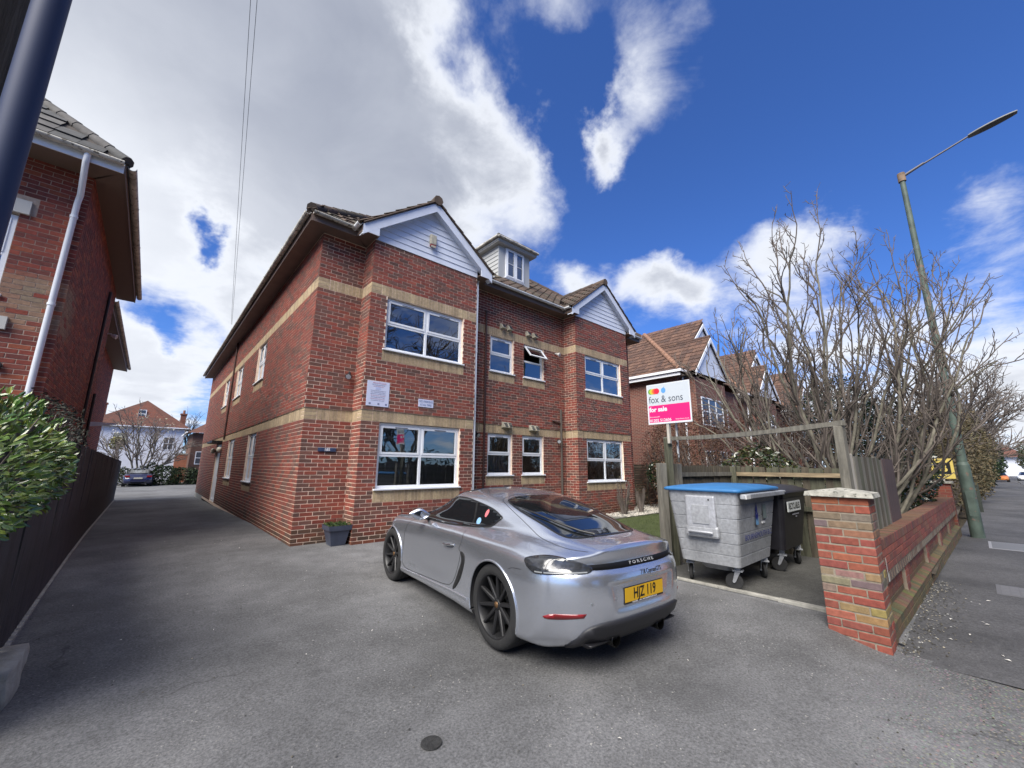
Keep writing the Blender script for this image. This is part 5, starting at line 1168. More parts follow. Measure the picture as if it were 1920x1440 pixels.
# garden wall along the pavement
PAL_GW = [(.20, .058, .045), (.17, .055, .045), (.22, .07, .05), (.14, .052, .044), (.19, .09, .06), (.16, .07, .055)]
PAL_MOSS = [(.105, .085, .042), (.12, .095, .042), (.08, .075, .04), (.13, .075, .045)]
T = gwall = thing('garden_wall', 'long low red brick garden wall with dog tooth course and mossy foot beside the pavement', 'wall')
FW = Fr((5.49, .770, 0), (1, -.025, 0), (-.025, -1, 0)); LW = 10.35
FWr = Fr(FW.p(0, 0, -.055), FW.u, FW.n); W_ = Wall(T, FW, PAL_GW, mat('wall_mortar', (.22, .18, .14), .95, var=.3, vscale=10, bump=.5, bscale=60), proud=.008)
W_.sheet(0, LW, .27, .60); W_.courses(0, LW, .375, 3, [], off=.05)
for k in range(int(LW/.15)): W_.items.append((k*.15+.01, k*.15+.085, .285, .368, 0, .008, tuple(v*.8 for v in rnd.choice([GRY, (.2, .17, .14)]))))
for k in range(int(LW/.075)): W_.items.append((k*.075+.004, (k+1)*.075-.004, .605, .70, 0, .010, tuple(v*rnd.uniform(.8, 1.1) for v in rnd.choice(PAL_GW))))
W_.done()
W2 = Wall(T, FWr, PAL_GW, MATS['wall_mortar'], proud=.008); moss = lambda c, u, z: tuple(lerp(a, b, .8 if z < .06 else (.35 if z < .14 else 0)) for a, b in zip(c, rnd.choice(PAL_MOSS)))
W2.sheet(0, LW, -.06, .29); W2.courses(0, LW, -.01, 4, [], off=.0, weather=moss); W2.done()
FWp = Fr(FW.p(0, 0, .035), FW.u, FW.n); W3 = Wall(T, FWp, PAL_MOSS+PAL_GW[:2], MATS['wall_mortar'], proud=.008); W3.sheet(0, LW, -.45, -.03); W3.courses(0, LW, -.335, 4, [], off=.08, weather=moss); W3.done()
for k in range(1, 5):
    u = 1.55+(k-1)*2.2; Wp = Wall(T, Fr(FW.p(0, 0, -.012), FW.u, FW.n), PAL_GW, MATS['wall_mortar'])
    Wp.courses(u, u+.225, -.01, 4, [], off=-.1125*0, weather=lambda c, u_, z: tuple(v*1.15 for v in c)); Wp.done()
    mb = MB(); Fr(FW.p(0, 0, -.012), FW.u, FW.n).box(mb, u, u+.225, -.03, .285, -.10, 0); mb.build('buttress', MATS['wall_mortar'], T)
mb = MB()       # sloping mossy foot of the panel
for k in range(int(LW/.1125)):
    c = tuple(v*rnd.uniform(.8, 1.15) for v in rnd.choice(PAL_MOSS)); a, b = k*.1125+.004, (k+1)*.1125-.004
    mb.hexa([FW.p(a, -.04, -.06), FW.p(a, -.04, .045), FW.p(b, -.04, .045), FW.p(b, -.04, -.06), FW.p(a, .015, -.06), FW.p(a, -.028, .045), FW.p(b, -.028, .045), FW.p(b, .015, -.06)], 0, c)
mb.build('plinth_brickwork', M_brick, T, kind='stuff')
mb = MB()       # brick on edge coping
for k in range(int(LW/.075)):
    c = tuple(lerp(v*rnd.uniform(.7, 1.0), m, .45) for v, m in zip(rnd.choice(PAL_GW), rnd.choice(PAL_MOSS))); a, b = k*.075+.004, (k+1)*.075-.004
    FW.box(mb, a, b, .59, .702+rnd.uniform(-.003, .003), -.225, .002, 0, c)
mb.build('coping_brickwork', M_brick, T, kind='stuff')
mb = MB(); FW.box(mb, 0, LW, -.5, .698, -.22, -.07); mb.build('core', MATS['wall_mortar'], T)
mb = MB(); FW.box(mb, .34, .36, .36, .52, .009, .011); FW.box(mb, .35, .40, .29, .36, .009, .012); mb.build('lime_stain', mat('lime', (.42, .42, .40), .9), T)
bricks_out(T, 300)
def pier(name, label, x, y, w_, z0, z1, pal, cap=True):
    t_ = thing(name, label, 'pillar', (x, y, 0)); W_ = Wall(t_, Fr((x-w_/2, y+w_/2, 0), (0, -1, 0), (-1, 0, 0)), pal, MATS['wall_mortar']); n = int((z1-z0)/.075)
    for F in (Fr((-w_/2, w_/2, 0), (0, -1, 0), (-1, 0, 0)), Fr((-w_/2, -w_/2, 0), (1, 0, 0), (0, -1, 0))):
        W_ = Wall(t_, F, pal, MATS['wall_mortar']); W_.courses(0, w_, z0, n, [], e0=.007); W_.sheet(0, w_, z0, z0+n*.075)
        mb = W_.mb.build('face', MATS['wall_mortar'], t_); bb = MB()
        for it in W_.items: F.box(bb, it[0], it[1], it[2], it[3], it[4]-.002, it[5], 0, it[6])
        bb.build('brickwork', M_brick, t_, kind='stuff')
    mb = MB(); mb.box(-w_/2-.05, w_/2+.05, -w_/2-.05, w_/2+.05, z0+n*.075, z0+n*.075+.05); mb.build('cap_stone', M_stone, t_)
pier('brick_pillar.001', 'far end brick pier of the garden wall just before the street lamp', 16.05, .72, .45, -.3, 1.06, PAL_GW)
pier('brick_pillar.002', 'weathered brick pier with pale stone cap seen over the garden wall left of the lamp post', 17.5, 1.9, .5, -.3, 1.05, [(.22, .13, .08), (.18, .10, .07), (.2, .15, .1)])
# posts and frame of the bin store
post('timber_post', 'short weathered grey post at the front corner of the bin store', *azp(61.55, 6.95).xy, -.3, 1.485, .13, .10, M_wood, R(-25))
post('timber_post.001', 'tall mossy post carrying the left end of the top beam and the sale board', *azp(62.55, 7.12).xy, -.3, 1.89, .09, .10, M_woodg, R(-25))
post('timber_post.002', 'short grey post behind the tall mossy post at the left of the bins', *azp(63.5, 7.35).xy, -.3, 1.48, .10, .10, M_wood, R(-20))
pr_ = azp(80.62, 5.66); post('timber_post.003', 'tall leaning grey post behind the brick pillar holding the beam', pr_.x, pr_.y, -.3, 1.875, .10, .085, M_wood, R(-8))
a_, b_ = azp(62.9, 7.08, 1.885), azp(81.1, 5.62, 1.905)
mb = MB(); u = (b_-a_).normalized(); n_ = u.cross(Vector((0, 0, 1))).normalized()
pts = [a_-u*.12+(b_-a_+u*.12)*(k/12) for k in range(13)]; rows = []
for k, p in enumerate(pts):
    dz = -.035*math.sin(math.pi*k/12); h = .028+.003*math.sin(k*2.1); rows.append([p+n_*s_+Vector((0, 0, dz+q)) for s_, q in ((-.03, -h), (.03, -h), (.03, h), (-.03, h))])
mb.grid(rows, closed=True, smooth=False); mb.face(rows[0]); mb.face(rows[-1]); mb.build('timber_beam', M_wood, recalc=True, label='long weathered rail spanning between the two tall posts above the bins', cat='beam')
def boardfence(T, p0, p1, z0f, z1f, m, w_=.105, jit=.02, gap=.004, tk=.016, lean=0, face=1, name='board', nmax=400):
    p0, p1 = Vector(p0), Vector(p1); d = p1-p0; Lg = d.length; u = d.normalized(); n_ = u.cross(Vector((0, 0, 1))); k = 0; protos = {}
    rz = math.atan2(u.y, u.x); cnt = int(Lg/w_)
    for k in range(cnt):
        c = p0+u*(k+.5)*w_; zt_ = z1f(k/cnt)+rnd.uniform(-jit, jit); zb_ = z0f(k/cnt); mm = m[k % len(m)] if isinstance(m, list) else m
        key = (id(mm), round((zt_-zb_)/.02))
        if key not in protos:
            g = MB(); hh = key[1]*.02; g.hexa([(-w_/2+gap, -tk/2, 0), (w_/2+.0, -tk/2-.008, 0), (w_/2, tk/2-.008, 0), (-w_/2+gap, tk/2, 0), (-w_/2+gap, -tk/2, hh), (w_/2, -tk/2-.008, hh), (w_/2, tk/2-.008, hh), (-w_/2+gap, tk/2, hh)])
            protos[key] = g.build(name, mm, mesh_only=True)
        o = link(name, protos[key], T, loc=(c.x, c.y, zb_)); o.rotation_euler = (R(rnd.uniform(-.6, .6)), R(rnd.uniform(-.5, .5)), rz)
def rail(T, p0, p1, z, m, h=.07, tk=.035, off=0):
    p0, p1 = Vector(p0), Vector(p1); u = (p1-p0).normalized(); n_ = u.cross(Vector((0, 0, 1)))
    mb = MB(); q = [p0+n_*(off-tk/2), p1+n_*(off-tk/2), p1+n_*(off+tk/2), p0+n_*(off+tk/2)]
    mb.hexa([(a.x, a.y, z) for a in q]+[(a.x, a.y, z+h) for a in q]); mb.build('rail', m, T, recalc=True)
T = thing('timber_fence', 'dark boarded fence with rails along the left side of the bin store', 'fence')
boardfence(T, (6.66, 3.36, 0), (8.62, 3.2, 0), lambda t: -.06, lambda t: 1.46-.01*t, M_woodd)
rail(T, (6.66, 3.36, 0), (8.6, 3.2, 0), 1.27, M_wood, off=.04); rail(T, (6.66, 3.36, 0), (8.6, 3.2, 0), .7, M_woodd, off=.04)
T = thing('timber_fence.001', 'brown boarded fence with a pale top rail behind the wheeled bins', 'fence')
boardfence(T, (8.62, 3.15, 0), (8.62, .98, 0), lambda t: -.06, lambda t: 1.45-.02*t, [M_woodg, M_woodd, M_woodg], w_=.11)
rail(T, (8.6, 3.1, 0), (8.6, .98, 0), 1.27, mat('ochre_timber', (.26, .20, .125), .9, var=.35, vscale=4, stretch=(6, .8, 6)), off=.05); rail(T, (8.6, 3.1, 0), (8.6, .98, 0), .70, M_woodg, off=.05)
mb = MB(); mb.box(8.50, 8.60, 3.08, 3.18, -.2, 1.45); mb.build('corner_post', M_woodg, T)
T = thing('timber_fence.002', 'old grey leaning boards standing on the garden wall behind the brick pillar', 'fence')
boardfence(T, (5.98, .905, 0), (7.7, .86, 0), lambda t: .70 if t > .0 else .6, lambda t: 1.575-.02*t, [M_wood, M_woodg, M_wood, M_woodd], w_=.145, jit=.012, tk=.02)
boardfence(T, (7.72, .86, 0), (8.52, .85, 0), lambda t: .70, lambda t: 1.56, mat('purple_brown_timber', (.075, .05, .05), .85, var=.3, vscale=5, stretch=(5, 5, .6)), w_=.10, jit=.004)
o = post('timber_post.004', 'pale bleached upright board at the near end of the leaning boards', 5.77, .93, .3, 1.585, .30, .035, M_pale, R(-6))
# sale board
T = sb = thing('sale_board', 'pink and white estate agent sale board nailed above the tall mossy post', 'sign')
bl, br = azp(60.33, 7.12), azp(65.76, 6.86); ux = (br-bl).normalized(); zc0 = 2.455; wd = (br-bl).length; cc = (bl+br)/2; tilt = .015
uz = Vector((0, 0, 1)); un = ux.cross(uz); hh = .335
def bd(x, z, o): return cc+ux*x+Vector((0, 0, zc0+z+x*tilt))+un*o
def bx4(x0, x1, z0, z1, o0, o1, m, name, par):
    mb = MB(); mb.hexa([bd(x0, z0, o0), bd(x1, z0, o0), bd(x1, z0, o1), bd(x0, z0, o1), bd(x0, z1, o0), bd(x1, z1, o0), bd(x1, z1, o1), bd(x0, z1, o1)]); return mb.build(name, m, par, recalc=True)
BW = mat('board_white', (.62, .64, .68), .35); BG = mat('board_grey', (.50, .54, .58), .35); PK = mat('board_pink', (.68, .008, .16), .35)
bo_ = bx4(-wd/2, wd/2, -hh, hh, -.004, .004, BW, 'board', sb); bx4(-wd/2+.015, wd/2-.015, -.02, hh-.015, .004, .005, BG, 'upper_panel', sb); bx4(-wd/2+.022, wd/2-.022, -hh+.03, -.025, .004, .0055, PK, 'pink_panel', sb)
def sbt(s, size, x, z, m, al='LEFT', sx=1, bold=0, o=.0065): return text(s, size, 'lettering', m, sb, frame_mw(bd(x, z, o), ux+Vector((0, 0, tilt)), uz), .0004, al, sx=sx, bold=bold)
sbt('fox & sons', .165, -wd/2+.03, .07, mat('board_ink', (.05, .06, .085), .5), sx=.80)
sbt('for sale', .105, -wd/2+.03, -.095, BW, sx=.95, bold=.004); sbt('01202 512606', .062, -wd/2+.03, -.275, BW, bold=.001); sbt('Bournemouth', .03, -wd/2+.03, -.215, BW); sbt('foxandsons.co.uk', .030, .10, -.275, BW)
for i, (x, c) in enumerate(((-.285, (.10, .30, .03)), (-.262, (.45, .50, .04)), (-.237, (.62, .34, .03)), (-.212, (.65, .10, .03)), (-.182, (.62, .01, .04)))):
    mb = MB(); mb.face([bd(x+.045*math.cos(a), .215+.048*math.sin(a), .0062+.0004*i) for a in [2*math.pi*k/20 for k in range(20)]]); mb.build('logo_disc', mat('logo_%d' % i, c, .4), sb)
mb = MB(); mb.face([bd(-.07+.038*math.cos(a), .215+.046*math.sin(a), .0062) for a in [2*math.pi*k/20 for k in range(20)]]); mb.face([bd(-.07, .262, .0066), bd(-.045, .285, .0066), bd(-.055, .262, .0066)]); mb.build('logo_apple', mat('logo_blue', (.10, .30, .62), .4), sb)
p_ = azp(62.8, 7.03); mb = MB(); mb.box(p_.x-.03, p_.x+.03, p_.y-.02, p_.y+.02, 1.80, 2.75); mb.build('stake', M_pale, sb); mb = MB(); q_ = azp(63.75, 7.1); mb.box(q_.x-.012, q_.x+.012, q_.y-.012, q_.y+.012, 1.5, 2.3); mb.build('batten', mat('peeling_white', (.5, .5, .5), .8, speck=(9, .5, (.05, .045, .04))), sb)

# ------------------------------------------------------------ wheeled bins
def bin_(name, label, c0, c1, y0, y1, zb, zt, m, ribs, lidm, rim=True, dome=.03):
    """c0/c1: x at the near and far end as (bottom, top); y0/y1 likewise"""
    t_ = thing(name, label, 'bin', ((c0[0]+c1[0])/2, (y0[0]+y1[0])/2, -.052)); ox, oy = t_.location.x, t_.location.y
    def ring(z, off=0, r=.06):
        f = (z-zb)/(zt-zb); X0, X1, Y0, Y1 = lerp(c0[0], c0[1], f)-off, lerp(c1[0], c1[1], f)+off, lerp(y0[0], y0[1], f)-off, lerp(y1[0], y1[1], f)+off; o = []
        for cx, cy, a0 in ((X1-r, Y1-r, 0), (X0+r, Y1-r, 90), (X0+r, Y0+r, 180), (X1-r, Y0+r, 270)):
            for k in range(5): a = R(a0+22.5*k); o.append((cx+r*math.cos(a)-ox, cy+r*math.sin(a)-oy, z+.052))
        return o
    rows = []; zs = [(zb, 0)]
    for rz_ in ribs: zs += [(rz_-.007, 0), (rz_-.003, -.007), (rz_+.003, -.007), (rz_+.007, .0)]
    zs.append((zt, 0)); rows = [ring(z, o) for z, o in zs]
    mb = MB(); mb.grid(rows, closed=True, smooth=False); mb.face(rows[0][::-1]); mb.face(rows[-1]); bod = mb.build('tub', m, t_, recalc=True)
    mb = MB(); s0 = ring(zb+.0, -.12, .1); s1 = [(x*.8, y*.7, z-.10) for x, y, z in s0]; mb.grid([s1, s0], closed=True); mb.face(s1[::-1]); mb.build('sump', m, t_, recalc=True)
    mb = MB(); lr = []
    for z, o, r in ((zt+.005, .035, .07), (zt+.015, .045, .08), (zt+.036, .045, .08), (zt+.048, .02, .08), (zt+.055+dome*.7, -.12, .08), (zt+.055+dome, -.3, .08)):
        lr.append([(x, y, zt+.052+(z-zt)) for x, y, _ in ring(zt, o, r)])
    mb.grid(lr, closed=True); mb.face(lr[-1]); mb.face(lr[0][::-1]); mb.build('lid', lidm, t_, recalc=True)
    for cx, cy, an in ((c0[0]+.17, y1[0]-.04, 20), (c0[0]+.14, y0[0]+.08, 100), (c1[0]-.12, y0[0]+.06, 35), (c1[0]-.12, y1[0]-.05, 60)):
        a = R(an); d = Vector((math.cos(a), math.sin(a), 0)); e = Vector((-d.y, d.x, 0)); o = Vector((cx-ox, cy-oy, 0)); ws_ = MB()
        w1 = o+d*.05+Vector((0, 0, .098)); ws_.tube([w1-e*.022, w1-e*.018, w1+e*.018, w1+e*.022], [.085, .098, .098, .085], 22, smooth=False); co = ws_.build('castor', M_rub, t_, recalc=True)
        fk = MB()
        for s_ in (1, -1):
            p0, p1 = o+e*s_*.035+Vector((0, 0, .225)), w1+e*s_*.032; n_ = d*.03
            fk.hexa([p1-n_*.6-e*.003, p1+n_*.6-e*.003, p1+n_*.6+e*.003, p1-n_*.6+e*.003, p0-n_-e*.003, p0+n_-e*.003, p0+n_+e*.003, p0-n_+e*.003])
        fk.hexa([o+x*d*.055+y*e*.05+Vector((0, 0, z)) for z in (.222, .24) for x, y in ((-1, -1), (1, -1), (1, 1), (-1, 1))]); fk.tube([w1-e*.04, w1+e*.04], .012, 8)
        fk.hexa([o+x*d*.03+y*e*.04+Vector((0, 0, z)) for z in (.24, .30) for x, y in ((-1, -1), (1, -1), (1, 1), (-1, 1))])
        fk.build('fork', M_galv, co, recalc=True)
        ds = MB(); ds.lathe([(.001, 0), (.045, 0)], (0, 0, 0), 'Z', 16); mt = frame_mw(w1-e*.0235, d, Vector((0, 0, 1))); ds.v = [tuple(mt @ Vector(v)) for v in ds.v]; ds.build('wheel_disc', M_galv, co, recalc=True)
    return t_, ox, oy
def galv_extra(t, src, vec, nz, mulc):
    src = mulc(src, nz(26, 4, .6), .86, 1.12, .35, .65); src = mulc(src, nz(2.5, 4, .6), .85, 1.12, .35, .65)
    v = t.nodes.new('ShaderNodeTexVoronoi'); v.inputs['Scale'].default_value = 34; t.links.new(vec, v.inputs['Vector']); return mulc(src, v.outputs['Distance'], .95, 1.05, .1, .6)
M_galv = mat('galvanised_steel', (.36, .37, .39), .55, metal=.35, extra=galv_extra, bump=.2, bscale=30)
M_blid = mat('blue_lid', (.03, .15, .36), .6, var=.12, vscale=5); M_bin = mat('black_bin', (.018, .017, .022), .42, var=.2, vscale=6)
T, ox, oy = bin_('wheeled_bin', 'large galvanised grey wheeled bin with a bright blue lid, nearest the car', (5.50, 5.40), (6.62, 6.86), (2.05, 1.97), (2.78, 2.87), .235, 1.115, M_galv, (.36, .50, .63, .80, .97), M_blid)
z5 = .052
def bx(x0, x1, y0, y1, z0, z1, m, nm, par, bev=.004): mb = MB(); mb.box(x0-ox, x1-ox, y0-oy, y1-oy, z0+z5, z1+z5); return fbevel(mb.build(nm, m, par), bev)
M_galv2 = mat('galvanised_panel', (.40, .41, .44), .5, metal=.35, extra=galv_extra)
fl = bx(5.385, 5.43, 2.24, 2.62, .66, 1.07, M_galv2, 'flap', T, .02); bx(5.376, 5.40, 2.32, 2.53, .72, .95, M_galv, 'flap_panel', fl, .003); bx(5.384, 5.45, 2.22, 2.64, .55, .70, M_galv, 'flap_seat', T, .03); mb = MB(); mb.tube([(5.36-ox, 2.28-oy, .62+z5), (5.35-ox, 2.32-oy, .625+z5), (5.35-ox, 2.54-oy, .625+z5), (5.36-ox, 2.58-oy, .62+z5)], .016, 8); mb.build('flap_handle', M_galv2, T)
mb = MB(); mb.tube([(5.385-ox, 2.31-oy, 1.02+z5), (5.382-ox, 2.31-oy, 1.02+z5)], .011, 10); mb.build('rivet_hole', M_gap, fl)
bx(5.44, 7.02, 1.885, 1.955, 1.045, 1.105, M_galv, 'lifting_bar', T, .01); bx(5.42, 5.56, 1.87, 1.885, 1.05, 1.10, mat('bar_white', (.6, .6, .6), .6), 'bar_sticker', T, .002)
FBN = Fr((5.5-ox, 2.05-oy, z5), (1, 0, 0), (0, -1, 0))
def yb(z): return lerp(2.05, 1.97, (z-.235)/.88)-.010
text('BOURNEMOUTH B.C.', .098, 'lettering', mat('faded_blue', (.03, .04, .20), .7), T, frame_mw((6.13-ox, yb(.56)-oy-.004, .565+z5), (1, 0, 0), (0, -.09, 1)), .0004, sx=1.06)
mb = MB(); zz = .86+z5; x = 6.02-ox; y = yb(.86)-oy-.006; mb.face([(x, y-.008, zz+.13), (x+.035, y, zz+.02), (x+.012, y, zz-.02), (x-.012, y, zz-.02), (x-.035, y, zz+.02)]); mb.face([(x-.05, y, zz-.0), (x, y+.0, zz-.035), (x+.05, y, zz), (x+.05, y, zz-.06), (x, y, zz-.11), (x-.05, y, zz-.06)]); mb.build('crest_dark', mat('crest_blue', (.01, .015, .16), .6), T)
mb = MB(); mb.face([(x-.05, y+.001, zz-.07), (x, y+.001, zz-.115), (x+.05, y+.001, zz-.07), (x+.05, y+.001, zz-.16), (x-.05, y+.001, zz-.16)]); mb.build('crest_light', mat('crest_sky', (.14, .30, .50), .6), T)
mb = MB(); mb.face([(x+.24, y+.002, zz+.08), (x+.38, y+.002, zz+.08), (x+.38, y+.002, zz-.10), (x+.24, y+.002, zz-.10)][::-1]); mb.build('worn_sticker', mat('worn_green', (.16, .20, .20), .7), T); bx(6.26, 6.37, yb(.7)-.003, yb(.7)+.02, .695, .72, mat('bar_white'), 'sticker_line', T, .001)
T, ox, oy = bin_('wheeled_bin.001', 'black plastic wheeled bin with a recyclables sticker standing behind the grey one', (7.0, 6.95), (7.95, 8.22), (1.98, 1.92), (2.75, 2.85), .26, 1.04, M_bin, (.985,), M_bin, dome=.07)
mb = MB(); mb.box(7.10-ox, 7.74-ox, 1.905-oy, 1.915-oy, .79+z5, .935+z5); st = mb.build('sticker', mat('sticker_white', (.62, .64, .62), .5), T); text('RECYCLABLES', .125, 'lettering', mat('plate_black'), st, frame_mw((7.42-ox, 1.903-oy, .862+z5), (1, 0, 0), (0, 0, 1)), .0004, sx=.70, bold=.002)
mb = MB(); mb.box(7.34-ox, 7.64-ox, 1.912-oy, 1.92-oy, .735+z5, .75+z5); mb.build('label_line', mat('label_grey', (.25, .25, .28), .5), T); mb = MB(); mb.box(7.48-ox, 7.53-ox, 1.912-oy, 1.92-oy, .70+z5, .715+z5); mb.build('label_mark', mat('label_grey'), T)

# ------------------------------------------------------------ street lamp, pole, wires
M_lpg = mat('lamp_green', (.075, .105, .088), .6, var=.4, vscale=3, speck=(5, .62, (.16, .11, .09)))
T = thing('street_lamp', 'tall green street lamp column with a long thin arm over the road', 'street lamp', (15.62, .2, -.23)); zb = 0
mb = MB(); mb.tube([(0, 0, -.1), (0, 0, 1.75)], [.128, .122], 16); mb.tube([(0, 0, 1.75), (0, 0, 1.83)], [.12, .095], 16); mb.build('base_column', M_lpg, T, recalc=True)
mb = MB(); mb.box(-.133, -.11, -.06, .06, .5, 1.1); mb.build('access_door', M_lpg, T)
mb = MB(); mb.tube([(0, 0, 1.8), (.04, 0, 4.2), (.08, 0, 10.15)], [.092, .082, .062], 14); mb.build('column', M_lpg, T); mb = MB(); mb.tube([(.08, 0, 10.05), (.08, 0, 10.32)], [.09, .09], 14); mb.build('collar', mat('rusty_metal', (.22, .15, .10), .8, var=.4, vscale=6), T)
mb = MB(); mb.tube([(.08, .0, 10.2), (.08, -.5, 10.38)], [.045, .035], 8); mb.tube([(.08, -.3, 10.30), (.08, -1.55, 10.70)], [.026, .024], 8); mb.build('arm', mat('arm_metal', (.14, .13, .14), .5), T)
mb = MB(); m2 = MB(); rows = []; r2 = []
for k in range(13):
    t = k/12; y = -1.40-.88*t; z = 10.645+.15*t; w_ = .045+.095*math.sin(math.pi*min(1, t*.92+.06))**.55; h = .035+.03*math.sin(math.pi*(t*.8+.12))
    rows.append([(.08+w_*math.cos(a), y, z+h*max(0, math.sin(a))**.8-(.012 if math.sin(a) < -.3 else 0)) for a in [2*math.pi*q/16 for q in range(16)]])
    if 3 <= k <= 11: r2.append([(.08+w_*.8*q, y, z-.016) for q in (-1, -.4, .4, 1)])
mb.grid(rows, closed=True); mb.face(rows[0]); mb.face(rows[-1]); lh = mb.build('lamp_head', mat('lamp_head_grey', (.20, .20, .19), .6), T, recalc=True)
m2.grid(r2); m2.build('diffuser_glass', mat('lamp_under', (.045, .045, .05), .3), lh)
T = thing('utility_pole', 'dark timber utility pole with a slate blue conduit cutting the top left corner', 'pole')
mb = MB(); c_ = azp(-19.3, 1.80); mb.tube([(c_.x, c_.y, -.3), (c_.x, c_.y, 5), (c_.x, c_.y, 11.2)], [.15, .15, .13], 20); mb.build('pole', mat('old_pole', (.10, .088, .072), .95, var=.6, vscale=3, stretch=(5, 5, .4), bump=.9, bscale=22, bdist=.02), T)
mb = MB(); c_ = azp(-13.95, 1.62); mb.tube([(c_.x, c_.y, -.3), (c_.x, c_.y, 8)], .0345, 20); mb.build('conduit', mat('conduit_blue', (.035, .05, .11), .6, spec=.3), T)
mb = MB(); c2 = azp(-17.3, 1.74); mb.tube([(c2.x, c2.y, 2.2), (c2.x, c2.y, 8)], .012, 6); mb.build('cable', M_black, T)
for k, dz in enumerate((0, .12)):
    mb = MB(); A, B_ = Vector((-.5+.13*k, 1.7, 11.0+dz*0)), Vector((1.75+.05*k, 19.2+.25*k, 7.0+dz*.4))
    mb.tube([A.lerp(B_, q/20)-Vector((0, 0, .10*math.sin(math.pi*q/20))) for q in range(21)], .0045, 5); mb.build('overhead_wire' if k == 0 else 'overhead_wire.001', M_black, label=('lower' if k == 0 else 'upper')+' thin overhead wire running from the pole to the eaves of the brick flats', cat='wire')

# ------------------------------------------------------------ left fence, edging, stone
T = thing('timber_fence.003', 'long black stained board fence along the left of the drive', 'fence')
def xf(y): return -.70-.0135*(y-5.5)
boardfence(T, (xf(3.9), 3.9, 0), (xf(27.5), 27.5, 0), lambda t: gz(-.8, 3.9+23.6*t)-.02+.03, lambda t: 1.70-.17*t, [M_black_fence, mat('black_stained_boards_worn', (.050, .049, .050), .8, var=.6, vscale=5, stretch=(5, 5, .5), bump=.7, bscale=30, bdist=.008), M_black_fence, mat('black_stained_boards_dark', (.022, .022, .025), .7, var=.6, vscale=5, stretch=(5, 5, .5), bump=.7, bscale=30, bdist=.008), M_black_fence], w_=.112, jit=.012, gap=.008)
rail(T, (xf(3.9)-.03, 3.9, 0), (xf(27.5)-.03, 27.5, 0), 1.2, M_black_fence, off=.0)
T = thing('edging_strip', 'thin pale concrete strip along the foot of the black fence', 'edging')
for k in range(8):
    y0, y1 = 4.1+k*2.9, 4.1+(k+1)*2.9-.02; mb = MB(); a, b = xf(y0)+.03, xf(y1)+.03
    mb.hexa([(a-.02, y0, gz(a, y0)-.1), (a+.012, y0, gz(a, y0)-.1), (b+.012, y1, gz(b, y1)-.1), (b-.02, y1, gz(b, y1)-.1), (a-.02, y0, gz(a, y0)+.03), (a+.012, y0, gz(a, y0)+.028), (b+.012, y1, gz(b, y1)+.028), (b-.02, y1, gz(b, y1)+.03)]); mb.build('edging_block', M_conc, T)
bm = bmesh.new(); bmesh.ops.create_cube(bm, size=1); bmesh.ops.subdivide_edges(bm, edges=bm.edges, cuts=7, use_grid_fill=True)
for v in bm.verts:
    v.co = v.co.normalized()*.2+v.co*.72; v.co += Vector(v.co)*.10*noise.noise(v.co*2.5); v.co.x *= .62; v.co.y *= .62; v.co.z *= .30
for f in bm.faces: f.smooth = True
me = bpy.data.meshes.new('stone_block'); bm.to_mesh(me); bm.free(); me.materials.append(mat('pale_rock', (.33, .32, .28), .9, var=.3, vscale=6, bump=.8, bscale=30, bdist=.01))
o = link('stone_block', me, loc=(-.79, 4.62, -.05), label='rough pale stone block at the near end of the black fence', cat='stone')
# drain and covers
T = thing('drain_cover', 'small dark round drain cover sunk in the tarmac in front of the camera', 'drain cover', (1.33*1.1, 2.13*1.1, gz(1.46, 2.34)+.004))
mb = MB(); mb.lathe([(.001, .006), (.060, .006), (.063, .0)], (0, 0, 0), 'Z', 24, smooth=False); mb.build('plate', mat('dark_iron', (.03, .03, .03), .8, var=.5, vscale=40, bump=1, bscale=90), T)
def cover(name, label, x0, x1, y0, y1, m1, m2, nx, ny):
    t_ = thing(name, label, 'cover', (0, 0, 0)); zf = lambda x: -.2-.0035*(x-5)
    def pl(a, b, c, d, h, m, nm): mb = MB(); mb.hexa([(a, c, zf(a)-.01), (b, c, zf(b)-.01), (b, d, zf(b)-.01), (a, d, zf(a)-.01), (a, c, zf(a)+h), (b, c, zf(b)+h), (b, d, zf(b)+h), (a, d, zf(a)+h)]); mb.build(nm, m, t_)
    pl(x0, x1, y0, y1, .004, m1, 'surround')
    for i in range(nx):
        for j in range(ny): pl(lerp(x0+.05, x1-.05, i/nx)+.006, lerp(x0+.05, x1-.05, (i+1)/nx)-.006, lerp(y0+.04, y1-.04, j/ny)+.006, lerp(y0+.04, y1-.04, (j+1)/ny)-.006, .007, m2, 'panel')
cover('service_cover', 'pale rectangular service cover in the pavement near the street lamp', 13.7, 15.0, -.55, .05, mat('cover_frame', (.30, .30, .32), .6), mat('cover_fill', (.15, .155, .165), .7), 2, 1)
cover('service_cover.001', 'grey concrete panelled service cover in the pavement halfway along the garden wall', 8.75, 9.45, -.45, .05, mat('cover_fill2', (.12, .12, .13), .8), mat('cover_panel', (.135, .135, .145), .8), 3, 5)
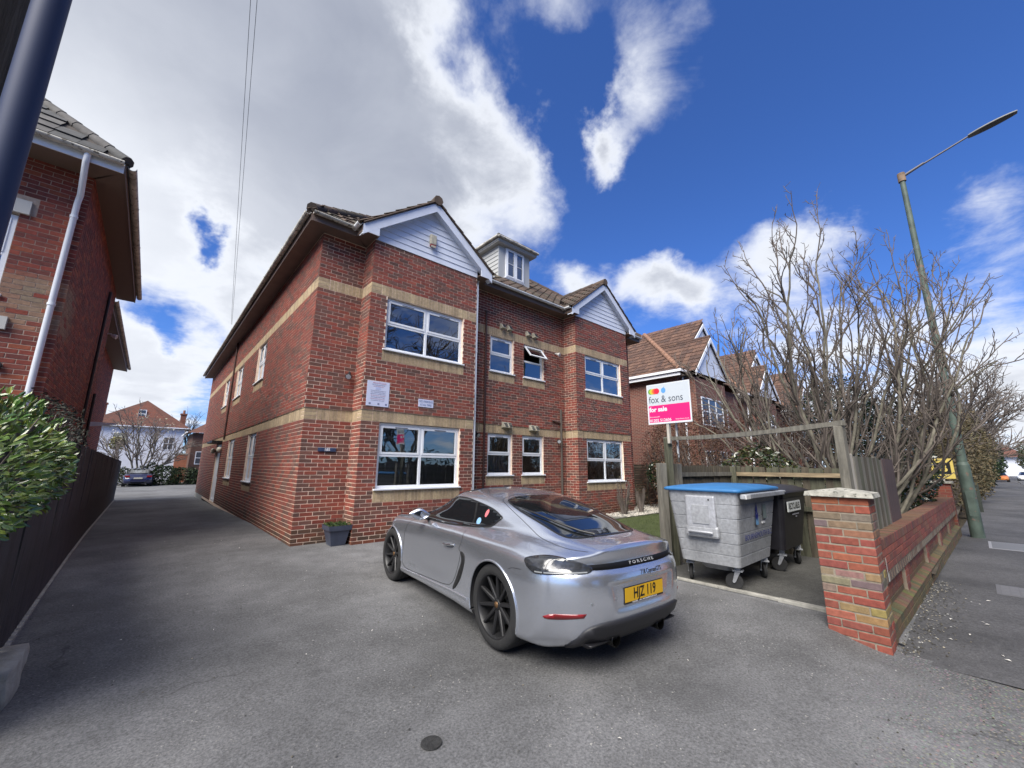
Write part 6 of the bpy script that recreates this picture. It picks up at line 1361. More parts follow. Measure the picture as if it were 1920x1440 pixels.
# ============================================================ trees, hedges, neighbours
M_bark = mat('bark', (.135, .118, .088), .95, var=.45, vscale=6, bump=.6, bscale=30, bdist=.006)
M_twig = mat('twig_bark', (.135, .112, .098), .9, var=.3, vscale=5)
M_barkg = mat('lichen_bark', (.165, .152, .12), .95, var=.4, vscale=7, bump=.5, bscale=30, bdist=.006)
def grow(mb, mt, p, d, L_, r, depth, P, rg, goal=None):
    """one limb: a wandering tapered tube that sends out side limbs"""
    n = max(3, int(L_/P['seg'][min(depth, 3)])); step = L_/n; pts = [p.copy()]; rad = [r]; dirs = []
    for i in range(n):
        w_ = P['wander'][min(depth, 3)]; d = d+Vector((rg.gauss(0, w_), rg.gauss(0, w_), rg.gauss(0, w_)))+Vector((0, 0, P['up'][min(depth, 3)]))
        if goal is not None: d = d*(1-.30*i/n)+(goal-p).normalized()*(.12+.35*i/n)
        d = d.normalized(); p = p+d*step
        pts.append(p.copy()); rad.append(r*(1-.80*(i+1)/n) + P['tip'][min(depth, 3)]); dirs.append(d.copy())
    sides = (9, 6, 5, 4, 3)[min(depth, 4)]
    (mb if depth < 1 else mt).tube(pts, rad, sides, cap=False)
    if depth >= P['depth']: return
    k = P['kids'][depth]; cnt = int(k*rg.uniform(.8, 1.2)*(L_/P['ref'][depth]))
    for c in range(max(1, cnt)):
        t = P['t0'][depth]+(1-P['t0'][depth])*(c+rg.random())/max(1, cnt); t = min(t, .97); i = min(int(t*n), n-1)
        a = rg.uniform(0, 6.28); dd = dirs[i]; o = dd.orthogonal().normalized(); o.rotate(Matrix.Rotation(a, 3, dd)); sp = P['spread'][depth]*rg.uniform(.7, 1.25)
        nd_ = (dd*math.cos(sp)+o*math.sin(sp)).normalized()
        q = pts[i].lerp(pts[i+1], t*n-i)
        L2 = L_*P['ratio'][depth]*rg.uniform(.6, 1.15)*(1-.45*t)
        if depth+1 >= P['depth']: L2 = P['spur']*rg.uniform(.5, 1.6)
        grow(mb, mt, q, nd_, L2, max(rad[i]*.62, P['tip'][min(depth+1, 3)]*1.5), depth+1, P, rg)
PB = dict(seg=(.28, .18, .10, .05), wander=(.10, .13, .16, .25), up=(.055, .10, .12, .12), tip=(.006, .0042, .0032, .003), depth=3, kids=(7.6, 7, 10), ref=(4.5, 2.0, 1.0), t0=(.18, .12, .10), spread=(.50, .52, .95), ratio=(.44, .42, .2), spur=.11)
def tree(name, label, base, stems, P, seed, mtr=None, mtw=None, cat='tree', group=None, foliage=None, loc=None):
    rg = random.Random(seed); t_ = thing(name, label, cat, base, group=group); mb, mt = MB(), MB()
    for s_ in stems:
        d = Vector(s_[0]).normalized(); grow(mb, mt, Vector(s_[3]) if len(s_) > 3 else Vector((0, 0, -.1)), d, s_[1], s_[2], 0, P, rg)
    mb.build('trunk', mtr or M_bark, t_); mt.build('crown', mtw or M_twig, t_)
    return t_
def dirv(az, el): return (math.sin(R(az))*math.cos(R(el)), math.cos(R(az))*math.cos(R(el)), math.sin(R(el)))
# the big bare tree: many stems fanning out from one low crown of roots
rg0 = random.Random(21); BT = Vector((11.2, 1.75, 0)); lat = Vector((-.17, .985, 0)); dep = Vector((.985, .17, 0))
t_ = thing('bare_tree', 'large spreading bare tree with many stems and knobbly twigs behind the bin store fence', 'tree', BT); mbt, mtt = MB(), MB(); NS = 30
for k in range(NS):
    a = math.pi*(k+.5)/21 if k < 21 else math.pi*(k-21+.5)/(NS-21)     # 0 = far left of the dome, pi = far right
    rr = 1.0 if k < 21 else .66; dp = rg0.uniform(-1.5, 1.7)*(1 if k < 21 else .6)
    g = lat*((3.0 if a < 1.57 else 2.35)*math.cos(a)*rr)+dep*dp*math.sin(a)+Vector((0, 0, 1.9+1.0*sstep(1.9, 3.0, a)+rg0.uniform(-.2, .2)+4.0*math.sin(a)**.85*rr*rg0.uniform(.88, 1.05)))
    b0 = lat*(rg0.choice((.55, .45, -.35, -.5, -.1))*rg0.uniform(.6, 1.1))+dep*rg0.uniform(-.25, .25)
    d0 = ((g-b0).normalized()+lat*(.55*math.cos(a))+Vector((0, 0, -.12*abs(math.cos(a))))).normalized()
    grow(mbt, mtt, b0, d0, (g-b0).length*1.06, .018+.016*rg0.random()+.010*math.sin(a), 0, PB, rg0, goal=g)
mbt.build('trunk', M_barkg, t_); mtt.build('crown', M_twig, t_)
def leafcloud(name, label, cat, blobs, n, size, cols, m, kind='stuff', rg=None, aspect=.45, shell=.55, group=None, droop=0, parent=None, twigs=0):
    rg = rg or random.Random(hash(label) % 1000 if False else len(label)*7+n); mb = MB(); tot = sum(b_[3]*b_[4]*b_[5] for b_ in blobs)
    for (cx, cy, cz, rx, ry, rz) in blobs:
        for k in range(int(n*rx*ry*rz/tot)):
            while True:
                v = Vector((rg.uniform(-1, 1), rg.uniform(-1, 1), rg.uniform(-1, 1)))
                if .05 < v.length <= 1: break
            l = v.length; v = v*((shell+(1-shell)*l**.5)/l)*(1+.22*noise.noise(v.normalized()*2.2+Vector((cx, cy, cz)))) if rg.random() < .8 else v
            p = Vector((cx+v.x*rx, cy+v.y*ry, cz+v.z*rz))
            a = Vector((rg.gauss(0, 1), rg.gauss(0, 1), rg.gauss(0, .7)-droop)).normalized(); b2 = a.orthogonal().normalized(); b2.rotate(Matrix.Rotation(rg.uniform(0, 6.28), 3, a)); s_ = size*rg.uniform(.6, 1.4); c = rg.choice(cols); g = rg.uniform(.8, 1.2); c = tuple(q*g for q in c)
            mb.face([p-a*s_, p+b2*s_*aspect, p+a*s_, p-b2*s_*aspect], 0, c)
    mt = None
    o = mb.build(name, m, parent, kind=kind, label=label, cat=cat, group=group) if parent is None else mb.build(name, m, parent, kind=kind)
    return o
M_leaf = mat('leaf_matt', tint=True, rough=.6, spec=.3); M_leafg = mat('leaf_gloss', tint=True, rough=.22, spec=.8)
DG = [(.018, .032, .012), (.026, .045, .016), (.012, .022, .010), (.035, .055, .02)]; BR_ = [(.085, .040, .026), (.11, .055, .034), (.06, .032, .024), (.13, .075, .045)]; OL = [(.06, .065, .022), (.08, .08, .03), (.045, .05, .02)]
def bushthing(name, label, blobs, n, size, cols, m=None, cat='shrub', stems=None, **k):
    t_ = thing(name, label, cat); leafcloud('foliage', label, cat, blobs, n, size, cols, m or M_leaf, parent=t_, rg=random.Random(n+len(blobs)), **k)
    mb = MB(); rg = random.Random(n)
    for (cx, cy, cz, rx, ry, rz) in blobs:
        for q in range(stems or 5):
            a = rg.uniform(0, 6.28); e = (cx+rx*.8*math.cos(a), cy+ry*.8*math.sin(a), cz+rz*rg.uniform(-.2, .75)); mb.tube([(cx+rx*.2*math.cos(a), cy+ry*.2*math.sin(a), cz-rz), ((cx+e[0])/2, (cy+e[1])/2, (cz-rz+e[2])/2), e], [.02, .013, .006], 4, cap=False)
    mb.build('stem', M_twig, t_, kind='stuff'); return t_
bushthing('beech_hedge', 'russet brown beech hedge between the brick flats and the neighbouring houses', [(14.8, 7.7, 1.3, 1.1, 1.0, 2.0), (13.6, 6.4, 1.3, 1.1, 1.2, 2.1), (12.5, 5.2, 1.2, 1.0, 1.1, 1.95), (11.4, 4.1, 1.0, .9, 1.0, 1.7), (16.2, 8.4, 1.2, 1.2, .8, 1.9), (12.3, 3.0, 1.0, 1.0, .9, 1.6)], 52000, .028, BR_, cat='hedge', shell=.3, stems=60)
bushthing('laurel_shrub', 'dark glossy green shrub growing against the brown timber gate', [(13.9, 7.5, 1.15, .55, .5, .55)], 1600, .05, DG, M_leafg)
bushthing('green_shrub', 'olive green shrub behind the bin store fence under the bare tree', [(10.2, 3.2, .9, .9, .9, 1.0), (9.6, 2.4, .7, .7, .8, .75)], 5000, .045, OL+DG, M_leafg, stems=14)
bushthing('holly_tree', 'dark evergreen holly behind the leaning boards', [(13.5, 1.5, 1.5, 1.1, 1.0, 1.6), (15.0, 1.9, 1.4, 1.2, .8, 1.7), (14.2, 2.3, 2.9, .8, .8, 1.1)], 14000, .045, DG, M_leafg, stems=14)
bushthing('garden_shrub', 'bright green low shrub growing behind the coping of the garden wall', [(9.6, 1.35, .35, .7, .42, .5), (8.6+2.2, 1.25, .2, .6, .35, .4)], 3600, .035, [(.09, .13, .03), (.12, .15, .04), (.05, .08, .02)], M_leafg, stems=14)
bushthing('brown_hedge', 'reddish brown hedge beyond the garden wall near the yellow board', [(17.5, 1.9, .8, 1.6, .8, 1.5), (19.5, 1.6, .9, 1.6, .7, 1.3)], 12000, .035, BR_, cat='hedge', shell=.35, stems=26)
bushthing('pavement_hedge', 'olive brown hedge overhanging the pavement beyond the street lamp', [(24, .95, 1.3, 2.0, .9, 1.7), (28, .9, 2.0, 2.5, 1.2, 2.5), (33, .8, 2.3, 3.0, 1.5, 2.9), (40, .6, 2.2, 3.5, 1.6, 2.7)], 34000, .06, [(.11, .085, .045), (.08, .068, .035), (.06, .055, .028), (.13, .10, .055)], cat='hedge', shell=.3, stems=40)
bushthing('evergreen_tree', 'dark evergreen trees at the far end of the pavement', [(50, .6, 2.4, 4, 1.8, 3.0), (62, .2, 2.8, 4.5, 2.2, 3.4), (75, .3, 3.0, 6, 2.6, 3.8), (92, .2, 3.5, 7, 3, 4.5)], 16000, .16, DG, cat='tree', stems=10)
bushthing('far_roadside_trees', 'mixed dark trees across the road at the right edge of the view', [(48, -9.5, 2.2, 6, 1.6, 2.4), (62, -10.5, 2.8, 7, 2.2, 3.0), (84, -12, 3.2, 9, 3, 3.6), (115, -10, 3.5, 14, 5, 4.2)], 20000, .15, OL+DG+[(.09, .07, .04)], cat='tree', stems=12)
PF = dict(seg=(.7, .5, .35, .2), wander=(.08, .11, .14, .2), up=(.03, .05, .06, .05), tip=(.02, .014, .010, .008), depth=3, kids=(9, 8, 7), ref=(7, 3, 1.5), t0=(.3, .15, .1), spread=(.6, .6, .7), ratio=(.5, .5, .4), spur=.7)
for i, (x, y, h, lb) in enumerate(((31, 1.6, 6.5, 'slender bare tree rising above the hedge beyond the street lamp'), (43, 1.0, 8.5, 'taller bare tree with fine twigs further along the pavement'), (60, 1.5, 10, 'distant bare tree behind the evergreen trees'), (36, 9, 9, 'bare tree in the gardens behind the neighbouring houses'), (55, -12.5, 10, 'bare tree across the road at the right edge'))):
    tree('bare_tree.%03d' % (i+1), lb, (x, y, -.3), [(dirv(a*47+i*30, 70-6*(a % 3)), h*(.75+.08*(a % 4)), .10) for a in range(5)], PF, 30+i, cat='tree')
PS = dict(PF, seg=(.4, .3, .2, .1), ratio=(.6, .5, .3), spur=.35, ref=(4, 2, 1), kids=(7, 6, 5), tip=(.014, .010, .008, .007))
tree('magnolia_tree', 'small many stemmed budding tree in front of the white house', (-.55, 47.5, -.35), [(dirv(az, el), L_, .07) for az, el, L_ in ((-80, 45, 4.6), (-60, 60, 5), (90, 45, 4.6), (70, 60, 5.2), (0, 80, 5.4), (180, 70, 5), (-100, 72, 5.2), (110, 66, 5), (-85, 30, 4))], PS, 5, M_barkg, M_twig)
leafcloud('blossom', 'pale buds on the small tree in front of the white house', 'blossom', [(-.6, 47.5, 4.4, 2.2, 1.5, 1.3)], 260, .075, [(.5, .46, .36), (.38, .36, .25)], M_leaf)
bushthing('yellow_shrub', 'yellowish leafy patch of shrub left of the small tree before the white house', [(-2.3, 50.5, 3.2, .55, .5, .55)], 260, .13, [(.22, .20, .06), (.15, .15, .05)])
bushthing('evergreen_hedge', 'dark low evergreen hedge behind the parked blue car at the end of the drive', [(1.2, 46.3, .2, 1.2, .9, 1.1), (2.6, 46.6, .15, 1.3, .9, 1.0), (4.0, 47.2, .1, 1.3, .9, .95), (.2, 47.2, .3, 1.0, .7, 1.15), (-1.4, 47.5, .1, 1.0, .7, 1.0)], 9000, .09, DG, M_leaf, cat='hedge', stems=10)
bushthing('dark_shrub', 'dark fine leaved shrub between the glossy bush and the white downpipe', [(-1.05, 7.6, 1.65, .38, .9, .60), (-1.02, 8.6, 1.7, .3, .7, .45)], 3600, .022, [(.028, .032, .022), (.04, .04, .03), (.02, .022, .018)], M_leaf, stems=40)
# glossy bush leaning over the black fence
T = bush = thing('glossy_bush', 'bright green glossy leaved bush leaning over the black fence at the left edge', 'bush')
rg = random.Random(4); LV = []
BL = [(-.90, 4.3, 1.40, .46, 1.3, .46), (-.95, 5.5, 1.38, .42, 1.1, .38), (-.85, 3.6, 1.28, .40, .7, .42), (-1.0, 4.9, 1.60, .34, .8, .35)]
tot = sum(b_[3]*b_[4]*b_[5] for b_ in BL)
for bl_ in BL:
    for k in range(int(8500*bl_[3]*bl_[4]*bl_[5]/tot)):
        v = Vector((rg.gauss(0, 1), rg.gauss(0, 1), rg.gauss(0, 1))).normalized(); l = rg.uniform(.72, 1.06)*(1+.12*noise.noise(v*3+Vector(bl_[:3])))
        p = Vector((bl_[0]+v.x*bl_[3]*l, bl_[1]+v.y*bl_[4]*l, bl_[2]+v.z*bl_[5]*l))
        if p.z < .95: continue
        d = (v+Vector((rg.gauss(0, .5), rg.gauss(0, .5), rg.gauss(.25, .5)))).normalized(); LV.append((p, d, rg.uniform(0, 6.28), rg.uniform(.6, 1.0), rg.randrange(6)))
def leafmesh(mb, p, d, roll, s_, c):
    u = d; s2 = u.orthogonal().normalized(); s2.rotate(Matrix.Rotation(roll, 3, u)); n_ = u.cross(s2); L_, W2 = .036*s_, .0125*s_
    a = [p, p+u*L_*.7+s2*W2+n_*.004, p+u*L_*1.5+s2*W2*.9+n_*.004, p+u*L_*2-n_*.006, p+u*L_*1.5-s2*W2*.9+n_*.004, p+u*L_*.7-s2*W2+n_*.004]; m_ = p+u*L_*.7-n_*.002; m2 = p+u*L_*1.5-n_*.003
    for f in ((a[0], a[1], m_), (a[0], m_, a[5]), (a[1], a[2], m2, m_), (m_, m2, a[4], a[5]), (a[2], a[3], m2), (m2, a[3], a[4])): mb.face(f, 0, c, True)
GC = [(.10, .17, .03), (.075, .135, .025), (.20, .26, .05), (.045, .085, .02), (.13, .18, .045), (.085, .15, .03)]
LV.sort(key=lambda q: -((q[0].x+.9)*.8)+(q[0]-CAM).length*.25)
front = [q for q in LV if q[0].x > -.75][:300]; ids = {id(q) for q in front}
PM = []
for c in GC: mb = MB(); leafmesh(mb, Vector(), Vector((0, 0, 1)), 0, 1, c); PM.append(mb.build('leaf', M_leafg, mesh_only=True))
for q in front:
    o = link('leaf', PM[q[4]], bush, loc=q[0]); e = q[1].to_track_quat('Z', 'Y').to_euler(); o.rotation_euler = e; o.scale = (q[3],)*3
mb = MB()
for q in LV:
    if id(q) not in ids: leafmesh(mb, q[0], q[1], q[2], q[3], tuple(v*rg.uniform(.75, 1.15) for v in GC[q[4]]))
mb.build('foliage', M_leafg, bush, kind='stuff')
mb = MB()
for k in range(46):
    y = rg.uniform(3.3, 7.0); p0 = Vector((-1.0, y, .3)); p2 = Vector((-.95+rg.uniform(-.3, .42), y+rg.uniform(-.4, .4), rg.uniform(1.3, 2.0-.05*y))); mb.tube([p0, p0.lerp(p2, .5)+Vector((rg.gauss(0, .05),)*3), p2], [.012, .008, .004], 4, cap=False)
mb.build('stem', M_twig, bush, kind='stuff')
mb = MB(); 
for k in range(200):
    pass
bushthing('wall_shrub', 'thin dusty shrub with small twigs in front of the right hand bay of the flats', [(11.3, 7.45, .55, .35, .22, .65), (12.2, 7.4, .4, .22, .18, .5)], 500, .018, [(.16, .13, .09), (.10, .10, .05), (.13, .10, .07)], stems=34)

# ------------------------------------------------------------ neighbouring houses
def brickmat(name, c1, c2, mo, scale=1.0):
    m = bpy.data.materials.new(name); m.use_nodes = True; t = m.node_tree; b = t.nodes['Principled BSDF']; b.inputs['Roughness'].default_value = .9
    g = t.nodes.new('ShaderNodeNewGeometry'); sp = t.nodes.new('ShaderNodeSeparateXYZ'); t.links.new(g.outputs['Position'], sp.inputs[0]); ad = t.nodes.new('ShaderNodeMath'); t.links.new(sp.outputs[0], ad.inputs[0]); t.links.new(sp.outputs[1], ad.inputs[1])
    cb = t.nodes.new('ShaderNodeCombineXYZ'); t.links.new(ad.outputs[0], cb.inputs[0]); t.links.new(sp.outputs[2], cb.inputs[1]); br = t.nodes.new('ShaderNodeTexBrick'); t.links.new(cb.outputs[0], br.inputs['Vector'])
    br.inputs['Scale'].default_value = 1; br.inputs['Brick Width'].default_value = .225*scale; br.inputs['Row Height'].default_value = .075*scale; br.inputs['Mortar Size'].default_value = .006*scale; br.inputs['Color1'].default_value = (*c1, 1); br.inputs['Color2'].default_value = (*c2, 1); br.inputs['Mortar'].default_value = (*mo, 1)
    t.links.new(br.outputs['Color'], b.inputs['Base Color']); MATS[name] = m; return m
MBN = brickmat('neighbour_brick', (.17, .05, .035), (.11, .042, .034), (.32, .25, .20))
M_frame = mat('far_pane', (.05, .06, .08), .08, spec=.8)
def farwin(T, F, u0, u1, z0, z1, cols=2, m=None):
    mb = MB(); f = .06
    F.box(mb, u0, u1, z0, z0+f, -.03, .03); F.box(mb, u0, u1, z1-f, z1, -.03, .03)
    for k in range(cols+1): a = lerp(u0, u1-f, k/cols); F.box(mb, a, a+f, z0+f, z1-f, -.03, .03)
    F.box(mb, u0+f, u1-f, (z0+z1)/2-.03, (z0+z1)/2+.03, -.03, .025)
    w_ = mb.build('window', PVC, T); mb = MB(); F.box(mb, u0+f*.5, u1-f*.5, z0+f*.5, z1-f*.5, -.02, .005); mb.build('pane', m or M_frame, w_)
def neighbour(name, label, ox, oz, dormer=True):
    T = thing(name, label, 'building', (0, 0, 0)); X0, Y0, ze = 18.55+ox, 8.95, 5.75+oz; X1_, Y1_ = X0+7.6, 22
    mb = MB(); mb.box(X0, X1_, Y0, Y1_, -.3, ze); mb.build('wall', MBN, T)
    mb = MB(); mb.box(X0+.55, X0+4.1, Y0-.62, Y0, -.3, ze-.05); mb.build('bay', MBN, T)
    ex_, ey_, ez_ = X0-.35, Y0-.35, ze+.18; k_ = .9; t = 3.9; X2_ = X1_+.35
    rf = MB(); zt = ez_+k_*t
    rf.face([(ex_, ey_, ez_), (X2_, ey_, ez_), (X2_-t, ey_+t, zt), (ex_+t, ey_+t, zt)]); rf.face([(ex_, Y1_, ez_), (ex_, ey_, ez_), (ex_+t, ey_+t, zt), (ex_+t, Y1_, zt)]); rf.face([(X2_, ey_, ez_), (X2_, Y1_, ez_), (X2_-t, Y1_, zt), (X2_-t, ey_+t, zt)])
    cx = X0+2.25; gw = 2.05; yg = Y0-.85; zg0 = ez_-.02; kg = 1.02; za = zg0+kg*gw
    rf.face([(cx-gw, yg, zg0), (cx, yg, za), (cx, Y0+2.2, za), (cx-gw, Y0+.2, zg0)]); rf.face([(cx, yg, za), (cx+gw, yg, zg0), (cx+gw, Y0+.2, zg0), (cx, Y0+2.2, za)])
    c2 = X0+3.85; gw2 = 1.5; y2 = Y0+.12; z2 = ez_+2.05; zb2 = z2+kg*gw2-.1
    rf.face([(c2-gw2, y2, z2), (c2, y2, zb2), (c2, y2+3.6, zb2), (c2-gw2, y2+2.4, z2)]); rf.face([(c2, y2, zb2), (c2+gw2, y2, z2), (c2+gw2, y2+2.4, z2), (c2, y2+3.6, zb2)])
    roof = rf.build('roof', mat('roof_red_under', (.10, .05, .036), .9), T)
    tl = MB(); s_ = math.sqrt(1+k_*k_); sgn_ = math.sqrt(1+kg*kg)
    if ox < 20:
        tiles(tl, (ex_, ey_, ez_+.02), (0, 1, 0), (1, 0, k_), lambda p: p.y-ey_ > p.x-ex_, (0, 9), (0, t*s_), PAL_TRD, w=.30, g=.34)
        tiles(tl, (ex_, ey_, ez_+.02), (1, 0, 0), (0, 1, k_), lambda p: p.x-ex_ > p.y-ey_ and not (abs(p.x-cx) < gw and p.z < za-kg*abs(p.x-cx)) and not (abs(p.x-c2) < gw2 and z2-.5 < p.z < zb2-kg*abs(p.x-c2)), (0, 7), (0, t*s_), PAL_TRD, w=.30, g=.34)
        tiles(tl, (cx-gw, 0, zg0+.02), (0, 1, 0), (1, 0, kg), lambda p: p.y > yg and p.z > ez_+k_*(p.y-ey_)-.1, (yg, Y0+2.2), (0, gw*sgn_), PAL_TRD, w=.30, g=.34)
        tiles(tl, (c2-gw2, 0, z2+.02), (0, 1, 0), (1, 0, kg), lambda p: p.z > ez_+k_*(p.y-ey_)-.1, (y2, y2+3.6), (0, gw2*sgn_*.96), PAL_TRD, w=.30, g=.34)
        tl.build('roof_tiling', M_tile, roof, kind='stuff')
    rg_ = MB(); ridge(rg_, (ex_, ey_, ez_+.05), (ex_+t, ey_+t, zt+.05), .13, [(.24, .13, .085)]); ridge(rg_, (cx, yg, za+.02), (cx, Y0+2.2, za+.02), .10, PAL_TRD); ridge(rg_, (c2, y2, zb2+.02), (c2, y2+3.4, zb2+.02), .10, PAL_TRD); rg_.build('ridge_tiling', M_tile, roof, kind='stuff')
    for (c_, g_, y_, z_, zt_, nm) in ((cx, gw, yg+.12, zg0, za, 'gable'), (c2, gw2, y2+.1, z2, zb2, 'upper_gable')):
        mb = MB(); mb.face([(c_-g_+.15, y_, z_), (c_+g_-.15, y_, z_), (c_, y_, zt_-.12)]); gb_ = mb.build(nm, M_pvcd, T)
        for s2 in (1, -1):
            mb = MB(); mb.hexa([(c_-s2*g_, y_-.15, z_-.2), (c_, y_-.15, zt_-.26), (c_, y_-.11, zt_-.26), (c_-s2*g_, y_-.11, z_-.2), (c_-s2*g_, y_-.15, z_), (c_, y_-.15, zt_-.03), (c_, y_-.11, zt_-.03), (c_-s2*g_, y_-.11, z_)]); mb.build('bargeboard', PVC, gb_, recalc=True)
    mb = MB(); mb.box(c2-gw2+.1, c2+gw2-.1, y2+.1, y2+2.4, ez_+.6, z2+.02); mb.build('dormer_wall', M_pvcd, T)
    mb = MB(); mb.box(c2-gw2-.1, c2-gw2-.02, y2, y2+2.2, z2-.05, z2+.08); mb.box(c2-gw2-.0, c2-gw2+.02, y2, y2+2.2, z2-.24, z2-.12); mb.build('dormer_gutter', PVC, T, kind='stuff')
    mb = MB(); mb.box(ex_-.09, ex_, ey_-.09, Y1_, ze+.12, ze+.24); mb.build('gutter', PVC, T); mb = MB(); mb.box(ex_, ex_+.03, ey_, Y1_, ze-.05, ze+.10); mb.build('fascia', PVC, T); mb = MB(); mb.box(ex_, X0+.6, ey_-.09, ey_, ze+.12, ze+.24); mb.build('gutter', PVC, T)
    mb = MB(); mb.box(ex_+.03, X0, ey_, Y1_, ze-.04, ze-.02); mb.build('soffit', M_soff, T)
    Fb = Fr((X0+.55, Y0-.62, 0), (1, 0, 0), (0, -1, 0)); farwin(T, Fb, .5, 3.0, 3.4, 4.8, 3); farwin(T, Fb, .5, 3.0, .8, 2.2, 3); Fm = Fr((X0+4.2, Y0, 0), (1, 0, 0), (0, -1, 0)); farwin(T, Fm, .5, 1.6, 3.5, 4.8, 1); farwin(T, Fm, .5, 2.4, .8, 2.2, 2)
    Fs_ = Fr((X0, Y0, 0), (0, 1, 0), (-1, 0, 0)); 
    pipe(T, [(X0+.45, Y0-.08, ze), (X0+.45, Y0-.08, 0)], .05, PVC, brackets=False)
    # roof light
    u0, v0 = 6.6, 1.2; q = [Vector((ex_+a, ey_+b_, ez_+k_*a+.07)) for a, b_ in ((1.7, 5.3), (1.7, 6.1), (2.6, 6.1), (2.6, 5.3))]; mb = MB(); mb.face(q); mb.build('roof_light', mat('roof_light_glass', (.5, .55, .6), .1, metal=.5), T)
    return T
neighbour('neighbouring_house', 'brick house with brown tiled roof and white gables directly right of the flats', 0, 0)
neighbour('neighbouring_house.001', 'second gabled brick house along, seen through the bare tree', 8.5, -.1)
neighbour('neighbouring_house.002', 'third gabled brick house along, furthest of the row behind the bare tree', 17.2, -.3)
# gate beside the flats
T = thing('timber_gate', 'brown timber gate of horizontal slats between the flats and the hedge', 'gate', (12.75, 8.6, 0))
for k in range(16): mb = MB(); mb.box(.05, 1.9, -.012, .012, .02+k*.094, .106+k*.094); mb.build('slat', mat('brown_slat', (.075, .055, .035), .85, var=.4, vscale=3, stretch=(.6, 5, 5)), T)
for x in (0, .95, 1.9): mb = MB(); mb.box(x, x+.07, -.05, -.013, 0, 1.56); mb.build('post', M_woodg if x else M_woodd, T)
T = thing('timber_fence.004', 'brown slatted fence panel continuing right of the gate', 'fence', (14.7, 8.6, 0))
for k in range(16): mb = MB(); mb.box(.0, 3.7, -.012, .012, .02+k*.094, .106+k*.094); mb.build('slat', MATS['brown_slat'], T)

# white house and others at the end of the drive
T = thing('white_house', 'white rendered house with a red tiled gable roof at the end of the drive', 'building')
mb = MB(); mb.box(-5.2, 2.62, 58, 66, -.5, 5.25); mb.build('wall', mat('white_brick', (.62, .64, .70), .85, var=.08, vscale=3), T)
mb = MB(); mb.face([(-5.6, 57.7, 5.3), (3.05, 57.7, 5.3), (-.95, 59.5, 8.25)]); mb.face([(3.05, 57.7, 5.3), (3.05, 66.3, 5.3), (-.95, 64.5, 8.25), (-.95, 59.5, 8.25)]); mb.face([(-5.6, 66.3, 5.3), (-5.6, 57.7, 5.3), (-.95, 59.5, 8.25), (-.95, 64.5, 8.25)]); mb.face([(3.05, 66.3, 5.3), (-5.6, 66.3, 5.3), (-.95, 64.5, 8.25)])
roof = mb.build('roof', brickmat('plain_tile', (.16, .065, .045), (.11, .05, .038), (.07, .04, .03), 1.6), T)
mb = MB(); mb.face([(-3.4, 58.2, 5.75), (1.2, 58.2, 5.75), (-.95, 58.7, 8.0)]); mb.build('gable', brickmat('gable_brick', (.24, .075, .045), (.17, .06, .04), (.2, .14, .11)), T)
mb = MB(); mb.box(-5.7, 3.15, 57.58, 57.7, 5.22, 5.32); mb.build('gutter', PVC, T)
for (x, w_, h) in ((2.35, .5, 7.0), (-4.4, .6, 7.6)):
    mb = MB(); mb.box(x-w_/2, x+w_/2, 60, 60.7, 5.5, h); mb.box(x-w_/2-.07, x+w_/2+.07, 59.93, 60.77, h, h+.15); ch = mb.build('chimney', MATS['gable_brick'], roof)
    mb = MB(); mb.tube([(x, 60.3, h+.15), (x, 60.3, h+.55)], [.13, .11], 10); mb.build('chimney_pot', mat('terracotta', (.25, .12, .08), .8), T)
F = Fr((-5.2, 58, 0), (1, 0, 0), (0, -1, 0)); farwin(T, F, 2.1, 3.2, 3.1, 4.6, 1, mat('far_curtain', (.30, .30, .24), .6)); farwin(T, F, 6.1, 7.0, 2.9, 4.3, 2)
F = Fr((-1.6, 58.35, 0), (1, 0, 0), (0, -1, 0)); farwin(T, F, .1, .75, 6.2, 7.1, 1)
T = thing('brown_house', 'brown brick house partly hidden by the far corner of the flats', 'building')
mb = MB(); mb.box(2.85, 9, 49, 56, -.5, 4.35); mb.build('wall', brickmat('brown_brick', (.12, .055, .04), (.09, .045, .035), (.14, .10, .08), 1), T)
mb = MB(); mb.face([(2.4, 48.6, 4.35), (9.4, 48.6, 4.35), (6, 52, 7)]); mb.face([(2.4, 56.4, 4.35), (2.4, 48.6, 4.35), (6, 52, 7)]); mb.build('roof', MATS['plain_tile'], T); mb = MB(); mb.box(2.3, 2.4, 48.6, 56.4, 4.3, 4.42); mb.build('gutter', PVC, T)
F = Fr((2.85, 49, 0), (1, 0, 0), (0, -1, 0)); farwin(T, F, .4, .9, 1.4, 2.6, 1)
T = thing('orange_brick_wall', 'small orange brick garden building between the white house and the brown house', 'building'); mb = MB(); mb.box(1.9, 3.4, 52, 53, -.4, 2.35); mb.build('wall', brickmat('orange_brick', (.34, .11, .06), (.26, .09, .05), (.3, .2, .15), 1), T); mb = MB(); mb.box(1.85, 3.45, 51.95, 53.05, 2.35, 2.45); mb.build('coping', M_conc, T)
tree('bare_tree.006', 'bare tree behind the brown house at the end of the drive', (4.5, 62, 0), [(dirv(a*70, 68), 6.5, .1) for a in range(5)], PF, 77)

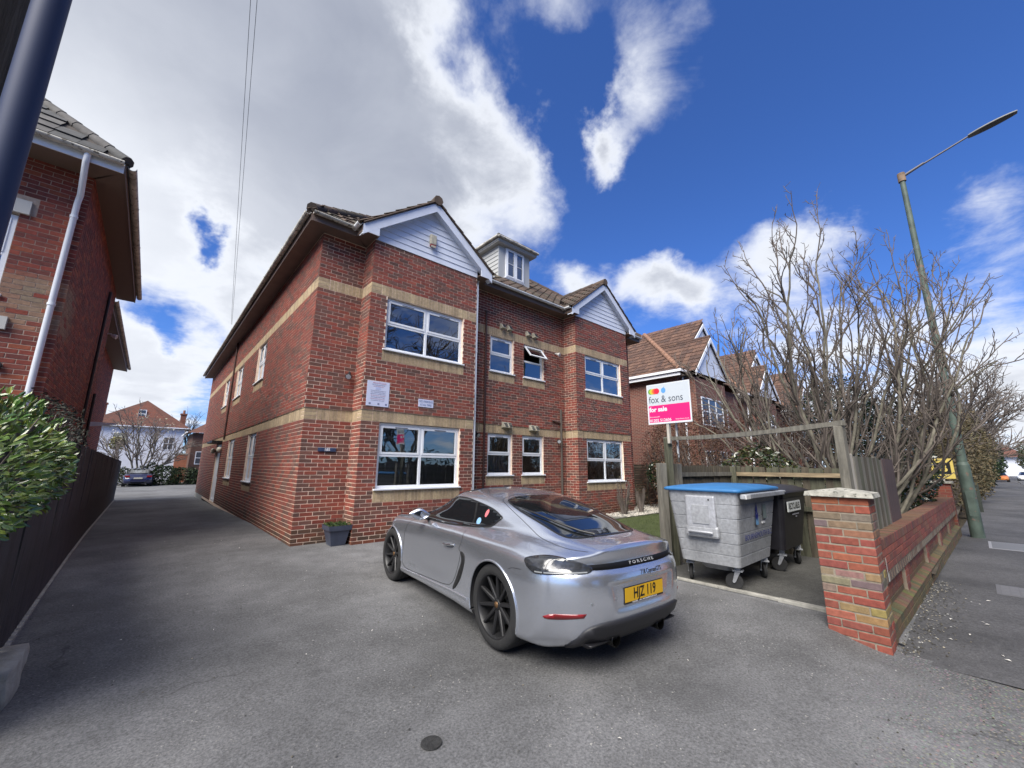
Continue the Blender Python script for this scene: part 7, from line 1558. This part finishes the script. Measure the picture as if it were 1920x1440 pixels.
# ------------------------------------------------------------ the dark blue car at the end of the drive
def saloon(name, label, x, y, rot, zg_, paintm, L_=4.5, W_=1.82, H_=1.42):
    T = thing(name, label, 'car', (x, y, zg_), (0, 0, rot)); prof = [(-L_/2, .45, .62, .30), (-L_/2+.08, .78, .74, .24), (-L_/2+.35, .86, .98, .22), (-1.35, .90, 1.02, .2), (-1.0, .91, 1.04, .18), (0, .91, .98, .18), (1.0, .91, .96, .18), (1.5, .89, .90, .2), (2.0, .80, .76, .24), (L_/2, .55, .55, .32)]
    rows = []
    for (a, w_, h, b_) in prof: rows.append([(a, s_*w_*k, z) for s_, k, z in ((1, .0, b_), (1, .85, b_), (1, 1, b_+.12), (1, 1.0, lerp(b_, h, .62)), (1, .90, h-.04), (1, .6, h), (1, 0, h+.01), (-1, .6, h), (-1, .90, h-.04), (-1, 1.0, lerp(b_, h, .62)), (-1, 1, b_+.12), (-1, .85, b_))])
    mb = MB(); mb.grid(rows, closed=True); mb.face(rows[0]); mb.face(rows[-1]); mb.build('body', paintm, T, recalc=True)
    g = MB(); rows = []
    for (a, w_, z) in ((-1.75, .62, 1.0), (-1.1, .60, H_-.06), (-.4, .60, H_), (.3, .60, H_-.02), (1.25, .64, .98)):
        zb_ = .97; rows.append([(a, .74, zb_), (a, w_, z-.04 if z > 1.1 else zb_+.02), (a, .3, z), (a, -.3, z), (a, -w_, z-.04 if z > 1.1 else zb_+.02), (a, -.74, zb_)])
    g.grid(rows); g.build('greenhouse', M_cg, T, recalc=True)
    g = MB(); g.grid([[(a+.02, q*.5, z+.012) for q in (-1, 0, 1)] for a, z in ((-1.05, H_-.05), (-.4, H_), (.3, H_-.02))]); g.build('roof', paintm, T)
    g = MB(); g.face([(-1.70, .55, 1.05), (-1.12, .5, H_-.08), (-1.12, -.5, H_-.08), (-1.70, -.55, 1.05)]); g.build('rear_window', mat('pale_screen', (.45, .46, .46), .08, metal=.8), T)
    for s_ in (1, -1):
        g = MB(); g.box(-L_/2+.02, -L_/2+.12, s_*.50, s_*.80, .74, .86); g.build('tail_lamp', M_red, T)
        for a in (-1.38, 1.40):
            g = MB(); g.tube([(a, s_*.70, .32), (a, s_*.92, .32)], .325, 22); g.build('wheel', M_rub, T, recalc=True)
    g = MB(); g.box(-L_/2-.02, -L_/2+.05, -.26, .26, .60, .71); g.build('number_plate', mat('plate_dull', (.45, .42, .34), .5), T)
    g = MB(); g.box(-L_/2+.0, -L_/2+.1, -.55, .55, .27, .36); g.build('bumper_insert', M_trim, T); return T
saloon('parked_car.001', 'dark blue saloon parked at the far end of the drive by the hedge', -.42, 45.2+.9, R(90), -.35, mat('blue_paint', (.012, .016, .06), .25, metal=.3, coat=1))
saloon('parked_car.002', 'orange car parked at the far end of the road', 96, -2.2, R(180), -.4, mat('orange_paint', (.55, .18, .04), .4, coat=1)); saloon('parked_car.003', 'white car standing at the far end of the road', 104, -5.2, R(175), -.4, mat('white_paint', (.7, .7, .7), .3, coat=1)); saloon('parked_car.004', 'white car on the left of the orange car far along the road', 118, -1.2, R(175), -.4, MATS['white_paint'])
T = thing('roadside_house', 'small white house far off at the end of the road', 'building'); mb = MB(); mb.box(170, 182, -9, 4, -.5, 4.6); mb.build('wall', mat('white_brick'), T); mb = MB(); mb.face([(169, -10, 4.6), (169, 5, 4.6), (176, 0, 8), (176, -6, 8)][::-1]); mb.build('roof', MATS['plain_tile'], T)
o = MB(); o.box(-.22, .22, -.20, .20, -.1, 1.18); o = o.build('utility_cabinet', mat('cabinet_green', (.028, .035, .028), .6, var=.3, vscale=4), label='dark green utility cabinet on the pavement beyond the street lamp', cat='cabinet', loc=(25.6, .22, -.30)); fbevel(o, .02)
T = thing('yellow_board', 'small yellow and black agent board over the hedge beside the lamp column', 'sign', (19.2, .72, 0)); mb = MB(); mb.box(-.01, .01, -.27, .23, 1.12, 1.75); mb.build('board', mat('board_yellow', (.62, .48, .12), .5), T)
mb = MB(); mb.box(-.014, -.011, -.20, .16, 1.26, 1.62); mb.build('panel', M_trim, T); text('B', .34, 'lettering', MATS['board_yellow'], T, frame_mw((-.017, -.03, 1.44), (0, -1, 0), (0, 0, 1)), .001, bold=.01); mb = MB(); mb.box(-.02, .02, -.02, .02, -.2, 1.12); mb.build('stake', M_pale, T)

# ------------------------------------------------------------ across the road, behind the camera
for i, (x, y, h) in enumerate(((-6, -14, 13), (-2.5, -12.8, 15), (1.5, -13.5, 14), (5.5, -12.9, 15.5), (10, -13.5, 14), (15, -13.2, 14))):
    tree('street_tree.%03d' % i if i else 'street_tree', ['first bare street tree across the road, furthest from the pillar', 'second bare street tree across the road, tall and thin', 'third bare street tree across the road, opposite the drive', 'fourth bare street tree across the road, tall and opposite the bins', 'fifth bare street tree across the road, opposite the garden wall', 'sixth bare street tree across the road, opposite the lamp'][i], (x, y, -.3), [(dirv(a*61+i*35, 68-5*(a % 3)), h*(.7+.1*(a % 3)), .13) for a in range(6)], PF, 90+i, group='bare trees across the road')
bushthing('roadside_hedge', 'tall dark hedge across the road behind the viewer', [(x, -12.2, .8, 2.6, .9, 1.9) for x in range(-16, 26, 4)], 9000, .12, DG, cat='hedge', stems=6)
T = thing('opposite_house', 'brick house across the road behind the hedge', 'building'); mb = MB(); mb.box(-12, -2, -30, -20, -.5, 5.2); mb.build('wall', MBN, T); mb = MB(); mb.face([(-12.4, -19.6, 5.2), (-1.6, -19.6, 5.2), (-5, -24, 8.2), (-9, -24, 8.2)]); mb.face([(-12.4, -30.4, 5.2), (-12.4, -19.6, 5.2), (-9, -24, 8.2), (-9, -26, 8.2)]); mb.face([(-1.6, -19.6, 5.2), (-1.6, -30.4, 5.2), (-5, -26, 8.2), (-5, -24, 8.2)]); mb.build('roof', MATS['plain_tile'], T)
T = thing('opposite_house.001', 'second brick house across the road behind the hedge', 'building'); mb = MB(); mb.box(4, 15, -30, -20, -.5, 5.4); mb.build('wall', MBN, T); mb = MB(); mb.face([(3.6, -19.6, 5.4), (15.4, -19.6, 5.4), (12, -24, 8.6), (7, -24, 8.6)]); mb.face([(3.6, -30.4, 5.4), (3.6, -19.6, 5.4), (7, -24, 8.6), (7, -26, 8.6)]); mb.face([(15.4, -19.6, 5.4), (15.4, -30.4, 5.4), (12, -26, 8.6), (12, -24, 8.6)]); mb.build('roof', MATS['plain_tile'], T)
